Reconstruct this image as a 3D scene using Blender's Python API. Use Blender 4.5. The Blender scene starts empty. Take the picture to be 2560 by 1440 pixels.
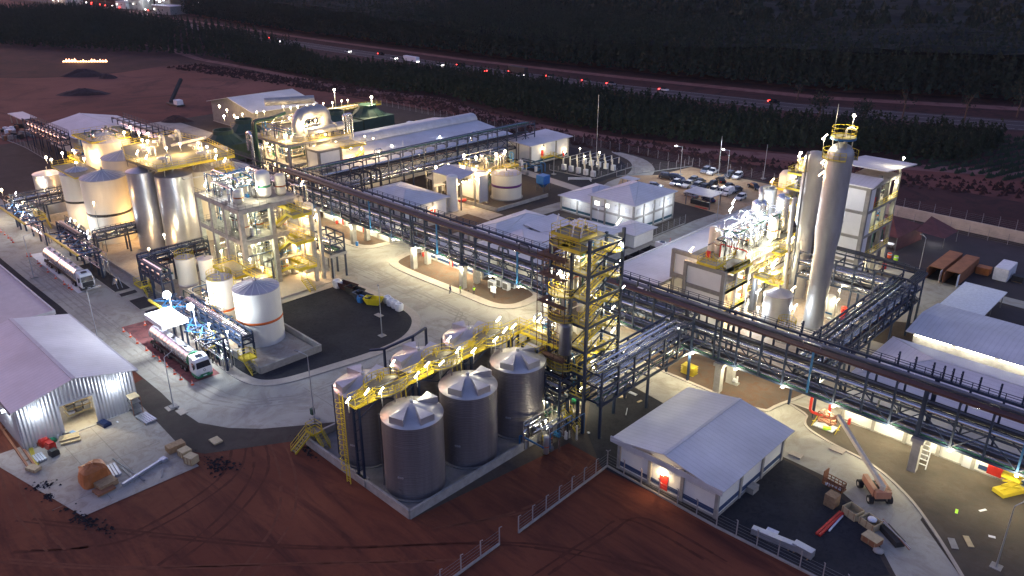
import bpy, math, random
from mathutils import Vector, Matrix

# ---------------------------------------------------------------- camera, sky, sun, exposure
# World axes follow the plant's own grid (x along the main pipe rack, y across it), metres.
scene = bpy.context.scene
COL = scene.collection
rnd = random.Random(11)
cam = bpy.data.objects.new('camera', bpy.data.cameras.new('camera'))
COL.objects.link(cam)
cam.data.sensor_width = 36.0
cam.data.lens = 28.0
cam.data.clip_start = 0.5
cam.data.clip_end = 9000
cam.location = (0, 0, 60)
cam.rotation_euler = (math.radians(90 - 23.24), 0, math.radians(44.15))
scene.camera = cam

world = bpy.data.worlds.new('World')
scene.world = world
world.use_nodes = True
wn = world.node_tree
wn.nodes.clear()
sky = wn.nodes.new('ShaderNodeTexSky')
sky.sky_type = 'NISHITA'
sky.sun_disc = False
sky.sun_elevation = math.radians(3.0)
sky.sun_rotation = math.radians(-100)
sky.ozone_density = 2.0
sky.dust_density = 2.0
tint = wn.nodes.new('ShaderNodeMix')
tint.data_type = 'RGBA'
tint.blend_type = 'MULTIPLY'
tint.inputs['Factor'].default_value = 1.0
tint.inputs[7].default_value = (1.5, 1.13, 1.52, 1)
bg = wn.nodes.new('ShaderNodeBackground')
bg.inputs['Strength'].default_value = 0.15
wo = wn.nodes.new('ShaderNodeOutputWorld')
wn.links.new(sky.outputs[0], tint.inputs[6])
wn.links.new(tint.outputs[2], bg.inputs[0])
wn.links.new(bg.outputs[0], wo.inputs[0])

sl = bpy.data.lights.new('sun', 'SUN')
sl.energy = 0.12
sl.angle = math.radians(25)
sl.color = (1.0, 0.74, 0.86)
sun = bpy.data.objects.new('sun', sl)
COL.objects.link(sun)
d = Vector((math.cos(math.radians(14)) * math.cos(math.radians(190)), math.cos(math.radians(14)) * math.sin(math.radians(190)), math.sin(math.radians(14))))
sun.rotation_euler = d.to_track_quat('Z', 'Y').to_euler()
sun.location = (0, 0, 200)

scene.view_settings.view_transform = 'Standard'
scene.view_settings.look = 'None'
scene.view_settings.gamma = 1
scene.view_settings.use_curve_mapping = False
scene.view_settings.exposure = 1.4
scene.render.engine = 'CYCLES'
scene.cycles.max_bounces = 4
scene.cycles.diffuse_bounces = 2
scene.cycles.glossy_bounces = 2
scene.cycles.transmission_bounces = 2
scene.cycles.use_light_tree = True
scene.cycles.sample_clamp_indirect = 3
scene.cycles.sample_clamp_direct = 0
scene.cycles.use_denoising = True
scene.cycles.caustics_reflective = False
scene.cycles.caustics_refractive = False

# ---------------------------------------------------------------- materials
M = {}
def mat(name, col, rough=0.7, metal=0.0, var=0.12, scale=0.6, bump=0.0, bscale=6.0, col2=None, wave=None, detail=5, spec=0.4, stretch=(1, 1, 1)):
    m = bpy.data.materials.new(name)
    m.use_nodes = True
    nt = m.node_tree
    p = nt.nodes['Principled BSDF']
    p.inputs['Roughness'].default_value = rough
    p.inputs['Metallic'].default_value = metal
    p.inputs['Specular IOR Level'].default_value = spec
    geo = nt.nodes.new('ShaderNodeNewGeometry')
    mp = nt.nodes.new('ShaderNodeMapping')
    mp.inputs['Scale'].default_value = stretch
    nt.links.new(geo.outputs['Position'], mp.inputs[0])
    nz = nt.nodes.new('ShaderNodeTexNoise')
    nz.inputs['Scale'].default_value = scale
    nz.inputs['Detail'].default_value = detail
    nz.inputs['Roughness'].default_value = 0.62
    nt.links.new(mp.outputs[0], nz.inputs['Vector'])
    rp = nt.nodes.new('ShaderNodeValToRGB')
    rp.color_ramp.elements[0].position = 0.3
    rp.color_ramp.elements[1].position = 0.7
    c2 = col2 if col2 else tuple(min(1, c * (1 + var)) for c in col)
    c1 = col if col2 else tuple(c * (1 - var) for c in col)
    rp.color_ramp.elements[0].color = (*c1, 1)
    rp.color_ramp.elements[1].color = (*c2, 1)
    nt.links.new(nz.outputs[0], rp.inputs[0])
    nt.links.new(rp.outputs[0], p.inputs['Base Color'])
    if wave or bump:
        bp = nt.nodes.new('ShaderNodeBump')
        nt.links.new(bp.outputs[0], p.inputs['Normal'])
        if wave:
            wv = nt.nodes.new('ShaderNodeTexWave')
            wv.bands_direction = wave[0]
            wv.wave_profile = 'SIN'
            wv.inputs['Scale'].default_value = wave[1]
            nt.links.new(geo.outputs['Position'], wv.inputs['Vector'])
            nt.links.new(wv.outputs['Fac'], bp.inputs['Height'])
            bp.inputs['Strength'].default_value = wave[2]
            w2 = nt.nodes.new('ShaderNodeTexWave')
            w2.bands_direction = wave[0]
            w2.inputs['Scale'].default_value = wave[3] if len(wave) > 3 else 0.42
            w2.inputs['Distortion'].default_value = 0.15
            nt.links.new(geo.outputs['Position'], w2.inputs['Vector'])
            r2 = nt.nodes.new('ShaderNodeValToRGB')
            r2.color_ramp.elements[0].color = (0.9, 0.9, 0.9, 1)
            r2.color_ramp.elements[1].position = 0.18
            nt.links.new(w2.outputs['Fac'], r2.inputs[0])
            mm = nt.nodes.new('ShaderNodeMix')
            mm.data_type = 'RGBA'
            mm.blend_type = 'MULTIPLY'
            mm.inputs['Factor'].default_value = 1
            nt.links.new(rp.outputs[0], mm.inputs[6])
            nt.links.new(r2.outputs[0], mm.inputs[7])
            nt.links.new(mm.outputs[2], p.inputs['Base Color'])
            bp.inputs['Distance'].default_value = 0.06
        else:
            n2 = nt.nodes.new('ShaderNodeTexNoise')
            n2.inputs['Scale'].default_value = bscale
            n2.inputs['Detail'].default_value = 3
            nt.links.new(geo.outputs['Position'], n2.inputs['Vector'])
            nt.links.new(n2.outputs[0], bp.inputs['Height'])
            bp.inputs['Strength'].default_value = bump
            bp.inputs['Distance'].default_value = 0.1
    M[name] = m
    return m

def emat(name, col, strength, sample=False):
    m = bpy.data.materials.new(name)
    m.use_nodes = True
    p = m.node_tree.nodes['Principled BSDF']
    p.inputs['Base Color'].default_value = (*col, 1)
    p.inputs['Emission Color'].default_value = (*col, 1)
    p.inputs['Emission Strength'].default_value = strength
    if not sample:
        m.cycles.emission_sampling = 'NONE'
    M[name] = m
    return m

def soil(name, a, b, c, s1, s2, bump=0.4, streak=False):
    """ground made of two soils with a third colour in streaks"""
    m = mat(name, a, rough=0.95, col2=b, scale=s1, bump=bump, bscale=1.2, spec=0.1)
    nt = m.node_tree
    p = nt.nodes['Principled BSDF']
    rp = [n for n in nt.nodes if n.type == 'VALTORGB'][0]
    mp = [n for n in nt.nodes if n.type == 'MAPPING'][0]
    n3 = nt.nodes.new('ShaderNodeTexNoise')
    n3.inputs['Scale'].default_value = s2
    n3.inputs['Detail'].default_value = 8
    n3.inputs['Roughness'].default_value = 0.7
    n3.inputs['Distortion'].default_value = 1.6
    m2 = nt.nodes.new('ShaderNodeMapping')
    m2.inputs['Rotation'].default_value = (0, 0, math.radians(-38))
    m2.inputs['Scale'].default_value = (0.16, 1, 1) if streak else (1, 1, 1)
    if streak: n3.inputs['Distortion'].default_value = 0.5
    nt.links.new(mp.outputs[0], m2.inputs[0])
    mx = nt.nodes.new('ShaderNodeMix')
    mx.data_type = 'RGBA'
    r3 = nt.nodes.new('ShaderNodeValToRGB')
    r3.color_ramp.elements[0].position = 0.46
    r3.color_ramp.elements[1].position = 0.66
    nt.links.new(m2.outputs[0], n3.inputs['Vector'])
    nt.links.new(n3.outputs[0], r3.inputs[0])
    nt.links.new(r3.outputs[0], mx.inputs['Factor'])
    nt.links.new(rp.outputs[0], mx.inputs[6])
    mx.inputs[7].default_value = (*c, 1)
    nt.links.new(mx.outputs[2], p.inputs['Base Color'])
    return m

soil('red_soil', (0.118, 0.037, 0.024), (0.19, 0.066, 0.037), (0.075, 0.027, 0.021), 0.06, 0.35, 0.8, True)
soil('field_soil', (0.13, 0.045, 0.036), (0.21, 0.085, 0.068), (0.08, 0.034, 0.034), 0.012, 0.035)
soil('dry_grass', (0.045, 0.022, 0.023), (0.08, 0.036, 0.034), (0.03, 0.02, 0.02), 0.03, 0.09)
soil('gravel_dark', (0.030, 0.031, 0.037), (0.045, 0.045, 0.052), (0.024, 0.025, 0.03), 0.25, 1.1)
soil('gravel_brown', (0.095, 0.075, 0.06), (0.14, 0.10, 0.078), (0.13, 0.07, 0.045), 0.3, 0.5)
soil('gravel_olive', (0.055, 0.048, 0.042), (0.085, 0.07, 0.06), (0.065, 0.05, 0.045), 0.2, 0.6)
soil('road_concrete', (0.36, 0.34, 0.295), (0.45, 0.425, 0.37), (0.30, 0.27, 0.225), 0.12, 0.2, 0.15)
soil('gravel_mid', (0.075, 0.066, 0.056), (0.11, 0.092, 0.075), (0.09, 0.07, 0.055), 0.4, 0.9)
soil('pad_concrete', (0.36, 0.32, 0.28), (0.42, 0.38, 0.33), (0.30, 0.25, 0.21), 0.3, 0.5, 0.1)
soil('parking_soil', (0.42, 0.29, 0.17), (0.50, 0.36, 0.22), (0.36, 0.22, 0.12), 0.1, 0.3, 0.3)
soil('red_paint', (0.27, 0.10, 0.10), (0.32, 0.14, 0.13), (0.12, 0.07, 0.07), 0.4, 0.5, 0.1)
soil('track_dirt', (0.19, 0.095, 0.088), (0.26, 0.14, 0.125), (0.14, 0.06, 0.056), 0.03, 0.12)
mat('kerb', (0.38, 0.35, 0.31), var=0.1, scale=1.5)
mat('sidewalk', (0.44, 0.38, 0.32), var=0.12, scale=0.8, rough=0.9)
mat('asphalt', (0.042, 0.034, 0.038), var=0.2, scale=0.2, rough=0.9)
mat('concrete', (0.32, 0.305, 0.285), var=0.22, scale=0.9, rough=0.85, bump=0.15)
mat('concrete_dark', (0.22, 0.21, 0.20), var=0.2, scale=0.8, rough=0.9, bump=0.2)
mat('wall_white', (0.74, 0.74, 0.72), var=0.06, scale=0.7, rough=0.7)
mat('wall_panel', (0.62, 0.62, 0.64), var=0.05, scale=0.5, rough=0.6)
mat('wall_lit', (0.78, 0.77, 0.73), var=0.05, scale=0.7, rough=0.7)
mat('roof_x', (0.62, 0.61, 0.64), rough=0.66, var=0.14, scale=0.14, wave=('X', 1.6, 0.35), spec=0.4)
mat('roof_y', (0.62, 0.61, 0.64), rough=0.66, var=0.14, scale=0.14, wave=('Y', 1.6, 0.35), spec=0.4)
mat('roof_trim', (0.52, 0.52, 0.54), rough=0.5)
mat('cladding', (0.50, 0.51, 0.55), rough=0.42, metal=0.45, var=0.06, scale=0.4)
mat('trim_dark', (0.10, 0.10, 0.11), rough=0.6)
mat('stripe_teal', (0.035, 0.10, 0.14), rough=0.6, var=0.05)
mat('stripe_navy', (0.03, 0.06, 0.15), rough=0.6, var=0.05)
mat('door_red', (0.55, 0.03, 0.025), rough=0.5, var=0.08)
mat('steel_navy', (0.012, 0.025, 0.06), rough=0.5, var=0.3, scale=0.5)
mat('steel_blue', (0.02, 0.13, 0.30), rough=0.5, var=0.2)
mat('steel_black', (0.022, 0.024, 0.03), rough=0.55, var=0.2)
mat('steel_grey', (0.22, 0.22, 0.23), rough=0.45, metal=0.5, var=0.2)
mat('scaffold_rust', (0.10, 0.055, 0.04), rough=0.8, var=0.3, scale=2)
mat('maroon', (0.05, 0.015, 0.018), rough=0.6, var=0.15)
mat('pipe_silver', (0.70, 0.71, 0.74), rough=0.26, metal=0.95, var=0.08, scale=0.8)
mat('pipe_grey', (0.17, 0.18, 0.21), rough=0.4, metal=0.7, var=0.15)
mat('pipe_black', (0.03, 0.032, 0.04), rough=0.45, var=0.2)
mat('pipe_red', (0.45, 0.03, 0.02), rough=0.45)
mat('pipe_green', (0.02, 0.10, 0.075), rough=0.45)
mat('yellow', (0.60, 0.46, 0.035), rough=0.5, var=0.08)
mat('yellow_deck', (0.24, 0.215, 0.13), rough=0.7, var=0.15, scale=2)
mat('grating', (0.20, 0.18, 0.13), rough=0.7, metal=0.2, var=0.25, scale=3)
mat('tank_cream', (0.72, 0.66, 0.54), rough=0.45, var=0.09, scale=0.3, stretch=(1, 1, 0.15))
mat('tank_white', (0.72, 0.70, 0.65), rough=0.4, var=0.09, scale=0.4, stretch=(1, 1, 0.15))
mat('tank_roof', (0.50, 0.46, 0.47), rough=0.6, var=0.08)
mat('silo_grey', (0.205, 0.19, 0.205), rough=0.45, metal=0.5, var=0.22, scale=0.5, wave=('Z', 1.3, 0.5, 0.55), stretch=(1.6, 1.6, 0.12))
mat('silo_roof', (0.42, 0.41, 0.44), rough=0.38, metal=0.5, var=0.14, scale=0.5)
mat('stainless', (0.62, 0.62, 0.66), rough=0.33, metal=0.85, var=0.10, scale=0.5, bump=0.25, bscale=1.2)
mat('insulation', (0.36, 0.36, 0.37), rough=0.48, metal=0.45, var=0.16, scale=0.6, stretch=(1, 1, 0.3))
mat('band_black', (0.02, 0.02, 0.02), rough=0.5)
mat('band_orange', (0.60, 0.12, 0.02), rough=0.5)
mat('band_brown', (0.30, 0.09, 0.02), rough=0.5)
mat('band_green', (0.04, 0.22, 0.12), rough=0.5)
mat('band_purple', (0.12, 0.02, 0.14), rough=0.5)
mat('band_maroon', (0.14, 0.02, 0.05), rough=0.5)
mat('cooler_green', (0.035, 0.07, 0.05), rough=0.7, var=0.2)
mat('tyre', (0.02, 0.02, 0.022), rough=0.85)
mat('rim', (0.5, 0.5, 0.52), rough=0.35, metal=0.8)
mat('glass_dark', (0.02, 0.025, 0.035), rough=0.08, spec=0.8)
mat('car_white', (0.78, 0.78, 0.78), rough=0.22, var=0.02)
mat('car_silver', (0.48, 0.50, 0.54), rough=0.25, metal=0.6, var=0.04)
mat('car_grey', (0.13, 0.14, 0.16), rough=0.22, metal=0.5, var=0.04)
mat('car_black', (0.012, 0.013, 0.017), rough=0.15, var=0.04)
mat('car_blue', (0.01, 0.02, 0.07), rough=0.15, var=0.04)
mat('chassis', (0.03, 0.03, 0.032), rough=0.7)
mat('truck_green', (0.02, 0.20, 0.09), rough=0.35)
mat('truck_green_dark', (0.015, 0.06, 0.04), rough=0.4)
mat('wood', (0.34, 0.22, 0.12), rough=0.85, var=0.25, scale=3)
mat('plywood', (0.50, 0.40, 0.24), rough=0.8, var=0.15, scale=2)
mat('rust_brown', (0.28, 0.12, 0.06), rough=0.8, var=0.2)
mat('tarp_orange', (0.42, 0.14, 0.04), rough=0.6, var=0.2, scale=1.5)
mat('tarp_maroon', (0.12, 0.04, 0.04), rough=0.8, var=0.25, scale=0.6)
mat('lift_orange', (0.48, 0.22, 0.13), rough=0.5, var=0.1)
mat('lift_cream', (0.62, 0.56, 0.44), rough=0.5, var=0.1)
mat('cone_orange', (0.80, 0.13, 0.05), rough=0.6)
mat('hi_vis', (0.50, 0.90, 0.05), rough=0.6)
mat('cloth_navy', (0.03, 0.03, 0.08), rough=0.85)
mat('cloth_dark', (0.04, 0.04, 0.045), rough=0.85)
mat('skin', (0.30, 0.16, 0.10), rough=0.6)
mat('hair', (0.02, 0.015, 0.01), rough=0.7)
mat('plastic_blue', (0.03, 0.16, 0.45), rough=0.4)
mat('plastic_white', (0.75, 0.76, 0.80), rough=0.5, var=0.12, scale=2)
mat('skip_yellow', (0.75, 0.60, 0.02), rough=0.5)
mat('galvanised', (0.55, 0.57, 0.62), rough=0.35, metal=0.7, var=0.1)
mat('fence_post', (0.30, 0.275, 0.28), rough=0.8)
mat('bark', (0.10, 0.07, 0.055), rough=0.95)
mat('leaf_dark', (0.018, 0.030, 0.022), rough=0.9, col2=(0.035, 0.052, 0.036), scale=0.12, spec=0.1)
mat('leaf_mid', (0.020, 0.032, 0.022), rough=0.9, col2=(0.036, 0.050, 0.033), scale=0.15, spec=0.1)
mat('canopy_far', (0.010, 0.015, 0.014), rough=0.95, col2=(0.022, 0.030, 0.028), scale=0.05, bump=1.0, bscale=0.3, spec=0.05)
mat('track_wall', (0.50, 0.42, 0.36), rough=0.9, var=0.15)
mat('rut_soil', (0.145, 0.054, 0.034), rough=0.95, var=0.2, scale=0.8, spec=0.1)
mat('rut_dark', (0.09, 0.031, 0.021), rough=0.95, var=0.2, scale=0.8, spec=0.1)
mat('joint', (0.2, 0.18, 0.155), rough=0.9, var=0.1)
mat('tyre_mark', (0.30, 0.28, 0.245), rough=0.85, var=0.12, scale=0.7)
mat('white_line', (0.30, 0.28, 0.30), rough=0.7)
mat('mound_earth', (0.055, 0.032, 0.034), rough=1.0, var=0.3)
mat('soot', (0.02, 0.016, 0.02), rough=1.0, var=0.3)
emat('lamp_warm', (1.0, 0.80, 0.50), 14)
emat('lamp_neutral', (1.0, 0.93, 0.72), 14)
emat('lamp_cool', (0.86, 0.95, 1.0), 16)
emat('tail_red', (1.0, 0.04, 0.03), 7)
emat('head_white', (1.0, 0.95, 0.9), 7)
emat('window_lit', (1.0, 0.96, 0.86), 2.2)
emat('flame', (1.0, 0.42, 0.20), 4.0)

# ---------------------------------------------------------------- mesh builder
class MB:
    def __init__(s):
        s.v = []; s.f = []; s.sm = []
    def add(s, vs, fs, smooth=False):
        b = len(s.v)
        s.v.extend([tuple(v) for v in vs])
        s.f.extend([tuple(b + i for i in f) for f in fs])
        s.sm.extend([smooth] * len(fs))
        return s
    def box(s, x0, y0, z0, x1, y1, z1):
        if x0 > x1: x0, x1 = x1, x0
        if y0 > y1: y0, y1 = y1, y0
        vs = [(x0, y0, z0), (x1, y0, z0), (x1, y1, z0), (x0, y1, z0), (x0, y0, z1), (x1, y0, z1), (x1, y1, z1), (x0, y1, z1)]
        return s.add(vs, [(0, 3, 2, 1), (4, 5, 6, 7), (0, 1, 5, 4), (1, 2, 6, 5), (2, 3, 7, 6), (3, 0, 4, 7)])
    def cbox(s, cx, cy, z0, lx, ly, h, rz=0.0):
        c, n = math.cos(rz), math.sin(rz)
        vs = []
        for z in (z0, z0 + h):
            for a, b in ((-1, -1), (1, -1), (1, 1), (-1, 1)):
                x, y = a * lx / 2, b * ly / 2
                vs.append((cx + x * c - y * n, cy + x * n + y * c, z))
        return s.add(vs, [(0, 3, 2, 1), (4, 5, 6, 7), (0, 1, 5, 4), (1, 2, 6, 5), (2, 3, 7, 6), (3, 0, 4, 7)])
    def frame(s, p, q):
        d = (Vector(q) - Vector(p))
        L = d.length
        d.normalize()
        up = Vector((0, 0, 1)) if abs(d.z) < 0.95 else Vector((1, 0, 0))
        a = d.cross(up).normalized()
        b = a.cross(d).normalized()
        return Vector(p), Vector(q), a, b
    def beam(s, p, q, w, h=None):
        h = h or w
        P, Q, a, b = s.frame(p, q)
        vs = []
        for o in (P, Q):
            for i, j in ((-1, -1), (1, -1), (1, 1), (-1, 1)):
                vs.append(o + a * (i * w / 2) + b * (j * h / 2))
        return s.add(vs, [(0, 1, 2, 3), (7, 6, 5, 4), (4, 5, 1, 0), (5, 6, 2, 1), (6, 7, 3, 2), (7, 4, 0, 3)])
    def tube(s, p, q, r, n=8, r2=None, caps=True):
        r2 = r if r2 is None else r2
        P, Q, a, b = s.frame(p, q)
        vs = []
        for o, rr in ((P, r), (Q, r2)):
            for i in range(n):
                t = 2 * math.pi * i / n
                vs.append(o + a * (math.cos(t) * rr) + b * (math.sin(t) * rr))
        s.add(vs, [(i, (i + 1) % n, n + (i + 1) % n, n + i) for i in range(n)], n > 5)
        if caps:
            s.add(vs, [tuple(range(n - 1, -1, -1)), tuple(range(n, 2 * n))])
        return s
    def path(s, pts, r, n=8):
        """a pipe swept through points, its bends rounded"""
        P = [Vector(p) for p in pts]
        out = [P[0]]
        for i in range(1, len(P) - 1):
            a, b, c = P[i - 1], P[i], P[i + 1]
            k = min(r * 2.6, (a - b).length * 0.45, (c - b).length * 0.45)
            u = b + (a - b).normalized() * k
            w = b + (c - b).normalized() * k
            for t in (0, 0.33, 0.67, 1):
                out.append(u * (1 - t) ** 2 + b * 2 * t * (1 - t) + w * t * t)
        out.append(P[-1])
        rings = []
        prev = None
        for i, o in enumerate(out):
            d = ((out[min(i + 1, len(out) - 1)] - out[max(i - 1, 0)])).normalized()
            if prev is None:
                up = Vector((0, 0, 1)) if abs(d.z) < 0.9 else Vector((1, 0, 0))
                a = d.cross(up).normalized()
            else:
                a = (prev - d * prev.dot(d)).normalized()
            prev = a
            b = a.cross(d)
            rings.append([o + a * (math.cos(2 * math.pi * j / n) * r) + b * (math.sin(2 * math.pi * j / n) * r) for j in range(n)])
        vs = [v for g in rings for v in g]
        fs = [(k * n + j, k * n + (j + 1) % n, (k + 1) * n + (j + 1) % n, (k + 1) * n + j) for k in range(len(rings) - 1) for j in range(n)]
        s.add(vs, fs, True)
        m = (len(rings) - 1) * n
        return s.add(vs, [tuple(range(n - 1, -1, -1)), tuple(m + j for j in range(n))])
    def lathe(s, cx, cy, prof, n=32, smooth=True):
        vs = []
        for r, z in prof:
            for i in range(n):
                t = 2 * math.pi * i / n
                vs.append((cx + r * math.cos(t), cy + r * math.sin(t), z))
        fs = []
        for k in range(len(prof) - 1):
            for i in range(n):
                j = (i + 1) % n
                fs.append((k * n + i, k * n + j, (k + 1) * n + j, (k + 1) * n + i))
        s.add(vs, fs, smooth)
        return s
    def prism(s, poly, z0, z1):
        a = sum(poly[i][0] * poly[(i + 1) % len(poly)][1] - poly[(i + 1) % len(poly)][0] * poly[i][1] for i in range(len(poly)))
        if a < 0: poly = poly[::-1]
        n = len(poly)
        vs = [(x, y, z0) for x, y in poly] + [(x, y, z1) for x, y in poly]
        return s.add(vs, [tuple(range(n - 1, -1, -1)), tuple(range(n, 2 * n))] + [(i, (i + 1) % n, n + (i + 1) % n, n + i) for i in range(n)])
    def sheet(s, poly, z):
        a = sum(poly[i][0] * poly[(i + 1) % len(poly)][1] - poly[(i + 1) % len(poly)][0] * poly[i][1] for i in range(len(poly)))
        if a < 0: poly = poly[::-1]
        return s.add([(x, y, z) for x, y in poly], [tuple(range(len(poly)))])
    def quad(s, a, b, c, d, t=0.0):
        if not t:
            return s.add([a, b, c, d], [(0, 1, 2, 3)])
        n = (Vector(b) - Vector(a)).cross(Vector(d) - Vector(a)).normalized() * t
        vs = [Vector(p) for p in (a, b, c, d)]
        vs = vs + [v - n for v in vs]
        return s.add(vs, [(0, 1, 2, 3), (7, 6, 5, 4), (4, 5, 1, 0), (5, 6, 2, 1), (6, 7, 3, 2), (7, 4, 0, 3)])
    def ball(s, c, r, n=8, sz=1.0):
        m = max(3, n // 2)
        prof = []
        for k in range(m + 1):
            t = math.pi * k / m
            prof.append((max(0.001, r * math.sin(t)), c[2] - r * sz * math.cos(t)))
        return s.lathe(c[0], c[1], prof, n)
    def build(s, name, m, parent=None):
        off = Vector(parent['_o']) if parent is not None and '_o' in parent else Vector((0, 0, 0))
        me = bpy.data.meshes.new(name)
        me.from_pydata([tuple(Vector(v) - off) for v in s.v], [], s.f)
        me.polygons.foreach_set('use_smooth', s.sm)
        me.materials.append(M[m] if isinstance(m, str) else m)
        me.update()
        o = bpy.data.objects.new(name, me)
        COL.objects.link(o)
        if parent is not None:
            o.parent = parent
            o['_o'] = tuple(off)
        return o

ROOTS = []
def tag(o, label, cat, group=None):
    o['label'] = label
    o['category'] = cat
    if group: o['group'] = group
    return o
def thing(name, label, cat, loc=(0, 0, 0), group=None):
    o = bpy.data.objects.new(name, None)
    COL.objects.link(o)
    o.empty_display_size = 0.5
    o.location = (loc[0], loc[1], loc[2] if len(loc) > 2 else 0)
    o['_o'] = (loc[0], loc[1], loc[2] if len(loc) > 2 else 0)
    return tag(o, label, cat, group)
def setting(name, mb, m, kind='structure'):
    o = mb.build(name, m)
    o['kind'] = kind
    return o
def clone(src, parent, loc, rz=None, name=None):
    """another object on the same mesh, placed in metres in the world"""
    c = src.copy()
    COL.objects.link(c)
    c.parent = parent
    off = Vector(parent.get('_o', (0, 0, 0))) if parent is not None else Vector((0, 0, 0))
    c.location = Vector(loc) - off
    if rz is not None: c.rotation_euler = (0, 0, rz)
    return c
def proto(name, mb, m, parent, loc, rz=0.0):
    """a piece modelled round its own origin and then placed"""
    me = bpy.data.meshes.new(name)
    me.from_pydata([tuple(v) for v in mb.v], [], mb.f)
    me.polygons.foreach_set('use_smooth', mb.sm)
    me.materials.append(M[m])
    o = bpy.data.objects.new(name, me)
    COL.objects.link(o)
    if parent is not None: o.parent = parent
    off = Vector(parent.get('_o', (0, 0, 0))) if parent is not None else Vector((0, 0, 0))
    o.location = Vector(loc) - off
    o.rotation_euler = (0, 0, rz)
    return o
def copy_tree(root, loc, rz, label, group=None):
    r = root.copy()
    COL.objects.link(r)
    r.location = loc
    r.rotation_euler = (0, 0, rz)
    r['label'] = label
    if group: r['group'] = group
    def rec(a, b):
        for ch in list(a.children):
            c = ch.copy()
            COL.objects.link(c)
            c.parent = b
            rec(ch, c)
    rec(root, r)
    return r

def smooth_poly(pts, k=6):
    """closed outline through points, rounded"""
    n = len(pts)
    out = []
    for i in range(n):
        p0, p1, p2, p3 = pts[(i - 1) % n], pts[i], pts[(i + 1) % n], pts[(i + 2) % n]
        for j in range(k):
            t = j / k
            out.append(tuple(0.5 * ((2 * p1[a]) + (-p0[a] + p2[a]) * t + (2 * p0[a] - 5 * p1[a] + 4 * p2[a] - p3[a]) * t * t + (-p0[a] + 3 * p1[a] - 3 * p2[a] + p3[a]) * t ** 3) for a in (0, 1)))
    return out
def offset_poly(poly, d):
    a = sum(poly[i][0] * poly[(i + 1) % len(poly)][1] - poly[(i + 1) % len(poly)][0] * poly[i][1] for i in range(len(poly)))
    sg = 1 if a > 0 else -1
    out = []
    n = len(poly)
    for i in range(n):
        p, q, r = poly[i - 1], poly[i], poly[(i + 1) % n]
        t = Vector((r[0] - p[0], r[1] - p[1]))
        if t.length < 1e-6: continue
        t.normalize()
        out.append((q[0] - t.y * d * sg, q[1] + t.x * d * sg))
    return out

# ---------------------------------------------------------------- lamps
LAMPS = 0
def glow(x, y, z, power, tone='warm', r=0.18, parent=None):
    global LAMPS
    colr = {'warm': (1.0, 0.70, 0.34), 'amber': (1.0, 0.58, 0.22), 'neutral': (1.0, 0.90, 0.58), 'cool': (0.86, 0.94, 1.0), 'green': (0.95, 1.0, 0.66)}[tone]
    l = bpy.data.lights.new('lamp_light', 'POINT')
    l.energy = power * 0.55
    l.color = colr
    l.shadow_soft_size = r
    o = bpy.data.objects.new('lamp_light', l)
    COL.objects.link(o)
    o.location = (x, y, z)
    LAMPS += 1
def bulb_mat(tone):
    return {'warm': 'lamp_warm', 'amber': 'lamp_warm', 'neutral': 'lamp_neutral', 'green': 'lamp_neutral', 'cool': 'lamp_cool'}[tone]
def lamp(parent, x, y, z, base, power=900, tone='warm', kind='globe', size=0.27):
    size *= 0.8
    """pole with a bulb that gives off light; base = height its pole stands on"""
    if z - base > 0.3:
        m = MB().tube((x, y, base), (x, y, z - size * 0.8), 0.05, 5)
        m.build('lamp_pole', 'steel_grey', parent)
    b = MB()
    if kind == 'globe':
        b.ball((x, y, z), size, 8)
    else:
        a = rnd.uniform(0.2, 1.2)
        dx, dy = math.cos(a) * 0.45, math.sin(a) * 0.25
        b.tube((x - dx * 0.8, y - dy * 0.8, z - 0.42), (x + dx * 0.8, y + dy * 0.8, z + 0.42), size * 0.5, 7)
    b.build('lamp_bulb', bulb_mat(tone), parent)
    if power: glow(x + 0.28, y - 0.22, z - size - 0.25, power, tone)

# ---------------------------------------------------------------- pieces of industrial structures
def rail_mb(m, pts, h=1.1, w=0.055, closed=False, step=1.6):
    P = [Vector(p) for p in pts]
    if closed: P.append(P[0])
    for a, b in zip(P[:-1], P[1:]):
        L = (b - a).length
        if L < 0.05: continue
        n = max(1, round(L / step))
        for i in range(n + 1):
            p = a.lerp(b, i / n)
            m.beam(p, p + Vector((0, 0, h)), w)
        for k in (0.1, 0.55, 1.0):
            u = Vector((0, 0, h * k))
            m.beam(a + u, b + u, w * (1.15 if k == 1.0 else 0.8), w * (2.2 if k == 0.1 else 1))
    return m
def railing(parent, pts, m='yellow', h=1.1, closed=False, name='railing', w=0.05):
    return rail_mb(MB(), pts, h, w, closed).build(name, m, parent)
def ring_pts(cx, cy, r, z, a0=0, a1=360, n=18):
    return [(cx + r * math.cos(math.radians(a0 + (a1 - a0) * i / n)), cy + r * math.sin(math.radians(a0 + (a1 - a0) * i / n)), z) for i in range(n + 1)]
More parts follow.
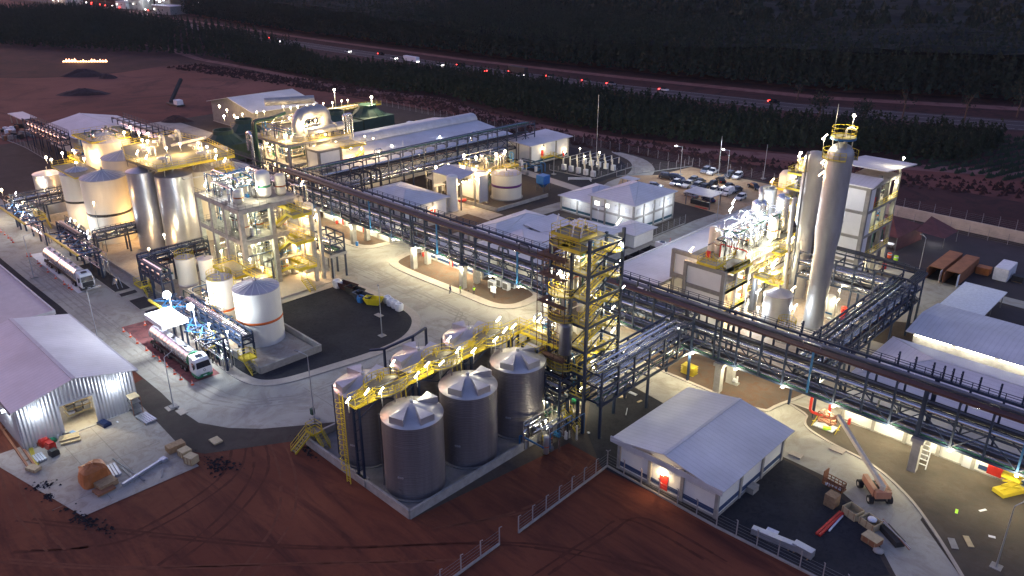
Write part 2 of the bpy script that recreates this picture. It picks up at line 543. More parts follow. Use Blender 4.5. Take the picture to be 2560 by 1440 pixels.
def flight(parent, p, q, w=0.9, m='yellow', rails=True):
    """stair flight from p up to q: stringers, treads, handrails"""
    p, q = Vector(p), Vector(q)
    d = Vector((q.x - p.x, q.y - p.y, 0)).normalized()
    s = Vector((-d.y, d.x, 0)) * (w / 2)
    st = MB()
    for k in (-1, 1):
        st.beam(p + s * k, q + s * k, 0.07, 0.26)
    st.build('stringer', m, parent)
    n = max(3, round((q.z - p.z) / 0.25))
    t = MB()
    for i in range(n):
        c = p.lerp(q, (i + 0.5) / n)
        a = c - s + Vector((0, 0, 0)); b = c + s
        t.beam(a, b, 0.27, 0.04)
    t.build('treads', 'yellow_deck', parent)
    if rails:
        r = MB()
        for k in (-1, 1):
            for hh in (0.55, 1.05):
                r.beam(p + s * k + Vector((0, 0, hh)), q + s * k + Vector((0, 0, hh)), 0.05)
            for i in range(int((q - p).length / 1.3) + 1):
                c = p.lerp(q, i / max(1, int((q - p).length / 1.3))) + s * k
                r.beam(c, c + Vector((0, 0, 1.05)), 0.05)
        r.build('handrail', m, parent)
def deck(parent, x0, y0, x1, y1, z, m='grating', t=0.14, rail='yellow', sides='nsew', edge='yellow'):
    MB().box(x0, y0, z - t, x1, y1, z).build('deck', m, parent)
    if edge:
        e = MB()
        o = 0.05
        for a, b in (((x0 - o, y0 - o), (x1 + o, y0 - o)), ((x1 + o, y0), (x1 + o, y1)), ((x1 + o, y1 + o), (x0 - o, y1 + o)), ((x0 - o, y1), (x0 - o, y0))):
            e.beam((*a, z - t / 2 - 0.03), (*b, z - t / 2 - 0.03), 0.09, 0.3)
        e.build('edge_beam', edge, parent)
    if rail:
        segs = {'s': ((x0, y0), (x1, y0)), 'e': ((x1, y0), (x1, y1)), 'n': ((x1, y1), (x0, y1)), 'w': ((x0, y1), (x0, y0))}
        for k in sides:
            a, b = segs[k]
            railing(parent, [(*a, z), (*b, z)], rail)

def tank(name, label, x, y, r, h, m='tank_cream', roofm=None, roof='cone', rh=None, bands=(), cat='tank', group=None, z0=0.0, rail=True, n=40, ribs=0, ladder=None, base=True, seams=0, cap=None):
    t = thing(name, label, cat, (x, y, z0), group)
    MB().lathe(x, y, [(r, z0 + 0.02), (r, z0 + h)], n).build('shell', m, t)
    rh = rh if rh is not None else r * 0.22
    if roof == 'cone':
        prof = [(r + 0.08, z0 + h - 0.02), (r + 0.08, z0 + h + 0.05), (0.25, z0 + h + rh), (0.01, z0 + h + rh)]
        MB().lathe(x, y, prof, n, False).build('roof', roofm or 'tank_roof', t)
    elif roof == 'dome':
        prof = [(r * math.cos(a) + 0.001, z0 + h + rh * math.sin(a)) for a in [math.pi / 2 * i / 8 for i in range(9)]]
        MB().lathe(x, y, prof, n).build('roof', roofm or m, t)
    if roof == 'cone':
        MB().tube((x, y, z0 + h + rh), (x, y, z0 + h + rh + 0.7), 0.16, 8).build('vent', 'steel_grey', t)
    for zb, hb, mb_ in bands:
        MB().lathe(x, y, [(r + 0.015, z0 + zb), (r + 0.03, z0 + zb), (r + 0.03, z0 + zb + hb), (r + 0.015, z0 + zb + hb)], n).build('band', mb_, t)
    for i in range(seams):
        zz = z0 + h * (i + 1) / (seams + 1)
        MB().lathe(x, y, [(r, zz - 0.04), (r + 0.025, zz - 0.03), (r + 0.025, zz + 0.03), (r, zz + 0.04)], n).build('seam', m, t)
    if ribs:
        rm = None
        for i in range(ribs):
            a = 2 * math.pi * i / ribs
            b = MB().beam((r * math.cos(a), r * math.sin(a), h + 0.08), (0.3 * math.cos(a), 0.3 * math.sin(a), h + rh + 0.05), 0.1, 0.09)
            proto('roof_rib', b, 'tank_white', t, (x, y, z0))
    if base:
        MB().lathe(x, y, [(r + 0.35, 0.0), (r + 0.35, 0.16), (r - 0.05, 0.17)], n, False).build('plinth', 'concrete', t)
    if rail == 'full':
        railing(t, ring_pts(x, y, r - 0.1, z0 + h, 0, 340, 20), 'yellow')
    if ladder is not None:
        a = math.radians(ladder)
        px_, py_ = x + (r + 0.35) * math.cos(a), y + (r + 0.35) * math.sin(a)
        l = MB()
        tx, ty = -math.sin(a) * 0.25, math.cos(a) * 0.25
        for k in (-1, 1):
            l.beam((px_ + tx * k, py_ + ty * k, 0.2), (px_ + tx * k, py_ + ty * k, z0 + h + 1), 0.06)
        for i in range(int((z0 + h) / 0.4)):
            l.beam((px_ - tx, py_ - ty, 0.4 + i * 0.4), (px_ + tx, py_ + ty, 0.4 + i * 0.4), 0.04)
        l.build('ladder', 'yellow', t)
        c = MB()
        for i in range(int((z0 + h - 2) / 1.2)):
            zz = 2.5 + i * 1.2
            pts = [(px_ + 0.4 * math.cos(b) + 0.3 * math.cos(a), py_ + 0.4 * math.sin(b) + 0.3 * math.sin(a), zz) for b in [a - 1.5 + 3.0 * q / 5 for q in range(6)]]
            for u, w in zip(pts[:-1], pts[1:]): c.beam(u, w, 0.04)
        c.build('ladder_cage', 'yellow', t)
    return t

def vessel(parent, x, y, z, r, h, m, name='vessel', band=None):
    prof = [(0.01, z), (r * 0.6, z + 0.02), (r * 0.95, z + r * 0.3), (r, z + r * 0.5), (r, z + h - r * 0.5), (r * 0.95, z + h - r * 0.3), (r * 0.6, z + h - 0.06), (0.01, z + h)]
    o = MB().lathe(x, y, prof, 16).build(name, m, parent)
    if band:
        MB().lathe(x, y, [(r + 0.01, z + h * 0.4), (r + 0.025, z + h * 0.4), (r + 0.025, z + h * 0.4 + r * 0.3), (r + 0.01, z + h * 0.4 + r * 0.3)], 16).build('band', band, parent)
    return o
def clutter(parent, x0, y0, x1, y1, z, top, n_v=5, n_p=8, n_b=6, seed=1, silver=0.5, vr=(0.3, 0.8)):
    """vessels, pipes, pumps and cabinets standing on a level of a process structure"""
    r_ = random.Random(seed)
    for i in range(n_v):
        r = r_.uniform(*vr)
        h = r_.uniform(0.35, 0.95) * (top - z)
        vessel(parent, r_.uniform(x0 + r, x1 - r), r_.uniform(y0 + r, y1 - r), z + 0.02, r, max(h, 2.2 * r), r_.choice(['tank_cream', 'stainless', 'pipe_silver', 'tank_white']), band=r_.choice([None, None, 'band_orange', 'band_brown']))
    for i in range(n_p):
        m = MB()
        rr = r_.uniform(0.06, 0.17)
        p = [r_.uniform(x0, x1), r_.uniform(y0, y1), z + 0.05]
        pts = [tuple(p)]
        p[2] = r_.uniform(z + 0.4 * (top - z), top - 0.2)
        pts.append(tuple(p))
        for k in range(r_.randint(1, 3)):
            ax = r_.choice([0, 1])
            p[ax] = r_.uniform((x0, y0)[ax], (x1, y1)[ax])
            if (Vector(p) - Vector(pts[-1])).length > 0.5: pts.append(tuple(p))
            if r_.random() < 0.5:
                p[2] = r_.uniform(z + 0.3, top - 0.2)
                if (Vector(p) - Vector(pts[-1])).length > 0.5: pts.append(tuple(p))
        m.path(pts, rr, 6)
        m.build('pipe', r_.choice(['pipe_silver', 'pipe_silver', 'pipe_silver', 'pipe_grey', 'tank_cream', 'pipe_black', 'pipe_green']) if r_.random() < silver + 0.35 else 'steel_blue', parent)
    for i in range(n_b):
        m = MB()
        cx, cy = r_.uniform(x0 + 0.4, x1 - 0.4), r_.uniform(y0 + 0.4, y1 - 0.4)
        if r_.random() < 0.5:
            m.box(cx - 0.5, cy - 0.25, z + 0.02, cx + 0.5, cy + 0.25, z + 0.15)
            m.tube((cx - 0.4, cy, z + 0.42), (cx + 0.1, cy, z + 0.42), 0.2, 8)
            m.tube((cx + 0.15, cy, z + 0.4), (cx + 0.45, cy, z + 0.4), 0.26, 8)
            m.tube((cx + 0.3, cy, z + 0.4), (cx + 0.3, cy, z + 1.0), 0.09, 6)
            m.build('pump', r_.choice(['steel_blue', 'steel_grey', 'yellow', 'truck_green']), parent)
        else:
            m.cbox(cx, cy, z + 0.02, r_.uniform(0.4, 0.9), 0.4, r_.uniform(0.8, 1.7), r_.choice([0, math.pi / 2]))
            m.build('cabinet', r_.choice(['wall_panel', 'steel_grey', 'wall_white']), parent)

def rack(name, label, axis, a0, a1, b0, b1, z0, z1, bay=4.8, piers=(), legs=True, pipes=18, topbeam=None, sm='steel_navy', seed=3, group=None, guard=True, blue=(), pier_r=0.5, legbay=None, silver=0.45, mid=True, braces=True):
    """truss pipe rack along an axis: posts, chords, braces, cross beams and its pipes"""
    r_ = random.Random(seed)
    X = axis == 'x'
    def W(a, b, z): return (a, b, z) if X else (b, a, z)
    t = thing(name, label, 'pipe rack', W((a0 + a1) / 2, (b0 + b1) / 2, 0), group)
    n = max(1, round((a1 - a0) / bay))
    st = (a1 - a0) / n
    h = z1 - z0
    wd = b1 - b0
    post = brace = cross = None
    for i in range(n + 1):
        a = a0 + i * st
        for s, b in ((0, b0), (1, b1)):
            if post is None:
                post = proto('post', MB().beam((0, 0, 0), (0, 0, h), 0.24, 0.24), sm, t, W(a, b, z0))
            else:
                o = clone(post, t, W(a, b, z0))
                if any(abs(a - q) < st * 0.5 for q in blue) and s == 0:
                    o.data = o.data.copy(); o.data.materials[0] = M['steel_blue']
        for z in ((z0 + 0.12, z0 + h * 0.5, z1 - 0.5) if mid else (z0 + 0.12, z1 - 0.5)):
            q = W(0, 0, 0), W(0, wd, 0)
            if cross is None: cross = proto('cross_beam', MB().beam(q[0], q[1], 0.16, 0.22), sm, t, W(a, b0, z))
            else: clone(cross, t, W(a, b0, z))
        if i < n and braces:
            up = i % 2 == 0
            for b in (b0, b1):
                lo, hi = (0, h * 0.5) if up else (h * 0.5, 0)
                m = MB().beam(W(0, 0, lo), W(st, 0, hi), 0.11, 0.13)
                key = (name, up)
                if brace is None: brace = {}
                if key not in brace: brace[key] = proto('brace', m, sm, t, W(a, b, z0 + 0.1))
                else: clone(brace[key], t, W(a, b, z0 + 0.1))
    for b in (b0, b1):
        for z, w in ((z0, 0.28), (z0 + h * 0.5, 0.2), (z1, 0.22)):
            if z == z0 + h * 0.5 and not mid: continue
            mm = sm
            if z == z1 and topbeam: continue
            MB().beam(W(a0, b, z), W(a1, b, z), w, w * 1.15).build('chord', mm, t)
    if topbeam:
        for b in (b0, b1):
            MB().beam(W(a0, b, z1 + 0.1), W(a1, b, z1 + 0.1), 0.34, 0.28).build('chord', topbeam if b == b0 else sm, t)
        MB().beam(W(a0, b0 + 0.9, z1 - 0.1), W(a1, b0 + 0.9, z1 - 0.1), 0.95, 0.1).build('cable_tray', topbeam, t)
    if guard:
        g = MB()
        for i in range(n * 2 + 1):
            a = a0 + i * st / 2
            g.beam(W(a, b1 + 0.1, z1), W(a, b1 + 0.1, z1 + 1.0), 0.09)
        for zz in (0.35, 0.7, 1.0):
            g.beam(W(a0, b1 + 0.1, z1 + zz), W(a1, b1 + 0.1, z1 + zz), 0.06)
        g.build('guard_rail', sm, t)
    # pipes on the levels
    lev = [z0 + 0.25, z0 + h * 0.5 + 0.15] + ([z1 - 0.35] if mid else [])
    k = 0
    for L, z in enumerate(lev):
        b = b0 + 0.35
        while b < b1 - 0.25 and k < pipes:
            rr = r_.choice([0.06, 0.08, 0.1, 0.14, 0.18, 0.24])
            if L == 1 and b < b0 + 0.5: rr = 0.3
            m_ = r_.random()
            mm = 'pipe_silver' if m_ < silver else r_.choice(['pipe_grey', 'pipe_black', 'pipe_black', 'maroon', 'pipe_green', 'pipe_grey'])
            if L == 1 and b < b0 + 0.5: mm = 'pipe_silver'
            aa, ab = a0 + r_.uniform(0, 0.1) * (a1 - a0), a1 - r_.uniform(0, 0.12) * (a1 - a0)
            if r_.random() < 0.6: aa, ab = a0, a1
            pm = MB()
            if r_.random() < 0.35 and ab - aa > 24 and rr < 0.2:   # expansion loop
                c = r_.uniform(aa + 8, ab - 8)
                pts = [W(aa, b, z + rr), W(c, b, z + rr), W(c, b, z + rr + 1.2), W(c + 2.4, b, z + rr + 1.2), W(c + 2.4, b, z + rr), W(ab, b, z + rr)]
                pm.path(pts, rr, 7)
            else:
                pm.tube(W(aa, b, z + rr), W(ab, b, z + rr), rr, 8)
            pm.build('pipe', mm, t)
            b += rr * 2 + r_.uniform(0.1, 0.28)
            k += 1
    for a in piers:
        for b in (b0, b1):
            m = MB().cbox(*W(a, b, 0)[:2], 0, 1.0, 1.0, z0 - 0.75)
            m.cbox(*W(a, b, 0)[:2], z0 - 0.75, 1.5, 1.3, 0.55)
            m.build('pier', 'concrete', t)
            MB().beam(W(a - 0.45, b, z0 - 0.2), W(a - 0.45, b, z1), 0.3).build('post', sm, t)
        if abs(b1 - b0) > 2:
            MB().beam(W(a, b0 + 0.7, z0 - 0.5), W(a, b1 - 0.6, z0 - 0.5), 0.5, 0.45).build('pier_beam', 'concrete', t)
    if legs and not piers:
        lb = legbay or bay * 2
        m_ = max(1, round((a1 - a0) / lb))
        for i in range(m_ + 1):
            a = a0 + i * (a1 - a0) / m_
            for b in (b0, b1):
                MB().beam(W(a, b, 0), W(a, b, z0), 0.3).build('leg', sm, t)
    return t

def gable(name, label, x0, y0, x1, y1, h, rh, axis='x', over=0.6, wall='wall_white', roofm=None, cat='building', stripe=None, bays=True, group=None, plinth=True, ridge=0.5, trim='concrete', baymeters=6.0):
    """building with a low gable roof; ridge runs along axis"""
    t = thing(name, label, cat, ((x0 + x1) / 2, (y0 + y1) / 2, 0), group)
    w = MB()
    X = axis == 'x'
    if X:
        yc = y0 + (y1 - y0) * ridge
        for x, s in ((x0, 1), (x1, -1)):
            w.add([(x, y0, 0), (x, y1, 0), (x, y1, h), (x, yc, h + rh), (x, y0, h)], [(4, 3, 2, 1, 0) if s > 0 else (0, 1, 2, 3, 4)])
        w.add([(x0, y0, 0), (x1, y0, 0), (x1, y0, h), (x0, y0, h)], [(0, 1, 2, 3)])
        w.add([(x1, y1, 0), (x0, y1, 0), (x0, y1, h), (x1, y1, h)], [(0, 1, 2, 3)])
        e = rh * over / (yc - y0)
        e2 = rh * over / (y1 - yc)
        for a, b, z, nm in ((y0 - over, yc, h - e, 0), (y1 + over, yc, h - e2, 1)):
            q = [(x0 - over, a, z), (x1 + over, a, z), (x1 + over, b, h + rh), (x0 - over, b, h + rh)]
            q = [(p[0], p[1], p[2] + 0.16) for p in q]
            if nm: q = q[::-1]
            MB().quad(*q, t=0.12).build('roof', roofm or 'roof_x', t)
        MB().beam((x0 - over, yc, h + rh + 0.17), (x1 + over, yc, h + rh + 0.17), 0.4, 0.05).build('ridge_cap', 'roof_trim', t)
    else:
        xc = x0 + (x1 - x0) * ridge
        for y, s in ((y0, 1), (y1, -1)):
            w.add([(x0, y, 0), (x1, y, 0), (x1, y, h), (xc, y, h + rh), (x0, y, h)], [(0, 1, 2, 3, 4) if s > 0 else (4, 3, 2, 1, 0)])
        w.add([(x0, y1, 0), (x0, y0, 0), (x0, y0, h), (x0, y1, h)], [(0, 1, 2, 3)])
        w.add([(x1, y0, 0), (x1, y1, 0), (x1, y1, h), (x1, y0, h)], [(0, 1, 2, 3)])
        e = rh * over / (xc - x0)
        e2 = rh * over / (x1 - xc)
        for a, b, z, nm in ((x0 - over, xc, h - e, 1), (x1 + over, xc, h - e2, 0)):
            q = [(a, y0 - over, z), (a, y1 + over, z), (b, y1 + over, h + rh), (b, y0 - over, h + rh)]
            q = [(p[0], p[1], p[2] + 0.16) for p in q]
            if nm: q = q[::-1]
            MB().quad(*q, t=0.12).build('roof', roofm or 'roof_y', t)
        MB().beam((xc, y0 - over, h + rh + 0.17), (xc, y1 + over, h + rh + 0.17), 0.4, 0.05).build('ridge_cap', 'roof_trim', t)
    w.build('wall', wall, t)
    faces(t, x0, y0, x1, y1, h, stripe, bays, plinth, trim, baymeters)
    return t
def faces(t, x0, y0, x1, y1, h, stripe, bays, plinth, trim='concrete', bm=6.0):
    o = 0.06
    if bays:
        nx, ny = max(1, round((x1 - x0) / bm)), max(1, round((y1 - y0) / bm))
        p = None
        spots = [(x0 + (x1 - x0) * i / nx, y0) for i in range(nx + 1)] + [(x1, y0 + (y1 - y0) * i / ny) for i in range(1, ny + 1)]
        for x, y in spots:
            if p is None: p = proto('pilaster', MB().cbox(0, 0, 0, 0.42, 0.42, h - 0.05), trim, t, (x, y, 0))
            else: clone(p, t, (x, y, 0))
    if stripe:
        MB().box(x0 + 0.22, y0 - o, 0.55, x1 - 0.22, y0 + 0.02, 1.15).build('stripe', stripe, t)
        MB().box(x1 - 0.02, y0 + 0.22, 0.55, x1 + o, y1 - 0.22, 1.15).build('stripe', stripe, t)
    if plinth:
        MB().box(x0 - 0.1, y0 - 0.12, 0, x1 + 0.12, y1 + 0.1, 0.3).build('plinth', 'concrete', t)
def hip(name, label, x0, y0, x1, y1, h, rh, over=0.7, wall='wall_white', stripe=None, bays=True, cat='building', group=None, roofm='roof_x', bm=6.0):
    t = thing(name, label, cat, ((x0 + x1) / 2, (y0 + y1) / 2, 0), group)
    MB().box(x0, y0, 0, x1, y1, h).build('wall', wall, t)
    X0, X1, Y0, Y1 = x0 - over, x1 + over, y0 - over, y1 + over
    s = min(X1 - X0, Y1 - Y0) / 2
    zc, ze = h + 0.16 + rh, h + 0.16
    if X1 - X0 >= Y1 - Y0: A, B = (X0 + s, (Y0 + Y1) / 2, zc), (X1 - s + 0.001, (Y0 + Y1) / 2, zc)
    else: A, B = ((X0 + X1) / 2, Y0 + s, zc), ((X0 + X1) / 2, Y1 - s + 0.001, zc)
    c = [(X0, Y0, ze), (X1, Y0, ze), (X1, Y1, ze), (X0, Y1, ze)]
    if X1 - X0 >= Y1 - Y0: fs = [[c[0], c[1], B, A], [c[1], c[2], B], [c[2], c[3], A, B], [c[3], c[0], A]]
    else: fs = [[c[0], c[1], A], [c[1], c[2], B, A], [c[2], c[3], B], [c[3], c[0], A, B]]
    for i, f in enumerate(fs):
        MB().add(f, [tuple(range(len(f)))]).build('roof', 'roof_y' if i % 2 == 0 else 'roof_x', t)
        if len(f) == 3 or True:
            MB().beam(c[i], A if i in (0, 3) else B, 0.28, 0.06).build('hip_cap', 'roof_trim', t)
    MB().beam(A, B, 0.3, 0.07).build('ridge_cap', 'roof_trim', t)
    MB().box(X0, Y0, ze - 0.16, X1, Y1, ze - 0.004).build('fascia', 'roof_trim', t)
    faces(t, x0, y0, x1, y1, h, stripe, bays, True, bm=bm)
    return t
def door(t, x, y, face, m='door_red', w=1.1, h=2.2, z=0.0, lit=None):
    d_ = 0.1
    if face == 'y': MB().box(x - w / 2, y - d_, z, x + w / 2, y, z + h).build('door', m, t)
    else: MB().box(x, y - w / 2, z, x + d_, y + w / 2, z + h).build('door', m, t)
    if lit:
        p = (x, y - 0.45) if face == 'y' else (x + 0.45, y)
        MB().cbox(*p, z + h + 0.35, 0.5, 0.3, 0.14, 0 if face == 'y' else math.pi / 2).build('lamp_bulb', 'lamp_' + ('warm' if lit == 'warm' else 'neutral'), t)
        glow(p[0] + (0.3 if face != 'y' else 0), p[1] - (0.3 if face == 'y' else 0), z + h + 0.2, 160, lit if lit in ('warm', 'neutral') else 'neutral', 0.1)
def window(t, x, y, z, w, h, face='y', lit=False, m=None):
    f = MB()
    if face == 'y':
        f.box(x - w / 2 - 0.07, y - 0.08, z - 0.07, x + w / 2 + 0.07, y - 0.01, z + h + 0.07)
        o = f.build('window', 'roof_trim', t)
        MB().box(x - w / 2, y - 0.11, z, x + w / 2, y - 0.085, z + h).build('pane', m or ('window_lit' if lit else 'glass_dark'), o)
    else:
        f.box(x + 0.01, y - w / 2 - 0.07, z - 0.07, x + 0.08, y + w / 2 + 0.07, z + h + 0.07)
        o = f.build('window', 'roof_trim', t)
        MB().box(x + 0.085, y - w / 2, z, x + 0.11, y + w / 2, z + h).build('pane', m or ('window_lit' if lit else 'glass_dark'), o)

# ---------------------------------------------------------------- ground, roads, islands
m = MB()
N_ = 60
gx = [-4200 + 4800 * i / N_ for i in range(N_ + 1)]
gy = [-500 + 4700 * i / N_ for i in range(N_ + 1)]
m.add([(x, y, -0.02) for y in gy for x in gx], [(j * (N_ + 1) + i, j * (N_ + 1) + i + 1, (j + 1) * (N_ + 1) + i + 1, (j + 1) * (N_ + 1) + i) for j in range(N_) for i in range(N_)])
setting('ground', m, 'field_soil')
setting('red_soil_yard', MB().sheet([(-330, -120), (90, -120), (90, 100), (-20, 100), (-20, 70), (-58, 72), (-84, 46), (-112, 37), (-330, 37)], 0.0), 'red_soil')
setting('grassland', MB().sheet(smooth_poly([(-900, 120), (-700, 60), (-560, 95), (-470, 108), (-438, 150), (-445, 196), (-396, 209), (-316, 206), (-262, 222), (-180, 216), (-112, 238), (-72, 246), (-52, 300), (-70, 322), (-145, 305), (-240, 285), (-345, 275), (-540, 270), (-900, 260)], 4), 0.004), 'dry_grass')
setting('roadside_grass', MB().sheet([(-1600, 330), (-1000, 300), (-540, 266), (-344, 262), (-238, 262), (-146, 262), (-60, 262), (120, 330), (160, 520), (60, 480), (-82, 400), (-146, 362), (-238, 350), (-344, 340), (-540, 342), (-1000, 372), (-1600, 392)], -0.008), 'dry_grass')
setting('verge', MB().sheet([(-300, 203), (-60, 203), (40, 203), (40, 232), (-60, 230), (-116, 216), (-180, 209), (-300, 201)], 0.008), 'dry_grass')
setting('dirt_track', MB().sheet([(-900, 232), (-520, 221), (-459, 212), (-396, 213.5), (-316, 210.5), (-262, 222), (-222, 211), (-180, 211), (-140, 215), (-112, 226), (-76, 243), (-40, 262), (30, 290), (30, 298), (-40, 270), (-78, 251), (-115, 234), (-142, 221), (-181, 217), (-222, 217), (-262, 228), (-316, 217), (-396, 219), (-459, 217), (-520, 227), (-900, 240)], 0.012), 'track_dirt')
setting('service_track', MB().sheet([(-1200, 345), (-540, 318), (-344, 317), (-238, 326), (-146, 338), (-82, 366), (60, 440), (60, 450), (-82, 376), (-146, 347), (-238, 333), (-344, 323), (-540, 324), (-1200, 352)], 0.012), 'track_dirt')
setting('highway', MB().sheet([(-1600, 345), (-1000, 318), (-540, 290), (-344, 288), (-238, 293), (-146, 303), (-71, 325), (90, 400), (90, 424), (-71, 347), (-146, 322), (-238, 309), (-344, 303), (-540, 305), (-1000, 334), (-1600, 362)], 0.016), 'asphalt')
hl = MB()
for pts in ([(-1000, 326.2), (-540, 297.4), (-344, 295.2), (-238, 300.8), (-146, 312.2), (-71, 335.5), (90, 411.5)],):
    for (ax, ay), (bx, by) in zip(pts[:-1], pts[1:]):
        L = math.hypot(bx - ax, by - ay)
        ux, uy = (bx - ax) / L, (by - ay) / L
        for off in (-7.2, 0.2, 7.4):
            s_ = 0.0
            while s_ < L:
                e_ = min(L, s_ + (L if off else 9))
                p, q = (ax + ux * s_ - uy * off, ay + uy * s_ + ux * off), (ax + ux * e_ - uy * off, ay + uy * e_ + ux * off)
                w_ = 0.16
                hl.add([(p[0] + uy * w_, p[1] - ux * w_, 0.022), (q[0] + uy * w_, q[1] - ux * w_, 0.022), (q[0] - uy * w_, q[1] + ux * w_, 0.022), (p[0] - uy * w_, p[1] + ux * w_, 0.022)], [(0, 1, 2, 3)])
                s_ += L if off else 22
setting('road_marking', hl, 'white_line')
setting('site_gravel', MB().sheet([(-300, 36.6), (-112, 36.6), (-112, 34), (-101, 31.5), (-94, 30.5), (-88, 34), (-82, 44), (-59, 44.5), (-56, 68.4), (-33.4, 67.6), (-21, 68), (-14, 66), (30, 66), (30, 203), (-278, 203), (-300, 150)], 0.02), 'gravel_olive')
setting('road', MB().sheet([(-300, 36.7), (-107, 36.7), (-101.5, 36.4), (-95.5, 36.8), (-91.4, 39.0), (-88, 42), (-85, 46), (-81.5, 51), (-80.2, 58), (-80.2, 74), (-63, 78), (-60.5, 86.5), (-53, 85.4), (-33, 85.1), (-28.9, 84.9), (-23.2, 81.9), (-16.1, 73.7), (-9, 63), (-4, 55), (3, 58), (-5, 68), (-11.3, 78.3), (-17.4, 84.6), (-18, 110), (-30, 126), (-300, 126)], 0.03), 'road_concrete')
setting('road_north', MB().sheet([(-94.5, 126), (-83.5, 126), (-83.5, 165), (-76, 180), (-60, 186), (-60, 192), (-82, 190), (-92.8, 178), (-94.5, 160)], 0.034), 'road_concrete')
setting('loop_road', MB().sheet(smooth_poly([(-150, 200), (-141, 196), (-135, 190), (-131, 182), (-130, 172), (-127, 160), (-128, 130), (-124, 130), (-122.6, 160), (-123, 178), (-126, 188), (-131, 195), (-139, 200.5), (-150, 202)], 3), 0.034), 'road_concrete')
setting('yard_road', MB().sheet([(-62, 158.2), (-35, 158.0), (-10, 157), (-10, 161.4), (-36.5, 161.2), (-62, 164)], 0.034), 'road_concrete')
setting('yard_apron', MB().sheet([(-34, 158), (-34, 139), (-43, 134), (-46, 134), (-46, 158)], 0.038), 'road_concrete')
setting('car_park', MB().sheet([(-126, 171), (-91.5, 168), (-90.5, 196), (-89, 200.5), (-122.5, 202), (-124, 188), (-131, 180)], 0.038), 'parking_soil')
setting('path', MB().sheet([(-156, 162), (-128, 158.6), (-128, 162), (-156, 166)], 0.03), 'sidewalk')
def island(name, pts, inner, k=6, sw=1.3, z=0.15, smooth=True):
    out = smooth_poly(pts, k) if smooth else pts
    setting('kerb', MB().prism(out, 0.0, z), 'kerb')
    setting('sidewalk', MB().sheet(offset_poly(out, 0.18), z + 0.004), 'sidewalk')
    setting(name, MB().sheet(offset_poly(out, sw), z + 0.008), inner)
def tile(name, pts, z, m_, k=0):
    setting(name, MB().sheet(smooth_poly(pts, k) if k else pts, z), m_)
# dark gravel peninsula with the waste skips
island('gravel_yard', [(-123.2, 80.6), (-118, 81.0), (-110, 81.2), (-102.2, 80.6), (-97.5, 78), (-94.2, 72.8), (-93.6, 66), (-94.6, 59), (-96.2, 51), (-98.8, 47.4), (-103, 46.3), (-109, 46.3), (-122, 46.3), (-123.6, 50), (-123.4, 64), (-123.4, 74)], 'gravel_dark', sw=1.7)
island('gravel_island', [(-173, 97.6), (-165, 95.4), (-148, 92.6), (-138, 92.4), (-134.6, 94), (-133.4, 97), (-133.8, 103), (-150, 103.5), (-173, 103)], 'gravel_brown', sw=1.9)
island('gravel_island', [(-126.4, 95.6), (-124.8, 92.2), (-121, 90.9), (-112, 90.7), (-101, 91.0), (-94, 91.2), (-90.5, 93.6), (-89.7, 97.6), (-91, 102), (-98, 104), (-112, 104), (-124, 103), (-126.5, 99)], 'gravel_brown', sw=1.9)
island('gravel_island', [(-62.6, 95.2), (-61.2, 93.2), (-57, 92.8), (-46, 92.7), (-41.8, 93.2), (-40.6, 95.4), (-40.6, 106), (-62.6, 106)], 'gravel_brown', sw=0.5)
island('gravel_island', [(-36.6, 96.2), (-35.4, 93.6), (-31.6, 92.2), (-25.4, 91.0), (-20.4, 88.0), (-16.4, 84.2), (-11.3, 78.3), (-5, 70), (4, 60), (16, 62), (16, 98.5), (-36.2, 98.5)], 'gravel_mid', sw=0.35)
island('gravel_bed', [(-81.5, 91), (-83.6, 92.4), (-84.3, 95), (-83.6, 97.6), (-81.4, 98.6), (-79.4, 97.4), (-78.9, 94.6), (-79.6, 92)], 'gravel_brown', sw=1.0)
# strips along the street
tile('gravel_strip', [(-300, 35.2), (-146, 35.2), (-144.5, 37.0), (-150, 37.2), (-170, 37.0), (-300, 37.4)], 0.05, 'gravel_dark')
tile('gravel_patch', [(-112, 33.6), (-107, 32.6), (-101, 31.5), (-95, 31.4), (-92, 33.4), (-95.2, 35.6), (-101.2, 36.2), (-107, 36.5), (-113, 36.5)], 0.042, 'gravel_olive')
for a, b in ((-168.5, -149.2), (-148, -146), (-143.5, -138), (-136.8, -132.8)):
    island('gravel_strip', [(a, 46.6), (b, 46.4), (b, 49.6), (a, 49.8)], 'gravel_dark', smooth=False, sw=0.2)
tile('concrete_slab', [(-300, 50.3), (-124.2, 50.3), (-124.2, 80.2), (-300, 80.2)], 0.17, 'pad_concrete')
tile('red_marked_bay', [(-133.4, 41.4), (-106.4, 40.9), (-106.2, 45.4), (-132.8, 46.4)], 0.042, 'red_paint')
tile('truck_bay', [(-183, 42.0), (-154, 41.6), (-154, 45.4), (-182, 46)], 0.042, 'wall_white')
tile('warehouse_slab', [(-107, 14), (-86.3, 18.5), (-86.0, 32.2), (-105.5, 33.2)], 0.05, 'pad_concrete')
tile('gravel_apron', [(-49.7, 67.2), (-33.4, 67.7), (-21, 68.2), (-16.6, 73.4), (-23.6, 81.2), (-29.2, 84.0), (-33, 84.5), (-34.2, 84.5), (-50, 85.0), (-59.5, 86.0), (-60.6, 78.5), (-56.5, 72.5)], 0.05, 'gravel_dark')
tile('concrete_slab', [(-94, 100), (-54, 100), (-54, 142), (-42.5, 136), (-44, 120), (-44, 104), (-94, 104)], 0.05, 'pad_concrete')
tile('concrete_slab', [(-79, 104), (-44.4, 104), (-42.4, 136), (-45, 152), (-79, 152)], 0.06, 'pad_concrete')
tile('gravel_field', [(-158, 126), (-128.5, 126), (-128.5, 158), (-156, 161.5)], 0.04, 'gravel_olive')
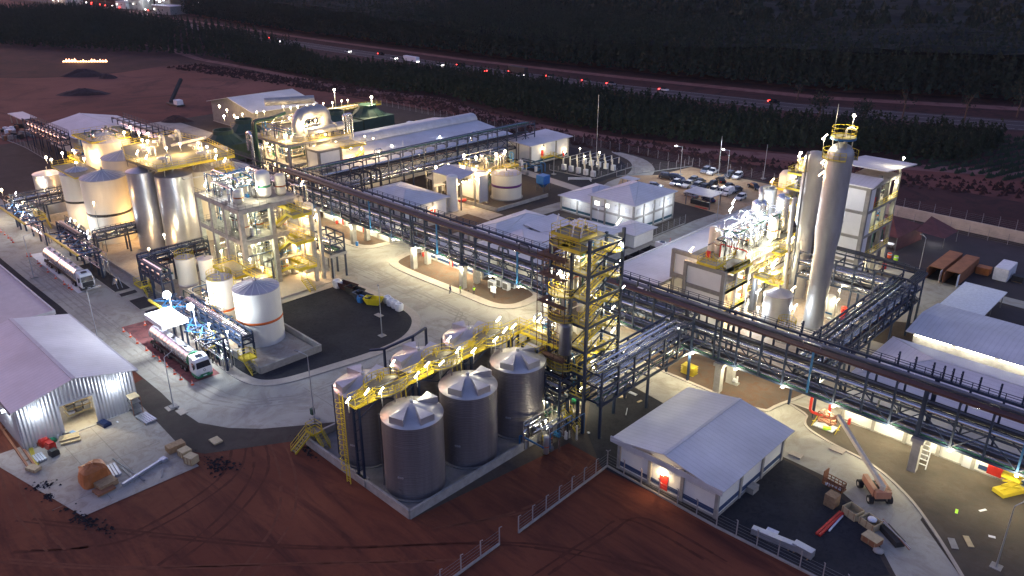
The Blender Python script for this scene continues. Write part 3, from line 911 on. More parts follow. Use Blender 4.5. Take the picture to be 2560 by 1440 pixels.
tile('gravel_field', [(-156, 167), (-131.5, 163), (-132, 180), (-137, 190), (-145, 196), (-200, 198), (-168, 176)], 0.04, 'gravel_dark')
tile('concrete_slab', [(-158, 108), (-130, 118), (-130, 131), (-158, 131)], 0.046, 'pad_concrete')
tile('gravel_field', [(-136, 104.6), (-128.6, 104.6), (-128.6, 125.6), (-137, 125.6)], 0.05, 'gravel_brown')
tile('concrete_slab', [(-215, 98), (-166, 98), (-166, 126), (-215, 130)], 0.05, 'pad_concrete')
tile('dark_yard', [(-35, 139), (-35, 157.2), (-10, 156), (20, 150), (20, 120), (-16, 120), (-17, 138)], 0.046, 'asphalt')
tile('dark_yard', [(-60, 165), (-36, 161.8), (20, 160), (20, 196), (-60, 192)], 0.042, 'asphalt')
tile('gravel_field', [(-300, 50), (-224, 50), (-224, 92), (-300, 92)], 0.18, 'gravel_olive')
def ribbon(mb, pts, w, z, jit=0.0, gap=0.0):
    """thin strip along points with a ragged width, broken here and there"""
    P_ = []
    for (ax, ay), (bx, by) in zip(pts[:-1], pts[1:]):
        n = max(1, int(math.hypot(bx - ax, by - ay) / 0.8))
        P_ += [(ax + (bx - ax) * i / n, ay + (by - ay) * i / n) for i in range(n)]
    for a, b in zip(P_[:-1], P_[1:]):
        if rnd.random() < gap: continue
        L = math.hypot(b[0] - a[0], b[1] - a[1]) or 1
        nx_, ny_ = -(b[1] - a[1]) / L * w / 2 * rnd.uniform(1 - jit, 1 + jit), (b[0] - a[0]) / L * w / 2 * rnd.uniform(1 - jit, 1 + jit)
        mb.add([(a[0] - nx_, a[1] - ny_, z), (b[0] - nx_, b[1] - ny_, z), (b[0] + nx_, b[1] + ny_, z), (a[0] + nx_, a[1] + ny_, z)], [(0, 1, 2, 3)])
ra, rb = MB(), MB()
for k, ctl in enumerate([[(-87.0, 40.6), (-79.4, 36.9), (-74.2, 29.4), (-71.5, 20.0)], [(-84.2, 42.0), (-75.5, 38.5), (-68.5, 33.2), (-63.0, 23.6)], [(-90.6, 13.6), (-76.2, 23.8), (-62.5, 34.5), (-47.3, 50.0), (-32.2, 58.1)], [(-85.3, 9.7), (-75.0, 18.1), (-63.4, 30.1), (-48.7, 45.3)], [(-87.7, 38.7), (-81.1, 33.0), (-79.3, 19.9), (-86.7, 10.1)], [(-55.6, 45.7), (-50.3, 56.6), (-52.6, 69.0)], [(-42.6, 48.0), (-41.9, 57.1), (-40.3, 62.4), (-27.7, 62.5)], [(-101.9, 15.1), (-92.1, 14.0), (-80.4, 14.5)]]):
    cur = []
    n = len(ctl)
    for i in range(n - 1):
        p0, p1, p2, p3 = ctl[max(0, i - 1)], ctl[i], ctl[i + 1], ctl[min(n - 1, i + 2)]
        for j in range(8):
            t_ = j / 8
            cur.append(tuple(0.5 * ((2 * p1[a]) + (-p0[a] + p2[a]) * t_ + (2 * p0[a] - 5 * p1[a] + 4 * p2[a] - p3[a]) * t_ * t_ + (-p0[a] + 3 * p1[a] - 3 * p2[a] + p3[a]) * t_ ** 3) for a in (0, 1)))
    for off in (-0.9, 0.9):
        sh = [(x + off * 0.6, y + off * 0.8) for x, y in cur]
        ribbon(ra if k % 2 else rb, sh, 0.3, 0.004 + 0.0012 * k, 0.5, 0.05)
setting('wheel_ruts', ra, 'rut_soil'); setting('wheel_ruts', rb, 'rut_dark')
jm = MB()
for i in range(17): ribbon(jm, [(-176 + i * 8, 36.8), (-176 + i * 8, 46.0 if -176 + i * 8 < -104 else 36.9)], 0.07, 0.036)
for i in range(16): ribbon(jm, [(-170 + i * 7.5, 81.6), (-170 + i * 7.5, 90.4)], 0.07, 0.036)
ribbon(jm, [(-178, 40.8), (-108, 40.8)], 0.07, 0.036); ribbon(jm, [(-170, 86.2), (-62, 86.2)], 0.07, 0.036)
for y in (52, 60, 68, 76): ribbon(jm, [(-93.4, y), (-81.6, y)], 0.07, 0.036)
for y in (22, 26): ribbon(jm, [(-105, y), (-86.4, y)], 0.06, 0.056)
for x in (-100, -95, -90): ribbon(jm, [(x, 16.4), (x, 32)], 0.06, 0.056)
setting('joint_lines', jm, 'joint')
tm = MB()
for off in (0, 1.9, 3.6, 5.2): ribbon(tm, [(-180, 38.2 + off * 0.6), (-110, 38.4 + off * 0.6), (-100, 39.6 + off * 0.7), (-94 - off * 0.3, 43 + off * 0.4), (-90 - off * 0.4, 50), (-88.6 - off * 0.5, 64), (-88 - off * 0.5, 78), (-92 - off, 84.5 + off * 0.4), (-120, 84 + off * 0.8), (-168, 84 + off * 0.8)], 0.3, 0.033, 0.5, 0.08)
setting('tyre_marks', tm, 'tyre_mark')
# flat covers and patches cast into the ground
def slab(pts, label, m_='sidewalk', z0=0.05, z1=0.24, cat='cover'):
    c = (sum(p[0] for p in pts) / len(pts), sum(p[1] for p in pts) / len(pts))
    t_ = MB().prism(pts, z0, z1).build('concrete_cover', m_)
    tag(t_, label, cat)
def sq(x, y, a, b, r=0.0):
    c, s = math.cos(r), math.sin(r)
    return [(x + i * a / 2 * c - j * b / 2 * s, y + i * a / 2 * s + j * b / 2 * c) for i, j in ((-1, -1), (1, -1), (1, 1), (-1, 1))]
slab(sq(*(-89.6, 36.3), 1.6, 1.2), 'pale loose concrete cover lying on red soil beside the silo compound', 'plywood')
slab(sq(*(-33.3, 86.5), 1.6, 1.0), 'pale concrete cover at the dark gravel edge right of the white shed')
slab(sq(*(-30.0, 91.3), 1.8, 1.1), 'pale concrete cover on the kerb near the boom lift', z1=0.2)
slab(sq(*(-101.9, 35.6), 1.4, 0.9), 'pale concrete cover on gravel by the warehouse, left of its pair', z1=0.12)
slab(sq(*(-99.8, 36.4), 1.7, 1.1), 'pale concrete cover touching the kerb right of the warehouse', z1=0.12)
slab(sq(*(-105.4, 74.9), 1.6, 1.0), 'pale concrete cover in the dark gravel yard near the white bags', z1=0.22)
slab(sq(*(-128.6, 57.7), 1.3, 0.8), 'small cover beside the loading platform gravel', z0=0.16, z1=0.24)

# ---------------------------------------------------------------- low walls round the tank compounds
def wall_run(name, label, pts, h, w=0.3, m_='concrete', cat='wall', z=0.0):
    t = thing(name, label, cat, (pts[0][0], pts[0][1], 0))
    for a, b in zip(pts[:-1], pts[1:]):
        L = math.hypot(b[0] - a[0], b[1] - a[1])
        k = max(1, round(L / 5))
        for i in range(k):
            p = (a[0] + (b[0] - a[0]) * i / k, a[1] + (b[1] - a[1]) * i / k)
            e = 0.025 / (L / k)
            q = (a[0] + (b[0] - a[0]) * (i + 1 - e) / k, a[1] + (b[1] - a[1]) * (i + 1 - e) / k)
            MB().beam((*p, h / 2 + z), (*q, h / 2 + z), w, h).build('wall_panel', m_, t)
    return t
wall_run('containment_wall', 'low grey concrete wall round the six grain coloured silos', [(-80.4, 74), (-80.4, 44.3), (-59.2, 44.3), (-59.2, 73.6)], 1.2)
setting('silo_slab', MB().box(-80.2, 44.5, 0.0, -59.4, 75, 0.2), 'concrete_dark')
wall_run('containment_wall', 'low concrete wall round the white tank with the orange band', [(-119.5, 49.6), (-101.4, 49.6), (-101.2, 60.2), (-116.5, 60.4)], 1.3)
setting('tank_slab', MB().box(-122, 49.9, 0.0, -101.6, 60, 0.28), 'pad_concrete')
wall_run('containment_wall', 'long low concrete wall between the street gravel and cream tanks', [(-207, 51.6), (-140.5, 51.6)], 1.0)
wall_run('containment_wall', 'low wall round the small stainless tanks at far left', [(-222, 52.4), (-203, 52.4), (-203, 62)], 1.8)
wall_run('containment_wall', 'low pale wall beside the purple banded tank', [(-146.6, 131), (-133, 131.8), (-132.6, 150)], 0.9)
wall_run('boundary_wall', 'long pale boundary wall beyond the tarpaulin tent', [(-66, 196.6), (-34, 196.0), (20, 196)], 2.6, 0.35, 'track_wall')

# ---------------------------------------------------------------- fences
def fence(name, label, pts, h=2.3, step=3.0, mesh=True, kerb=True, m_='fence_post', lean=True):
    t = thing(name, label, 'fence', (pts[0][0], pts[0][1], 0))
    first = None
    for a, b in zip(pts[:-1], pts[1:]):
        L = math.hypot(b[0] - a[0], b[1] - a[1])
        n = max(1, round(L / step))
        an = math.atan2(b[1] - a[1], b[0] - a[0])
        for i in range(n + (b == pts[-1])):
            x, y = a[0] + (b[0] - a[0]) * i / n, a[1] + (b[1] - a[1]) * i / n
            if first is None:
                pm = MB().beam((0, 0, 0), (0, 0, h), 0.1)
                if lean: pm.beam((0, 0, h), (0, -0.35, h + 0.35), 0.09)
                first = proto('post', pm, m_, t, (x, y, 0), an)
            else: clone(first, t, (x, y, 0), an)
        if mesh:
            w = MB()
            k = 0.25
            while k < h:
                w.beam((a[0], a[1], k), (b[0], b[1], k), 0.022)
                k += 0.42
            w.build('wire', 'steel_grey', t)
        if kerb:
            MB().beam((a[0], a[1], 0.1), (b[0], b[1], 0.1), 0.2, 0.3).build('kerb', 'concrete', t)
    return t
fence('wire_fence', 'short post and wire fence on red soil right of the silos', [(-48.7, 51.2), (-49.2, 67.8)], step=2.4)
fence('wire_fence', 'post and wire fence along the front of the white shed', [(-49.2, 67.8), (-33.4, 67.3), (-14, 67.9)], step=2.45)
fence('wire_fence', 'post and wire fence at the bottom edge of the picture', [(-48.6, 34), (-48.9, 48.4)], step=2.7)
fence('wire_fence', 'long perimeter fence behind the warehouses and car park', [(-275, 199), (-207, 200.5), (-150, 203.6), (-121, 204.2), (-97, 203.6), (-66, 204.2), (-20, 205), (15, 206)], step=3.6, kerb=False)
fence('wire_fence', 'fence dividing the car park from the gravel yard', [(-131.6, 178), (-122.6, 203)], step=2.8)
fence('wire_fence', 'fence round the electrical yard with insulators', [(-150, 170.2), (-134.5, 171.6), (-134.8, 190.5)], step=3.0, h=1.8, lean=False)
fence('wire_fence', 'fence across the pale yard far left', [(-318, 71.8), (-290, 73.0), (-262, 72)], step=3.5)
fence('wire_fence', 'fence in front of the pale boundary wall', [(-64, 193), (15, 192)], step=4.0, kerb=False)
fence('wire_fence', 'fence beside the grey gate house by the office', [(-100.5, 136), (-94.8, 139.5), (-94.8, 156)], step=2.2, lean=False)

# ---------------------------------------------------------------- forests
def tree_mb(mb, x, y, h, r, rr, n=20):
    """one plantation tree: ragged leaf clumps tapering to the top"""
    for k in range(n):
        t = (k + rr.random()) / n
        q = r * (1.0 - 0.8 * t) * rr.uniform(0.35, 1.0)
        a = rr.uniform(0, 6.283)
        s = (0.3 + 0.32 * (1 - t)) * r * rr.uniform(0.7, 1.2)
        cx, cy, cz = x + q * math.cos(a), y + q * math.sin(a), h * (0.14 + 0.8 * t)
        b = rr.uniform(0, 6.283)
        ux, uy = math.cos(b) * s, math.sin(b) * s
        mb.add([(cx - ux, cy - uy, cz - s * 0.4), (cx + ux, cy + uy, cz - s * rr.uniform(0, 0.5)), (cx - uy * 0.4, cy + ux * 0.4, cz + s * 1.15)], [(0, 1, 2)])
        if k % 2: mb.add([(cx - uy, cy + ux, cz), (cx + uy, cy - ux, cz - 0.2 * s), (cx, cy, cz + s * 0.9)], [(0, 1, 2)])
def line_at(pts, x):
    for (ax, ay), (bx, by) in zip(pts[:-1], pts[1:]):
        if ax <= x <= bx: return ay + (by - ay) * (x - ax) / (bx - ax)
    return pts[0][1] if x < pts[0][0] else pts[-1][1]
near_lo = [(-900, 172), (-620, 150), (-470, 219), (-396, 220), (-300, 220), (-262, 230), (-180, 219), (-142, 226), (-112, 240), (-84, 256), (-62, 264)]
near_hi = [(-900, 302), (-540, 286), (-440, 266), (-405, 252), (-370, 240), (-300, 264), (-262, 269), (-240, 271), (-180, 267), (-142, 268), (-112, 276), (-84, 290), (-62, 300)]
f1 = MB(); rr = random.Random(5)
x = -900
while x < -64:
    lo, hi = line_at(near_lo, x), line_at(near_hi, x)
    y = lo
    while y < hi:
        hh = rr.uniform(6.5, 9.8) * (1.35 if x < -430 else 1)
        tree_mb(f1, x + rr.uniform(-0.7, 0.7), y + rr.uniform(-0.7, 0.7), hh, rr.uniform(1.2, 1.8), rr)
        y += 2.5 if x > -430 else 4.4
    x += 2.8 if x > -430 else 4.8
setting('plantation_near', f1, 'leaf_mid', 'stuff')
far_lo = [(-1500, 372), (-730, 345), (-540, 330), (-344, 328), (-238, 339), (-146, 352), (-82, 382), (60, 460)]
f2 = MB()
x = -760
while x < 60:
    lo = line_at(far_lo, x)
    y = lo
    while y < lo + 150:
        tree_mb(f2, x + rr.uniform(-1.4, 1.4), y + rr.uniform(-1.4, 1.4), rr.uniform(17, 23), rr.uniform(1.7, 2.7), rr, 22)
        y += 3.7
    x += 3.7
y = 0
for i in range(5500):
    x = rr.uniform(-1500, 160); y = line_at(far_lo, x) + 145 + rr.random() ** 1.5 * 900
    tree_mb(f2, x, y, rr.uniform(18, 26), rr.uniform(5, 9), rr)
setting('forest_far', f2, 'leaf_dark', 'stuff')
# the unbroken canopy behind the first rows
m = MB()
nx, ny = 150, 110
for j in range(ny + 1):
    for i in range(nx + 1):
        x = -2600 + 3000 * i / nx
        y = line_at(far_lo, x) + 12 + (j / ny) ** 1.6 * 3200
        m.v.append((x + rr.uniform(-5, 5), y + rr.uniform(-2, 2) * (1 + j / 12), 15.5 + rr.uniform(-1.6, 1.6) * (1 + j / 60) + 3 * math.sin(x * 0.013 + y * 0.007)))
for j in range(ny):
    for i in range(nx):
        a = j * (nx + 1) + i
        m.f.append((a, a + 1, a + nx + 2, a + nx + 1)); m.sm.append(False)
setting('forest_canopy', m, 'canopy_far', 'stuff')
# scrub and tufts on the open ground by the track
m = MB()
for i in range(2600):
    x = rr.uniform(-440, -40); y = line_at([(-440, 200), (-262, 222), (-180, 210), (-112, 222), (-62, 240), (-40, 250)], x) + rr.uniform(-14, 4)
    s = rr.uniform(0.3, 1.1)
    pts = [(x + s * math.cos(a), y + s * math.sin(a), 0) for a in (0.3, 2.4, 4.5)] + [(x, y, s * rr.uniform(0.7, 1.4))]
    m.add(pts, [(0, 1, 3), (1, 2, 3), (2, 0, 3)])
setting('scrub', m, 'dry_grass', 'stuff')
# planted rows of young crops at right
m = MB()
for k in range(26):
    for i in range(90):
        x = -96 + k * 4.0 + i * 0.34; y = 246 + i * 1.25 + k * 0.4
        if y > 226 + 85 + k or rr.random() < 0.12 or x < -82 + (i * 0.05): continue
        s = rr.uniform(0.7, 1.3)
        pts = [(x + s * math.cos(a) + rr.uniform(-.2, .2), y + s * math.sin(a), 0) for a in (0.3, 2.4, 4.5)] + [(x, y, s * rr.uniform(0.9, 1.8))]
        m.add(pts, [(0, 1, 3), (1, 2, 3), (2, 0, 3)])
setting('crop_rows', m, 'leaf_mid', 'stuff')

def big_tree(x, y, h, r, label, bare=False):
    t = thing('tree', label, 'tree', (x, y, 0), 'trees standing between highway and plantation')
    tm = MB().tube((x, y, 0), (x + 0.2, y, h * 0.55), 0.35, 6, 0.2)
    for k in range(5):
        a = rr.uniform(0, 6.28); z = h * rr.uniform(0.3, 0.55)
        tm.tube((x + 0.1, y, z), (x + r * 0.6 * math.cos(a), y + r * 0.6 * math.sin(a), z + h * 0.3), 0.13, 5, 0.04)
    tm.build('trunk', 'bark', t)
    cm = MB()
    for i in range(90 if bare else 420):
        u, v, w = rr.gauss(0, 0.45), rr.gauss(0, 0.45), rr.gauss(0, 0.42)
        q = math.sqrt(u * u + v * v + w * w)
        if q > 1: u, v, w = u / q, v / q, w / q
        c = Vector((x + u * r, y + v * r, h * 0.62 + w * h * 0.38))
        s = rr.uniform(0.3, 0.75)
        p = [c + Vector((rr.uniform(-s, s), rr.uniform(-s, s), rr.uniform(-s, s))) for _ in range(3)]
        cm.add(p, [(0, 1, 2)])
    cm.build('crown', 'leaf_dark', t)
for x, y, h, r, lb, br in [(-127, 297, 11, 4.2, 'dark round tree just left of the tall column top', False),
                           (-112, 300, 9, 4.0, 'squat dark tree right of the tall column top', False),
                           (-104, 318, 13, 4.6, 'thin sparse tree beside the highway marking', True),
                           (-86, 330, 13, 3.8, 'slim leaning tree nearest the right edge', True),
                           (-152, 331, 8, 3.0, 'lone small tree between the two tracks', True),
                           (-74, 352, 14, 5.5, 'broad dark tree at the far right edge', False)]:
    big_tree(x, y, h, r, lb, br)

# mounds and things out on the red field
def mound(x, y, a, b, h, label, rz=0.4, m_='mound_earth'):
    mb_ = MB(); n = 16
    P = []
    for k in range(4):
        f = 1 - k / 3.6
        for i in range(n):
            t = 6.283 * i / n
            q = f * rr.uniform(0.85, 1.12)
            u, v = a * q * math.cos(t), b * q * math.sin(t)
            P.append((x + u * math.cos(rz) - v * math.sin(rz), y + u * math.sin(rz) + v * math.cos(rz), (0, 0.45, 0.8, 1)[k] * h * rr.uniform(0.85, 1.1) if k else -0.05))
    mb_.add(P, [(k * n + i, k * n + (i + 1) % n, (k + 1) * n + (i + 1) % n, (k + 1) * n + i) for k in range(3) for i in range(n)] + [tuple(3 * n + i for i in range(n))])
    tag(mb_.build('earth_mound', m_), label, 'mound')
mound(-440, 144, 12, 5, 3.2, 'long dark earth mound farthest out on the red field', 0.85)
mound(-384, 124, 11, 5, 2.4, 'dark earth mound nearer the left warehouses', 0.85)
mound(-296, 126, 6, 3, 2.2, 'dark heap just beyond the plant fence', 0.8)
mound(-424, 150, 5, 3, 2.0, 'small dark heap beside a pale vehicle on the field', 0.6)
m = MB()
for (x0_, y0_, a_, b_, n_, r0) in ((*(-84.7, 34.1), 3.2, 1.6, 110, 0.2), (*(-95.7, 17.3), 1.8, 1.0, 70, 0.9), (*(-85.5, 18.5), 4.2, 0.8, 110, 0.3), (*(-93.1, 17.1), 1.0, 0.8, 40, 0.2), (*(-80.0, 43.6), 3.5, 0.8, 60, -0.1)):
    for i in range(n_):
        u, v = rr.gauss(0, 0.45) * a_, rr.gauss(0, 0.45) * b_
        x, y = x0_ + u * math.cos(r0) - v * math.sin(r0), y0_ + u * math.sin(r0) + v * math.cos(r0)
        s_ = rr.uniform(0.08, 0.32)
        m.add([(x + s_ * math.cos(q + i), y + s_ * math.sin(q + i), 0.0) for q in (0.3, 2.4, 4.5)] + [(x, y, s_ * rr.uniform(0.4, 0.9))], [(0, 1, 3), (1, 2, 3), (2, 0, 3)])
setting('dead_scrub', m, 'soot', 'stuff')
# burning strip of grass
t = thing('grass_fire', 'glowing line of burning grass far out on the left field', 'fire', (-494, 164, 0))
for i in range(16):
    x, y = -502.8 + 17 * i / 15, 155.9 + 16.5 * i / 15
    h = rr.uniform(0.5, 1.7)
    fm = MB().lathe(x, y, [(0.55, 0.02), (0.8, h * 0.35), (0.35, h * 0.8), (0.01, h * 1.3)], 6)
    fm.build('flame', 'flame', t)
glow(-494, 162, 2.5, 1500, 'amber', 1.0)
# lattice mast lying out on the field
t = thing('work_vehicle', 'pale tracked vehicle with a raised dark mast on the red field', 'crane', (-326, 141, 0))
MB().box(-328, 139.5, 0.5, -324.5, 142, 2.4).build('cab', 'plastic_white', t)
MB().box(-334, 139, 0.1, -324, 142.4, 0.6).build('track', 'chassis', t)
MB().beam((-333, 140.5, 0.6), (-339, 149, 8.5), 1.1).build('boom', 'chassis', t)

# distant town and traffic
t0 = None
bl = [(-905, 352), (-880, 358), (-1010, 330), (-980, 392), (-845, 366), (-1060, 345), (-930, 410), (-800, 352), (-1120, 380), (-1000, 440), (-870, 420), (-1200, 400)]
for i, (x, y) in enumerate(bl):
    w_, d_, h_ = rr.uniform(14, 34), rr.uniform(10, 20), rr.uniform(5, 10)
    t = thing('town_building', ['low pale', 'long grey', 'small cream'][i % 3] + ' building in the distant lit town, ' + ['nearest the plantation', 'behind the street lights', 'beside the traffic queue', 'farther back', 'right of the lit yard', 'leftmost', 'half hidden by trees', 'at the road bend', 'under the top edge', 'topmost', 'between two lights', 'at the far left top'][i], 'building', (x, y, 0))
    MB().cbox(x, y, 0, w_, d_, h_, 0.1).build('wall', ['wall_panel', 'concrete', 'tank_cream'][i % 3], t)
    MB().cbox(x, y, h_, w_ + 1, d_ + 1, 0.4, 0.1).build('roof', 'roof_trim', t)
    wm = None
    for k in range(3):
        wmb = MB().box(0, 0, 0, 1.8, 0.1, 1.4)
        o = proto('window', wmb, 'window_lit' if rr.random() < 0.6 else 'glass_dark', t, (x - w_ * 0.35 + k * w_ * 0.28, y - d_ / 2 - w_ * 0.05 - 0.4, h_ * 0.5))
for i, (u, y) in enumerate([(-860, 349), (-848, 362), (-890, 345), (-905, 372), (-826, 358), (-960, 352), (-1000, 340), (-920, 392), (-805, 345), (-1090, 352), (-1040, 372), (-880, 390), (-842, 350)]):
    t = thing('town_lamp', 'white lamp over the distant town, ' + ['beside the grey yard', 'brightest of the cluster', 'left of the cluster', 'behind the pale roofs', 'nearest the trees', 'over the traffic', 'at the road bend', 'on the rise', 'by the plantation edge', 'far left', 'second from far left', 'above the long roof', 'low by the wall'][i], 'street lamp', (u, y, 0))
    MB().tube((u, y, 0), (u, y, 11), 0.15, 5).build('pole', 'steel_grey', t)
    MB().ball((u, y, 11.3), 0.8, 6).build('lamp_bulb', 'lamp_cool', t)
    if i % 3 == 0: glow(u, y - 1.5, 9.5, 4500, 'cool', 0.6)

# ================================================================ PIPE RACKS
t_main = rack('pipe_rack', 'long navy main pipe rack on concrete piers crossing the whole plant', 'x', -168, 14, 93.5, 97.1, 5.1, 11.4, bay=3.55, piers=(-158.5, -138.9, -118.3, -103.7, -83.1, -48.9, -21.5, 1), pipes=26, topbeam='maroon', blue=(-133, -112, -90, -76, -35.5, -12.5), seed=4)
rack('pipe_rack', 'far upper left pipe rack running on beyond the cooling towers', 'x', -268, -168.5, 93.5, 97.1, 5.0, 10.0, bay=4.4, pipes=14, seed=6, legbay=13)
rack('pipe_rack', 'dark pipe rack along the front of the long white hall', 'y', 98.5, 178, -167.2, -163.2, 4.4, 10.6, bay=3.9, pipes=20, seed=8, legbay=8, silver=0.35)
rack('pipe_rack', 'pipe rack bridging from the main rack to the yellow stair tower', 'y', 72, 93.2, -57.6, -53.8, 5.0, 9.8, bay=3.3, pipes=20, seed=12, silver=0.8, legbay=11, guard=False)
rack('pipe_rack', 'dark rack between the yellow tower and the silos', 'x', -68.2, -58, 68.6, 72.4, 4.8, 8.8, bay=2.9, pipes=14, seed=13, legbay=5, guard=False)
rack('pipe_rack', 'dark rack running away behind the right hand hipped roof', 'y', 97.6, 133, -39.8, -36.2, 5.0, 9.4, bay=3.2, pipes=18, seed=14, silver=0.3, legbay=8)
rack('pipe_rack', 'dark rack turning in front of the tall concrete building', 'x', -56, -36, 131.6, 135.4, 5.2, 9.8, bay=3.3, pipes=14, seed=15, silver=0.2, legbay=9.5)
rack('pipe_rack', 'dark rack below the process building beside the two tall columns', 'x', -80, -58.5, 99.5, 103, 4.6, 8.0, bay=3.3, pipes=10, seed=16, guard=False)
rack('pipe_rack', 'small dark rack in front of the stainless silos', 'y', 51, 64, -147.2, -145.2, 4.6, 7.0, bay=2.4, pipes=10, seed=17, legbay=8, silver=0.4)
rack('pipe_rack', 'dark rack descending beside the small white tanks', 'x', -145, -136, 50.4, 52.2, 4.4, 6.8, bay=2.4, pipes=10, seed=18, legbay=5, silver=0.4)
rack('pipe_rack', 'dark rack in front of the black banded tank', 'y', 51.4, 64, -171, -169.2, 4.0, 5.8, bay=2.0, pipes=8, seed=19, legbay=7, silver=0.5)
rack('pipe_rack', 'dark rack along the street side of the cream tanks', 'x', -183, -171.2, 48.4, 50.2, 4.0, 5.8, bay=2.0, pipes=8, seed=20, legbay=8, silver=0.5)
rack('pipe_rack', 'dark rack at the far left by the stainless tanks', 'y', 46, 58.5, -204.5, -202, 4.6, 7.6, bay=2.4, pipes=9, seed=21, legbay=6, silver=0.3)
rack('pipe_rack', 'far left rack along the side of the white gabled warehouse', 'x', -292, -258, 74.5, 77.0, 5.5, 9.0, bay=3.4, pipes=10, seed=22, legbay=7)
rack('pipe_rack', 'rack behind the deck on the stainless silos', 'y', 82, 93, -232, -229, 4.4, 9.0, bay=2.7, pipes=12, seed=23, legbay=5, silver=0.3)
rack('pipe_rack', 'silver pipe bundle rack behind the second tanker truck', 'x', -127, -106.5, 49.8, 51.6, 3.0, 4.9, bay=2.3, pipes=12, seed=24, legbay=4.6, silver=0.9, guard=False)
rack('pipe_rack', 'short dark rack on a concrete portal right of the yellow stairs', 'x', -131.2, -125.2, 78.8, 82, 5.4, 8.8, bay=2.4, pipes=8, seed=25, legbay=3.6, silver=0.4, guard=False)

for i in range(23):
    x = -160 + i * 7.1
    MB().cbox(x, 93.3, 4.74, 0.34, 0.2, 0.1).build('lamp_bulb', 'lamp_neutral', t_main)
    glow(x, 92.8, 4.4, 900 if -130 < x < -64 else 620, 'neutral', 0.15)
    if i % 3 == 1: glow(x, 97.8, 4.4, 300, 'neutral', 0.2)
for b in (94.2, 95.1): MB().tube((-168, b, 5.0), (14, b, 5.0), 0.17, 8).build('pipe', 'pipe_green' if b < 95 else 'maroon', t_main)
# arched pipes that drop off the racks
for (x, y) in ((-27.9, 93.5), (-25.9, 93.7), (-23.8, 93.8), (-21.6, 94.0), (-20.6, 93.8), (-18.6, 93.6), (-16.4, 94.1), (-14.0, 93.4), (-38.1, 92.0), (-40.6, 91.9), (-22.6, 93.8)):
    MB().beam((x + 1.2, 97.25, 11.3), (x + 1.2, 97.25, 13.4), 0.2).build('bracket_post', 'steel_navy', t_main)
    for k in (0.7, 1.2, 1.7): MB().beam((x + 1.2, 97.2, 11.4 + k), (x + 1.2, 96.6, 11.55 + k), 0.09).build('bracket', 'steel_navy', t_main)
t = thing('pipe_bundle', 'bundle of dark pipes bending round the corner of the right rack', 'pipes', (-40, 134, 0))
for i in range(6):
    MB().path([(-57 + i * 0.1, 142 - i * 0.35, 13.6), (-53.2 - i * 0.35, 142 - i * 0.35, 13.6), (-53.2 - i * 0.35, 138 - i * 0.3, 13.6), (-53.2 - i * 0.35, 137.4 - i * 0.3, 10.3), (-40 + i * 0.36, 137.2 - i * 0.3, 10.3), (-35.6 - i * 0.3, 135.5, 10.2), (-35.7 - i * 0.3, 130 + i * 0.2, 9.8)], 0.13, 7).build('pipe', 'pipe_black', t)
t = thing('pipe_bundle', 'three thick black pipes arching under the hall rack', 'pipes', (-163, 118, 0))
for i in range(3):
    y = 112.5 + i * 3.0
    MB().path([(-166, y, 7.6), (-161.6, y, 7.6), (-161.6, y, 0.1)], 0.32, 9).build('pipe', 'pipe_black', t)
t = thing('fire_main', 'red pipe loop standing under the main rack at right', 'pipe', (-35, 98.3, 0))
MB().path([(-36.2, 96.3, 5.5), (-36.2, 96.3, 1.0), (-33.6, 96.3, 1.0), (-33.6, 96.3, 5.5)], 0.2, 9).build('pipe', 'pipe_red', t)
for x in (-35.7, -34.2): MB().beam((x, 96.3, 0.15), (x, 96.3, 0.8), 0.15).build('support', 'steel_navy', t)

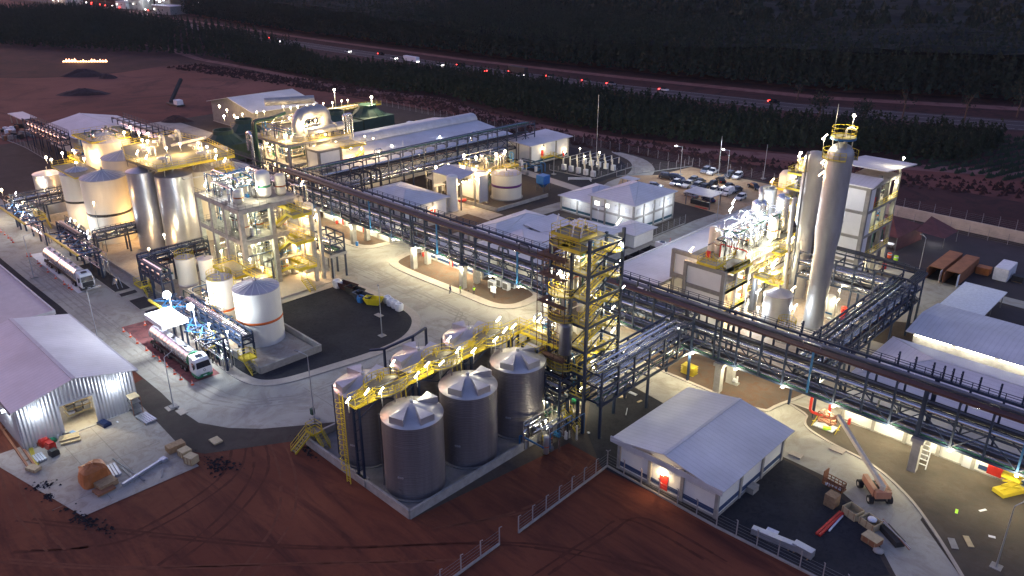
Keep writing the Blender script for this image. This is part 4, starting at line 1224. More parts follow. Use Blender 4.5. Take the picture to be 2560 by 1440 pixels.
# ================================================================ SIX SILOS AND THEIR WALKWAY
def silo(x, y, label, detail=1, rot=0):
    t = thing('silo', label, 'silo', (x, y, 0.2), 'the six grain coloured silos')
    R, Hh = 3.62, 10.1
    MB().lathe(x, y, [(R, 0.2), (R, Hh)], 44).build('shell', 'silo_grey', t)
    for zz in (2.6, 5.1, 7.6):
        MB().lathe(x, y, [(R, zz - 0.03), (R + 0.02, zz), (R, zz + 0.03)], 44).build('seam', 'silo_grey', t)
    MB().lathe(x, y, [(R + 0.3, 0.2), (R + 0.3, 0.36), (R, 0.38)], 44, False).build('plinth', 'concrete_dark', t)
    MB().lathe(x, y, [(R + 0.06, Hh - 0.04), (R + 0.06, Hh + 0.06), (0.3, Hh + 1.35), (0.01, Hh + 1.35)], 44).build('roof', 'silo_roof', t)
    MB().tube((x, y, Hh + 1.3), (x, y, Hh + 1.75), 0.22, 10).build('vent', 'galvanised', t)
    MB().tube((x, y, Hh + 1.6), (x + 0.1, y, Hh + 2.6), 0.03, 4).build('mast', 'steel_grey', t)
    # wedge shaped hatches on the roof
    for a in (rot - 72, rot - 6, rot + 92):
        a = math.radians(a)
        c, s = math.cos(a), math.sin(a)
        def W(u, v, z): return (x + u * c - v * s, y + u * s + v * c, z)
        zt = Hh + 1.12
        def rz(u): return Hh + 0.06 + (R - u) / (R - 0.3) * 1.29
        vs = [W(0.75, 0, rz(0.75) + 0.06), W(R - 0.35, -0.95, zt - 0.05), W(R - 0.35, 0.95, zt - 0.05), W(0.75, 0, rz(0.75)), W(R - 0.35, -0.95, rz(R - 0.35) - 0.02), W(R - 0.35, 0.95, rz(R - 0.35) - 0.02)]
        MB().add(vs, [(0, 1, 2), (1, 4, 5, 2), (0, 3, 4, 1), (0, 2, 5, 3)]).build('roof_hatch', 'silo_roof', t)
    # door, manhole and round sight ports near the base
    c, s = 0.32, -0.947
    for k, (an, zz, rr_) in enumerate([(-62, 3.4, 0.14), (-66, 3.4, 0.14), (-70, 3.4, 0.14), (-72, 1.4, 0.42)]):
        a = math.radians(an)
        MB().tube((x + R * math.cos(a), y + R * math.sin(a), zz), (x + (R + 0.06) * math.cos(a), y + (R + 0.06) * math.sin(a), zz), rr_, 10).build('port', 'galvanised' if k < 3 else 'silo_grey', t)
    a = math.radians(-125)
    MB().tube((x + (R + 0.18) * math.cos(a), y + (R + 0.18) * math.sin(a), 0.4), (x + (R + 0.18) * math.cos(a), y + (R + 0.18) * math.sin(a), Hh + 0.3), 0.09, 6).build('downpipe', 'pipe_grey', t)
    return t
SX = (-63.7, -73.1)
SY = (48.9, 57.8, 66.7)
silo(SX[0], SY[0], 'nearest front silo at the corner of the compound', rot=0)
silo(SX[0], SY[1], 'middle silo of the front row, right of the nearest one', rot=0)
silo(SX[0], SY[2], 'rightmost silo of the front row beside the yellow tower', rot=0)
silo(SX[1], SY[0], 'leftmost silo of the back row by the street lamp', rot=170)
silo(SX[1], SY[1], 'middle silo of the back row behind the walkway', rot=170)
silo(SX[1], SY[2], 'rear silo of the back row nearest the plaza', rot=170)
t_walk = thing('walkway', 'yellow railed walkway running between the two rows of silos', 'walkway', (-68.4, 57, 0))
WZ = 11.3
wx = -68.4
deck(t_walk, wx - 0.75, 43.9, wx + 0.75, 72.6, WZ, 'grating', rail=None)
for a, b in ((43.9, 46.6), (51.4, 55.4), (60.3, 64.2), (69.2, 72.4)):
    railing(t_walk, [(wx - 0.75, a, WZ), (wx - 0.75, b, WZ)])
    railing(t_walk, [(wx + 0.75, a, WZ), (wx + 0.75, b, WZ)])
for yy in SY:
    for sx, sg in ((SX[0], -1), (SX[1], 1)):
        # half-round platform over each silo roof
        ctr = (sx - sg * 0, yy)
        arc = [(wx - sg * 0.75, yy - 2.5)] + [(wx - sg * (0.75 + 1.5 * math.sin(math.radians(q))), yy - 2.5 * math.cos(math.radians(q))) for q in range(20, 161, 20)] + [(wx - sg * 0.75, yy + 2.5)]
        MB().prism(arc, WZ + 0.35, WZ + 0.47).build('platform', 'grating', t_walk)
        railing(t_walk, [(p[0], p[1], WZ + 0.47) for p in arc], w=0.05)
        for q in (2, 4, 6):
            MB().beam((arc[q][0], arc[q][1], WZ - 0.9), (arc[q][0], arc[q][1], WZ + 0.4), 0.09).build('bracket', 'steel_grey', t_walk)
        MB().beam((wx - sg * 0.7, yy - 3.4, WZ), (wx - sg * 1.3, yy - 2.6, WZ + 0.45), 0.8, 0.08).build('step', 'yellow', t_walk)
        for q in range(3):
            MB().path([(wx - sg * (1.2 + q * 0.3), yy + 0.5 * q, WZ + 0.5), (wx - sg * (1.2 + q * 0.3), yy + 0.5 * q, WZ + 1.1), (wx - sg * (1.8 + q * 0.3), yy + 0.5 * q, WZ + 1.1), (wx - sg * (1.9 + q * 0.3), yy + 0.5 * q, WZ - 0.4)], 0.06, 5).build('pipe', 'yellow', t_walk)
    # arched tall side rail where the walkway passes between rows
    for sg in (-1, 1):
        rm_ = MB()
        for zz in (0.5, 1.0, 1.5):
            pts = [(wx + sg * 0.75, yy - 4.4 + 0.6 * k, WZ + zz * min(1.0, 0.35 + k * 0.2)) for k in range(5)]
            for u, v in zip(pts[:-1], pts[1:]): rm_.beam(u, v, 0.06)
        rm_.build('railing', 'yellow', t_walk)
for yy in (44.4, 53.3, 62.2, 71):
    MB().beam((wx - 0.6, yy, 1.2), (wx - 0.6, yy, WZ - 0.2), 0.26).build('leg', 'steel_navy', t_walk)
    MB().beam((wx + 0.6, yy, 1.2), (wx + 0.6, yy, WZ - 0.2), 0.26).build('leg', 'steel_navy', t_walk)
    MB().cbox(wx, yy, 0.2, 2.0, 0.8, 1.0).build('footing', 'concrete', t_walk)
for i in range(9):
    for sg in (-0.6, 0.6):
        MB().beam((wx + sg, 44.4 + i * 3, WZ - (0.3 if i % 2 else 1.8)), (wx + sg, 47.4 + i * 3, WZ - (1.8 if i % 2 else 0.3)), 0.1).build('brace', 'steel_navy', t_walk)
for k in range(7):
    z0_ = 1.4 + k * 1.4
    MB().beam((wx - 0.6, 44.4, z0_), (wx + 0.6, 44.4, z0_ + 1.2), 0.09).build('brace', 'steel_navy', t_walk)
lad = MB()
for sg in (-0.35, 0.35): lad.beam((wx - 1.2 + sg, 43.3, 0.1), (wx - 1.2 + sg, 43.3, WZ + 1.2), 0.1)
for k in range(34): lad.beam((wx - 1.55, 43.3, 0.4 + k * 0.34), (wx - 0.85, 43.3, 0.4 + k * 0.34), 0.05)
for k in range(14):
    zz = 2.4 + k * 0.72
    pts = [(wx - 1.2 + 0.5 * math.cos(b), 43.0 - 0.45 * math.sin(b), zz) for b in [math.pi * q / 5 for q in range(6)]]
    for u, w in zip(pts[:-1], pts[1:]): lad.beam(u, w, 0.07)
lad.build('ladder', 'yellow', t_walk)
# arm towards the stair tower
deck(t_walk, -67.6, 71.3, -60.8, 72.8, WZ, 'grating', rail=None)
railing(t_walk, [(-67.6, 71.3, WZ), (-61, 71.3, WZ)])
railing(t_walk, [(-69.2, 72.8, WZ), (-61, 72.8, WZ)])
for u, v, pw in ((870, 1000, 1), (953, 977, 1), (918, 979, 0), (981, 904, 1), (1068, 911, 1), (1104, 908, 0), (1122, 843, 1), (1145, 875, 1), (1185, 876, 1), (1043, 937, 1), (1238, 848, 1), (1262, 825, 0), (1284, 816, 1), (1245, 795, 1)):
    pass
for (x, y), pw in zip([(-67.2, 42.7), (-67.2, 45.3), (-66.2, 46.6), (-70.5, 51.6), (-67.2, 54.3), (-66.2, 55.8), (-70.5, 60.8), (-67.3, 59.5), (-65.8, 60.8), (-66.1, 51.8), (-66.0, 64.9), (-67.0, 67.7), (-67.0, 69.3), (-70.0, 69.4)], [1, 0, 1, 1, 1, 0, 1, 1, 1, 1, 1, 0, 1, 1]):
    lamp(t_walk, x, y, 13, 11.3, 150 * pw, 'neutral', 'tube', 0.2)
t = thing('access_stair', 'small yellow stair over the left end of the silo compound wall', 'stairs', (-79, 43.5, 0))
deck(t, -80.8, 44.6, -79.2, 46.0, 1.9, sides='nsw')
flight(t, (-80, 42.0, 0.05), (-80, 44.5, 1.85), 1.0)
flight(t, (-77.2, 45.3, 0.25), (-79.1, 45.3, 1.85), 1.0)
t = thing('access_stair', 'yellow stair over the wall at the foot of the yellow tower', 'stairs', (-58.4, 71.5, 0))
deck(t, -59.8, 70.6, -58.6, 72.0, 1.9, sides='nw')
flight(t, (-56.4, 71.3, 0.05), (-58.6, 71.3, 1.85), 1.2)
t = thing('pipe_trestle', 'bent blue pipe trestle behind the rear silos', 'frame', (-82, 62, 0))
for p, q in [((-79.6, 57, 0.2), (-79.6, 57, 9.6)), ((-79.6, 62, 0.2), (-79.6, 62, 9.6)), ((-79.6, 57, 9.6), (-78.2, 61, 10.6)), ((-78.2, 61, 10.6), (-79.6, 64.4, 10.2)), ((-79.6, 64.4, 10.2), (-79.6, 64.4, 7.0)), ((-79.6, 57, 9.6), (-81, 55.6, 9.4))]:
    MB().beam(p, q, 0.28).build('beam', 'steel_navy', t)

# ================================================================ YELLOW STAIR TOWER
TX0, TX1, TY0, TY1 = -62.4, -56.2, 71.4, 78.2
t = t_tow = thing('stair_tower', 'tall steel tower wrapped in yellow stairs, railings and rusty scaffold', 'tower', ((TX0 + TX1) / 2, (TY0 + TY1) / 2, 0))
TH = 26.2
xm = -58.9
for x, y in ((TX1, TY0), (TX1, TY1), (xm, TY0), (xm, TY1), (TX0, TY0), (TX0, TY1)):
    MB().beam((x, y, 0), (x, y, TH + (1.2 if x == TX1 else 0)), 0.34).build('column', 'steel_navy', t)
LV = [5.2, 8.7, 12.2, 15.7, 19.2, 22.7, 26.0]
for i, z in enumerate(LV):
    for a, b in (((TX0, TY0), (TX1, TY0)), ((TX0, TY1), (TX1, TY1)), ((TX1, TY0), (TX1, TY1)), ((TX0, TY0), (TX0, TY1)), ((xm, TY0), (xm, TY1))):
        MB().beam((*a, z - 0.2), (*b, z - 0.2), 0.22, 0.3).build('beam', 'steel_navy', t)
    # half decks with railings on the equipment side, stairs on the other
    MB().box(TX0, TY0, z - 0.06, xm, TY1, z).build('deck', 'grating' if i % 2 else 'yellow_deck', t)
    railing(t, [(xm, TY0, z), (TX0, TY0, z), (TX0, TY1, z)])
    # curved scaffold platforms proud of the near face
    if i in (1, 3, 4, 6):
        arc = [(TX0 + 0.1, TY0)] + [(TX0 + 2.0 - 2.0 * math.cos(math.radians(q)), TY0 - 1.5 * math.sin(math.radians(q))) for q in range(20, 161, 28)] + [(TX0 + 4.0, TY0)]
        MB().prism(arc, z - 0.08, z).build('platform', 'yellow_deck', t)
        railing(t, [(p[0], p[1], z) for p in arc])
    if i < len(LV) - 1:
        z2 = LV[i + 1]; zmid = (z + z2) / 2
        MB().box(xm + 0.1, TY0, z - 0.06, TX1, TY0 + 1.2, z).build('landing', 'yellow_deck', t)
        MB().box(xm + 0.1, TY1 - 1.2, zmid - 0.06, TX1, TY1, zmid).build('landing', 'yellow_deck', t)
        flight(t, (-58.1, TY0 + 1.2, z), (-58.1, TY1 - 1.2, zmid), 0.95)
        flight(t, (-56.9, TY1 - 1.2, zmid), (-56.9, TY0 + 1.2, z2), 0.95)
        railing(t, [(xm, TY1, zmid), (TX1, TY1, zmid), (TX1, TY1 - 1.2, zmid)])
        railing(t, [(TX1, TY0 + 1.2, z), (TX1, TY0, z), (xm, TY0, z)])
        for p, q in (((TX1, TY0, z), (TX1, TY1, z2)), ((TX1, TY1, z), (TX1, TY0, z2))) if i % 2 else (((TX1, TY0, z), (TX1, TY1, z2)),):
            MB().beam(p, q, 0.14).build('brace', 'steel_navy', t)
        if i % 2 == 0: MB().beam((xm, TY0, z), (TX1, TY0, z2), 0.14).build('brace', 'steel_navy', t)
clutter(t, TX0 + 0.4, TY0 + 0.4, xm - 0.3, TY1 - 0.4, 5.2, 12, 4, 14, 4, 31, vr=(0.3, 0.6))
clutter(t, TX0 + 0.4, TY0 + 0.2, xm - 0.3, TY1 - 0.4, 12.2, 19, 5, 14, 3, 32, vr=(0.3, 0.6))
clutter(t, TX0 + 0.4, TY0 + 0.2, xm - 0.3, TY1 - 0.4, 19.2, 25.6, 5, 12, 3, 33, vr=(0.3, 0.6))
MB().lathe(xm - 0.1, TY0 - 0.7, [(0.01, 11.2), (0.8, 11.3), (0.85, 11.5), (0.85, 15.4), (0.8, 15.6), (0.01, 15.7)], 18).build('vessel', 'pipe_grey', t)
# rust scaffold tubes and planks
sc = MB()
for k in range(34):
    z = rnd.uniform(3, 26); s = rnd.choice([0, 1])
    if s: sc.tube((TX0 - rnd.uniform(0.2, 1.2), TY0 - 1.2, z), (TX0 - rnd.uniform(0.2, 1.2), TY1 + 0.6, z + rnd.uniform(-0.1, 0.1)), 0.045, 5)
    else: sc.tube((TX0 - 1.2, TY0 - rnd.uniform(0.1, 1.2), z), (xm + 0.4, TY0 - rnd.uniform(0.1, 1.2), z), 0.045, 5)
for x in (TX0 - 1.2, TX0 - 0.2, TX0 + 1.8, xm): sc.tube((x, TY0 - 1.2, 0), (x, TY0 - 1.2, 25.6 - rnd.random()), 0.05, 5)
for y in (TY0 + 1, TY0 + 3.4, TY1): sc.tube((TX0 - 1.2, y, 0), (TX0 - 1.2, y, 25.9 - rnd.random()), 0.05, 5)
sc.build('scaffold', 'scaffold_rust', t)
for z in (9.9, 10.2, 17.6, 21.4, 23.9, 24.2):
    MB().box(TX0 - 1.25, TY0 - 1.25, z, xm - 0.2, TY0 - 0.35, z + 0.08).build('scaffold_plank', 'scaffold_rust', t)
    MB().box(TX0 - 1.25, TY0 - 0.3, z, TX0 - 0.5, TY1 - 1, z + 0.08).build('scaffold_plank', 'scaffold_rust', t)
# top deck
deck(t, TX0, TY0, xm + 1.0, TY0 + 3.4, 27.0, 'yellow_deck', sides='nsew')
deck(t, TX0 + 2.2, TY0 - 1.2, TX1 - 0.5, TY0 + 0.9, 26.0, 'yellow_deck', sides='sw')
for x, y in ((TX0 + 0.4, TY0 + 0.4), (TX0 + 3.2, TY0 + 0.2), (xm + 0.6, TY0 + 0.8)):
    MB().tube((x, y, 27), (x + 0.3, y + 0.1, 29.4), 0.09, 6).build('lamp_pole', 'plastic_white', t)
for (x, y), z, pw in zip([(-57.8, 79.9), (-56.5, 78.1), (-57.5, 79.5), (-56.7, 79.7), (-58.1, 80.2), (-57.8, 81.2)], [27.6, 25.4, 22, 18.6, 15.2, 12], [1, 1, 1, 1, 1, 1]):
    lamp(t, min(x, TX1 + 0.8), max(min(y, TY1 + 1.0), TY0), z, z - 0.2, 380, 'neutral', 'tube', 0.22)
for x, y, z, pw in ((-61.6, 72.2, 21.6, 800), (-60.4, 71.6, 21.4, 500), (-61.4, 72.6, 14.4, 900), (-60.2, 72, 14.2, 500), (-61.4, 74, 8, 900), (-60.4, 76, 3.2, 900), (-59.5, 74, 24.6, 500), (-57.6, 74.8, 19, 350), (-57.6, 74.8, 11, 350)):
    lamp(t, x, y, z, z - 0.1, pw * 0.5, 'neutral', 'tube', 0.18)
# bright platform at its foot on the silo side, with frames and pipework down to the ground
t = thing('pump_station', 'brightly lit yellow platform of pumps between silos and tower', 'platform', (-65, 75.5, 0))
deck(t, -68.2, 73.2, -62.6, 77.2, 11.0, 'yellow_deck', sides='nsw')
deck(t, -66.5, 69.2, -62.8, 73.0, 10.2, 'yellow_deck', sides='sew')
for x in (-68, -65.4, -62.8):
    for y in (69.4, 73.3, 77): MB().beam((x, y, 0), (x, y, 10.9), 0.26).build('leg', 'steel_navy', t)
clutter(t, -67.8, 73.4, -63, 77, 11.0, 13.2, 3, 8, 6, 41, vr=(0.3, 0.5))
clutter(t, -67.6, 69.6, -60.5, 77, 0.2, 4.5, 5, 22, 8, 42, vr=(0.3, 0.6))
clutter(t, -67.6, 69.6, -60.5, 77, 4.6, 10.2, 3, 18, 4, 43, vr=(0.3, 0.5))
clutter(t, -60.5, 62.5, -55.5, 72, 0.1, 4.2, 3, 14, 6, 44, vr=(0.3, 0.5))
for x, y, z, pw in ((-66.8, 74.2, 12.4, 700), (-65.4, 75.4, 12.8, 900), (-64, 74.6, 12.6, 500), (-66.2, 76.8, 12.3, 300), (-62.8, 76.6, 12.8, 300), (-65, 72, 5.6, 700), (-61.5, 70.2, 3.6, 700), (-58, 66, 3.6, 400), (-61, 79.4, 5, 900)):
    lamp(t, x, y, z, z - 0.6, pw * 0.55, 'neutral', 'tube' if z > 11 else 'globe', 0.18)

# ================================================================ CONCRETE FRAME PROCESS BUILDING (left centre)
def frame(t, xs, ys, zs, m_='concrete', w=0.6, slabm='concrete', bh=0.6, base=0.0):
    cp = None
    for x in xs:
        for y in ys:
            if cp is None: cp = proto('column', MB().cbox(0, 0, 0, w, w, zs[-1] - base), m_, t, (x, y, base))
            else: clone(cp, t, (x, y, base))
    for z in zs:
        for y in ys: MB().box(xs[0], y - w * 0.42, z - bh, xs[-1], y + w * 0.42, z - 0.16).build('beam', m_, t)
        for x in xs: MB().box(x - w * 0.42, ys[0], z - bh, x + w * 0.42, ys[-1], z - 0.163).build('beam', m_, t)
        if slabm: MB().box(xs[0] - 0.25, ys[0] - 0.25, z - 0.158, xs[-1] + 0.25, ys[-1] + 0.25, z).build('floor_slab', slabm, t)
PX, PY = (-148.0, -142.5, -137.0, -131.5), (64.6, 70.8, 77.0)
t = t_pb = thing('process_building', 'open concrete framed process building with zigzag yellow stairs', 'building', (-140, 71, 0))
frame(t, PX, PY, (10.0, 16.0), w=0.85, bh=0.8)
MB().box(-148.6, 63.9, 0.02, -124.2, 80.4, 0.3).build('base_slab', 'sidewalk', t)
MB().box(-148, 70.6, 4.3, -131.5, 77, 4.6).build('floor_slab', 'concrete', t)
MB().box(-136, 63.9, 0.3, -131, 64.5, 2.4).build('wall_panel', 'concrete', t)
clutter(t, -147.4, 65.2, -132, 76.6, 0.3, 9.2, 10, 30, 16, 51, vr=(0.4, 0.9))
clutter(t, -147.4, 65.2, -132, 76.6, 10.02, 15.2, 9, 30, 14, 52, vr=(0.4, 0.9))
clutter(t, -147, 65.4, -136, 76.4, 16.02, 20.2, 8, 30, 14, 53, vr=(0.3, 0.6))
vessel(t, -133.6, 66.3, 0.3, 0.85, 8.0, 'tank_cream', band='band_brown')
vessel(t, -133.6, 66.3, 10.02, 0.85, 5.0, 'tank_cream', band='band_brown')
vessel(t, -135.6, 66.8, 16.02, 0.95, 2.6, 'tank_cream', band='band_brown')
vessel(t, -135.9, 72.2, 16.02, 1.4, 5.2, 'tank_white', 'storage_vessel', band='band_green')
vessel(t, -135.0, 75.3, 16.02, 1.0, 4.2, 'tank_cream', 'storage_vessel', band='band_brown')
vessel(t, -131.0, 78.2, 10.02, 1.15, 4.6, 'tank_cream', 'storage_vessel', band='band_brown')
vessel(t, -131.0, 78.2, 4.0, 1.2, 5.0, 'tank_cream', 'storage_vessel')
for a in ([(-145, 67, 16), (-145, 67, 20.6), (-140, 67, 20.6), (-140, 71, 20.6)], [(-146.5, 66, 16), (-146.5, 66, 20)], [(-141, 68, 16), (-141, 68, 19.8), (-137.6, 68, 19.8), (-137.6, 68, 16)], [(-132.6, 76.8, 16), (-132.6, 76.8, 18.2), (-131, 76.8, 18.2), (-131, 78.4, 18.2), (-131, 78.4, 14)]):
    MB().path(a, 0.2, 8).build('pipe', 'pipe_silver', t)
for i in range(5):
    MB().path([(-144 + i * 0.7, 66.3, 16), (-144 + i * 0.7, 66.3, 18.6 + 0.3 * (i % 2)), (-144 + i * 0.7, 68.6, 18.6 + 0.3 * (i % 2)), (-144 + i * 0.7, 68.6, 16)], 0.13, 7).build('pipe', ['pipe_silver', 'pipe_grey'][i % 2], t)
MB().path([(-147, 66.6, 16), (-147, 66.6, 19.6), (-142, 66.6, 19.6)], 0.12, 6).build('pipe', 'steel_blue', t)
railing(t, [(-148.3, 64.3, 16), (-131.2, 64.3, 16), (-131.2, 70, 16)], 'steel_grey')
railing(t, [(-148.3, 64.3, 10), (-148.3, 77, 10)], 'steel_grey'); railing(t, [(-148, 64.3, 10), (-131.2, 64.3, 10)], 'steel_grey')
# bold zigzag stair on the right face, one storey per flight
for x in (-137.6, -126.4):
    for y in (76.0, 77.6):
        MB().cbox(x, y, 0.3, 0.6, 0.6, 14.4).build('column', 'concrete', t)
for i, z in enumerate((4.2, 9.4, 14.6)):
    z0_ = (0.3, 4.2, 9.4)[i]
    deck(t, -137.2, 73.9, -125.4, 75.6, z, 'yellow_deck', sides='ns')
    deck(t, -127.6, 71.6, -125.4, 73.84, z, 'yellow_deck', sides='es')
    MB().beam((-137.2, 73.8, z - 0.25), (-127.6, 73.8, z - 0.25), 0.12, 0.5).build('stringer', 'yellow', t)
    MB().beam((-125.3, 71.6, z - 0.25), (-125.3, 75.6, z - 0.25), 0.12, 0.5).build('stringer', 'yellow', t)
    deck(t, -137.2, 71.6, -135.4, 73.84, z0_ + 0.03, 'yellow_deck', sides='ws') if i else None
    flight(t, (-135.4, 72.7, z0_), (-127.6, 72.7, z), 1.7)
    MB().beam((-135.4, 71.8, z0_), (-127.6, 71.8, z), 0.1, 0.5).build('stringer', 'yellow', t)
flight(t, (-122.6, 72.6, 0.3), (-125.4, 72.6, 2.0), 1.2)
MB().box(-131.4, 78.4, 4.6, -125.0, 82.4, 5.2).build('portal_beam', 'concrete', t)
for x in (-130.9, -125.5): MB().cbox(x, 79, 0.3, 0.7, 0.7, 4.3).build('column', 'concrete', t)
for x, y, z, b, pw, to in ((-145.6, 65.4, 18, 16, 350, 'neutral'), (-145, 67, 18.4, 16, 300, 'neutral'), (-142, 69, 19.6, 16, 500, 'neutral'), (-138.6, 67, 18.6, 16, 500, 'cool'), (-138, 70.4, 19.2, 16, 500, 'neutral'), (-134.4, 70, 18.6, 16, 500, 'neutral'), (-145, 74, 19.6, 16, 500, 'warm'), (-131, 77.6, 18.6, 16, 350, 'warm'),
                           (-126.4, 77, 13.2, 13, 350, 'warm'), (-131.4, 76.2, 7.6, 7.4, 1500, 'warm'), (-131.4, 76.4, 2.6, 2.4, 700, 'warm'), (-130.4, 76.2, 12.6, 12.4, 700, 'warm'), (-133, 68.4, 8.4, 8.2, 800, 'green'), (-139.6, 68.6, 8.4, 8.2, 900, 'green'), (-145, 68.6, 8.4, 8.2, 900, 'green'), (-136, 73, 3.4, 3.2, 700, 'green'), (-143, 69, 3.4, 3.2, 600, 'warm'),
                           (-134, 68.8, 14.4, 14.2, 800, 'green'), (-139.6, 68.6, 14.4, 14.2, 800, 'green'), (-145.4, 69, 14.4, 14.2, 700, 'green'), (-136, 74, 14.4, 14.2, 600, 'warm'), (-127.6, 77, 8, 7.8, 350, 'warm'), (-133, 67.4, 3, 0.3, 600, 'green')):
    lamp(t, x, y, z, b, pw, to, 'globe' if pw > 400 else 'tube', 0.22)

# ================================================================ UPPER PROCESS BUILDING WITH BIG DUCT
t = thing('process_building', 'open process building with a huge pale curved duct on its roof', 'building', (-196, 117, 0))
frame(t, (-205, -198.6, -192.4, -186), (107.4, 114, 120.6, 127), (6.6, 12.0), 'concrete')
for z in (0.3, 6.62): clutter(t, -204, 108, -187, 126, z, z + 5.4, 10, 26, 12, 60 + int(z), vr=(0.5, 1.0))
clutter(t, -204, 108, -187, 126, 12.02, 17, 6, 26, 10, 63, vr=(0.4, 0.9))
big = MB()
big.path([(-189, 112.6, 12.0), (-189, 112.6, 19.0), (-189, 121.0, 19.0), (-189, 121.0, 14.8)], 1.75, 18)
big.build('duct', 'insulation', t)
MB().tube((-189, 112.6, 12.02), (-189, 112.6, 13.4), 2.2, 18).build('duct_base', 'insulation', t)
MB().tube((-186.2, 113.2, 14.6), (-186.2, 124.4, 14.6), 0.95, 16).build('condenser', 'insulation', t)
MB().tube((-186.2, 122.2, 14.6), (-186.2, 124.6, 14.6), 1.2, 16).build('condenser', 'insulation', t)
MB().tube((-204, 112, 20.4), (-198, 124, 20.4), 1.1, 14).build('duct', 'insulation', t)
for dx in (0, 0.9):
    MB().path([(-196.5 - dx, 104.2, 0.2), (-196.5 - dx, 104.2, 17.2), (-196.5 - dx, 109.5, 17.2), (-201, 116, 17.2)], 0.42, 9).build('pipe', 'truck_green_dark', t)
for i in range(2):
    MB().path([(-186.5, 125.4 + i, 12), (-186.5, 125.4 + i, 17.4), (-186.5, 127.2 + i, 17.4), (-186.5, 127.2 + i, 11)], 0.3, 9).build('pipe', 'pipe_silver', t)
MB().path([(-200, 103.5, 9), (-200, 103.5, 14.0), (-197.6, 103.5, 14.0), (-197.6, 103.5, 6)], 0.45, 9).build('pipe', 'pipe_silver', t)
vessel(t, -199.6, 105.0, 4, 1.2, 8, 'pipe_silver')
vessel(t, -197.6, 105.4, 4, 0.9, 7, 'pipe_silver')
railing(t, [(-205, 107.2, 12), (-186, 107.2, 12), (-186, 127, 12)], 'yellow')
for x, y, z, pw in ((-200, 112, 16.5, 900), (-197, 116, 16.5, 1200), (-192.2, 112.2, 17.6, 600), (-187, 112.4, 17.0, 2600), (-186.4, 116.5, 17.2, 2600), (-184.6, 118, 13.4, 1200), (-191, 110, 13.6, 900), (-197, 109, 10, 1000), (-190, 109, 10, 1000), (-200, 109, 10, 800), (-197, 109, 4.6, 900), (-190, 109, 4.6, 900), (-187.5, 123, 10, 900), (-187.5, 116, 10, 900), (-187.5, 123, 4.5, 900), (-187.5, 112, 4.5, 900)):
    lamp(t, x, y, z, z - 0.5, pw, 'warm', 'globe', 0.3)
# its stair block with white wall and yellow flights
t = thing('stair_block', 'concrete stair block with a big white wall panel and yellow flights', 'building', (-182, 121, 0))
frame(t, (-185.4, -179.8), (112.4, 119.2, 126.2), (5.2, 10.6), 'concrete_dark', 0.6, 'concrete')
MB().box(-185.2, 112.2, 5.6, -180.2, 112.45, 10.0).build('wall_panel', 'wall_panel', t)
MB().box(-179.9, 112.7, 5.4, -179.7, 118.8, 10.0).build('wall_panel', 'wall_lit', t)
MB().box(-185.2, 112.2, 0.3, -180.2, 112.45, 4.6).build('wall_panel', 'wall_panel', t)
MB().box(-179.9, 112.7, 0.3, -179.7, 118.8, 4.6).build('wall_panel', 'wall_panel', t)
flight(t, (-178.8, 125.6, 0.2), (-178.8, 120.4, 2.6), 1.1)
deck(t, -179.6, 118.6, -178.0, 120.4, 2.6, 'yellow_deck', sides='se')
flight(t, (-179.4, 120.4, 2.6), (-179.4, 125.6, 5.2), 1.1)
deck(t, -179.8, 119.2, -177.8, 126.2, 5.2, 'yellow_deck', sides='nse')
flight(t, (-178.8, 120, 5.2), (-178.8, 125.8, 8.4), 1.1)
deck(t, -179.8, 119.2, -177.8, 126.2, 10.6, 'yellow_deck', sides='nse')
door(t, -179.7, 121.2, 'x', z=0.2)
MB().box(-179.4, 118.9, 5.22, -179.2, 120.6, 7.2).build('door', 'door_red', t)
for x, y, z in ((-180.6, 123, 9.6), (-178.4, 125, 9.4), (-180.4, 122, 4.2), (-178.6, 126, 4.0), (-180.4, 127.8, 12), (-178, 128.8, 11.6)):
    lamp(t, x, y, z, z - 0.3, 650, 'warm', 'globe', 0.24)

# ================================================================ COOLING TOWERS
def cooler(x, y, a, b, h, label):
    h += 1.6
    t = thing('cooling_tower', label, 'cooling tower', (x, y, 0), 'dark green cooling towers')
    MB().cbox(x, y, 3.0, a, b, h - 3.0).build('casing', 'cooler_green', t)
    lv = MB()
    for k in range(5): lv.cbox(x, y, 0.6 + k * 0.5, a - 0.2, b - 0.2, 0.08)
    lv.build('louvres', 'steel_black', t)
    for i in (-1, 0, 1):
        for j in (-1, 0, 1):
            MB().cbox(x + i * (a / 2 - 0.2), y + j * (b / 2 - 0.2), 0, 0.3, 0.3, 3.0).build('leg', 'steel_black', t)
    MB().lathe(x, y, [(min(a, b) * 0.50, h), (min(a, b) * 0.46, h + 0.2), (min(a, b) * 0.27, h + 2.2), (min(a, b) * 0.25, h + 2.3), (min(a, b) * 0.24, h + 3.4), (min(a, b) * 0.21, h + 3.4), (min(a, b) * 0.2, h + 1.8)], 12, False).build('fan_stack', 'cooler_green', t)
    for k in range(12):
        q = 2 * math.pi * k / 12
        r1, r2 = min(a, b) * 0.49, min(a, b) * 0.25
        MB().beam((x + r1 * math.cos(q), y + r1 * math.sin(q), h + 0.2), (x + r2 * math.cos(q), y + r2 * math.sin(q), h + 2.0), 0.18).build('rib', 'cooler_green', t)
    MB().tube((x, y, h + 2.0), (x, y, h + 2.5), 0.5, 8).build('fan_hub', 'steel_black', t)
    bl_ = MB()
    for k in range(6):
        q = 2 * math.pi * k / 6
        bl_.beam((x, y, h + 2.3), (x + min(a, b) * 0.19 * math.cos(q), y + min(a, b) * 0.19 * math.sin(q), h + 2.35), 0.5, 0.06)
    bl_.build('fan_blades', 'steel_grey', t)
cooler(-221, 107, 13, 12, 6.0, 'dark green cooling tower nearest, left of the curved duct')
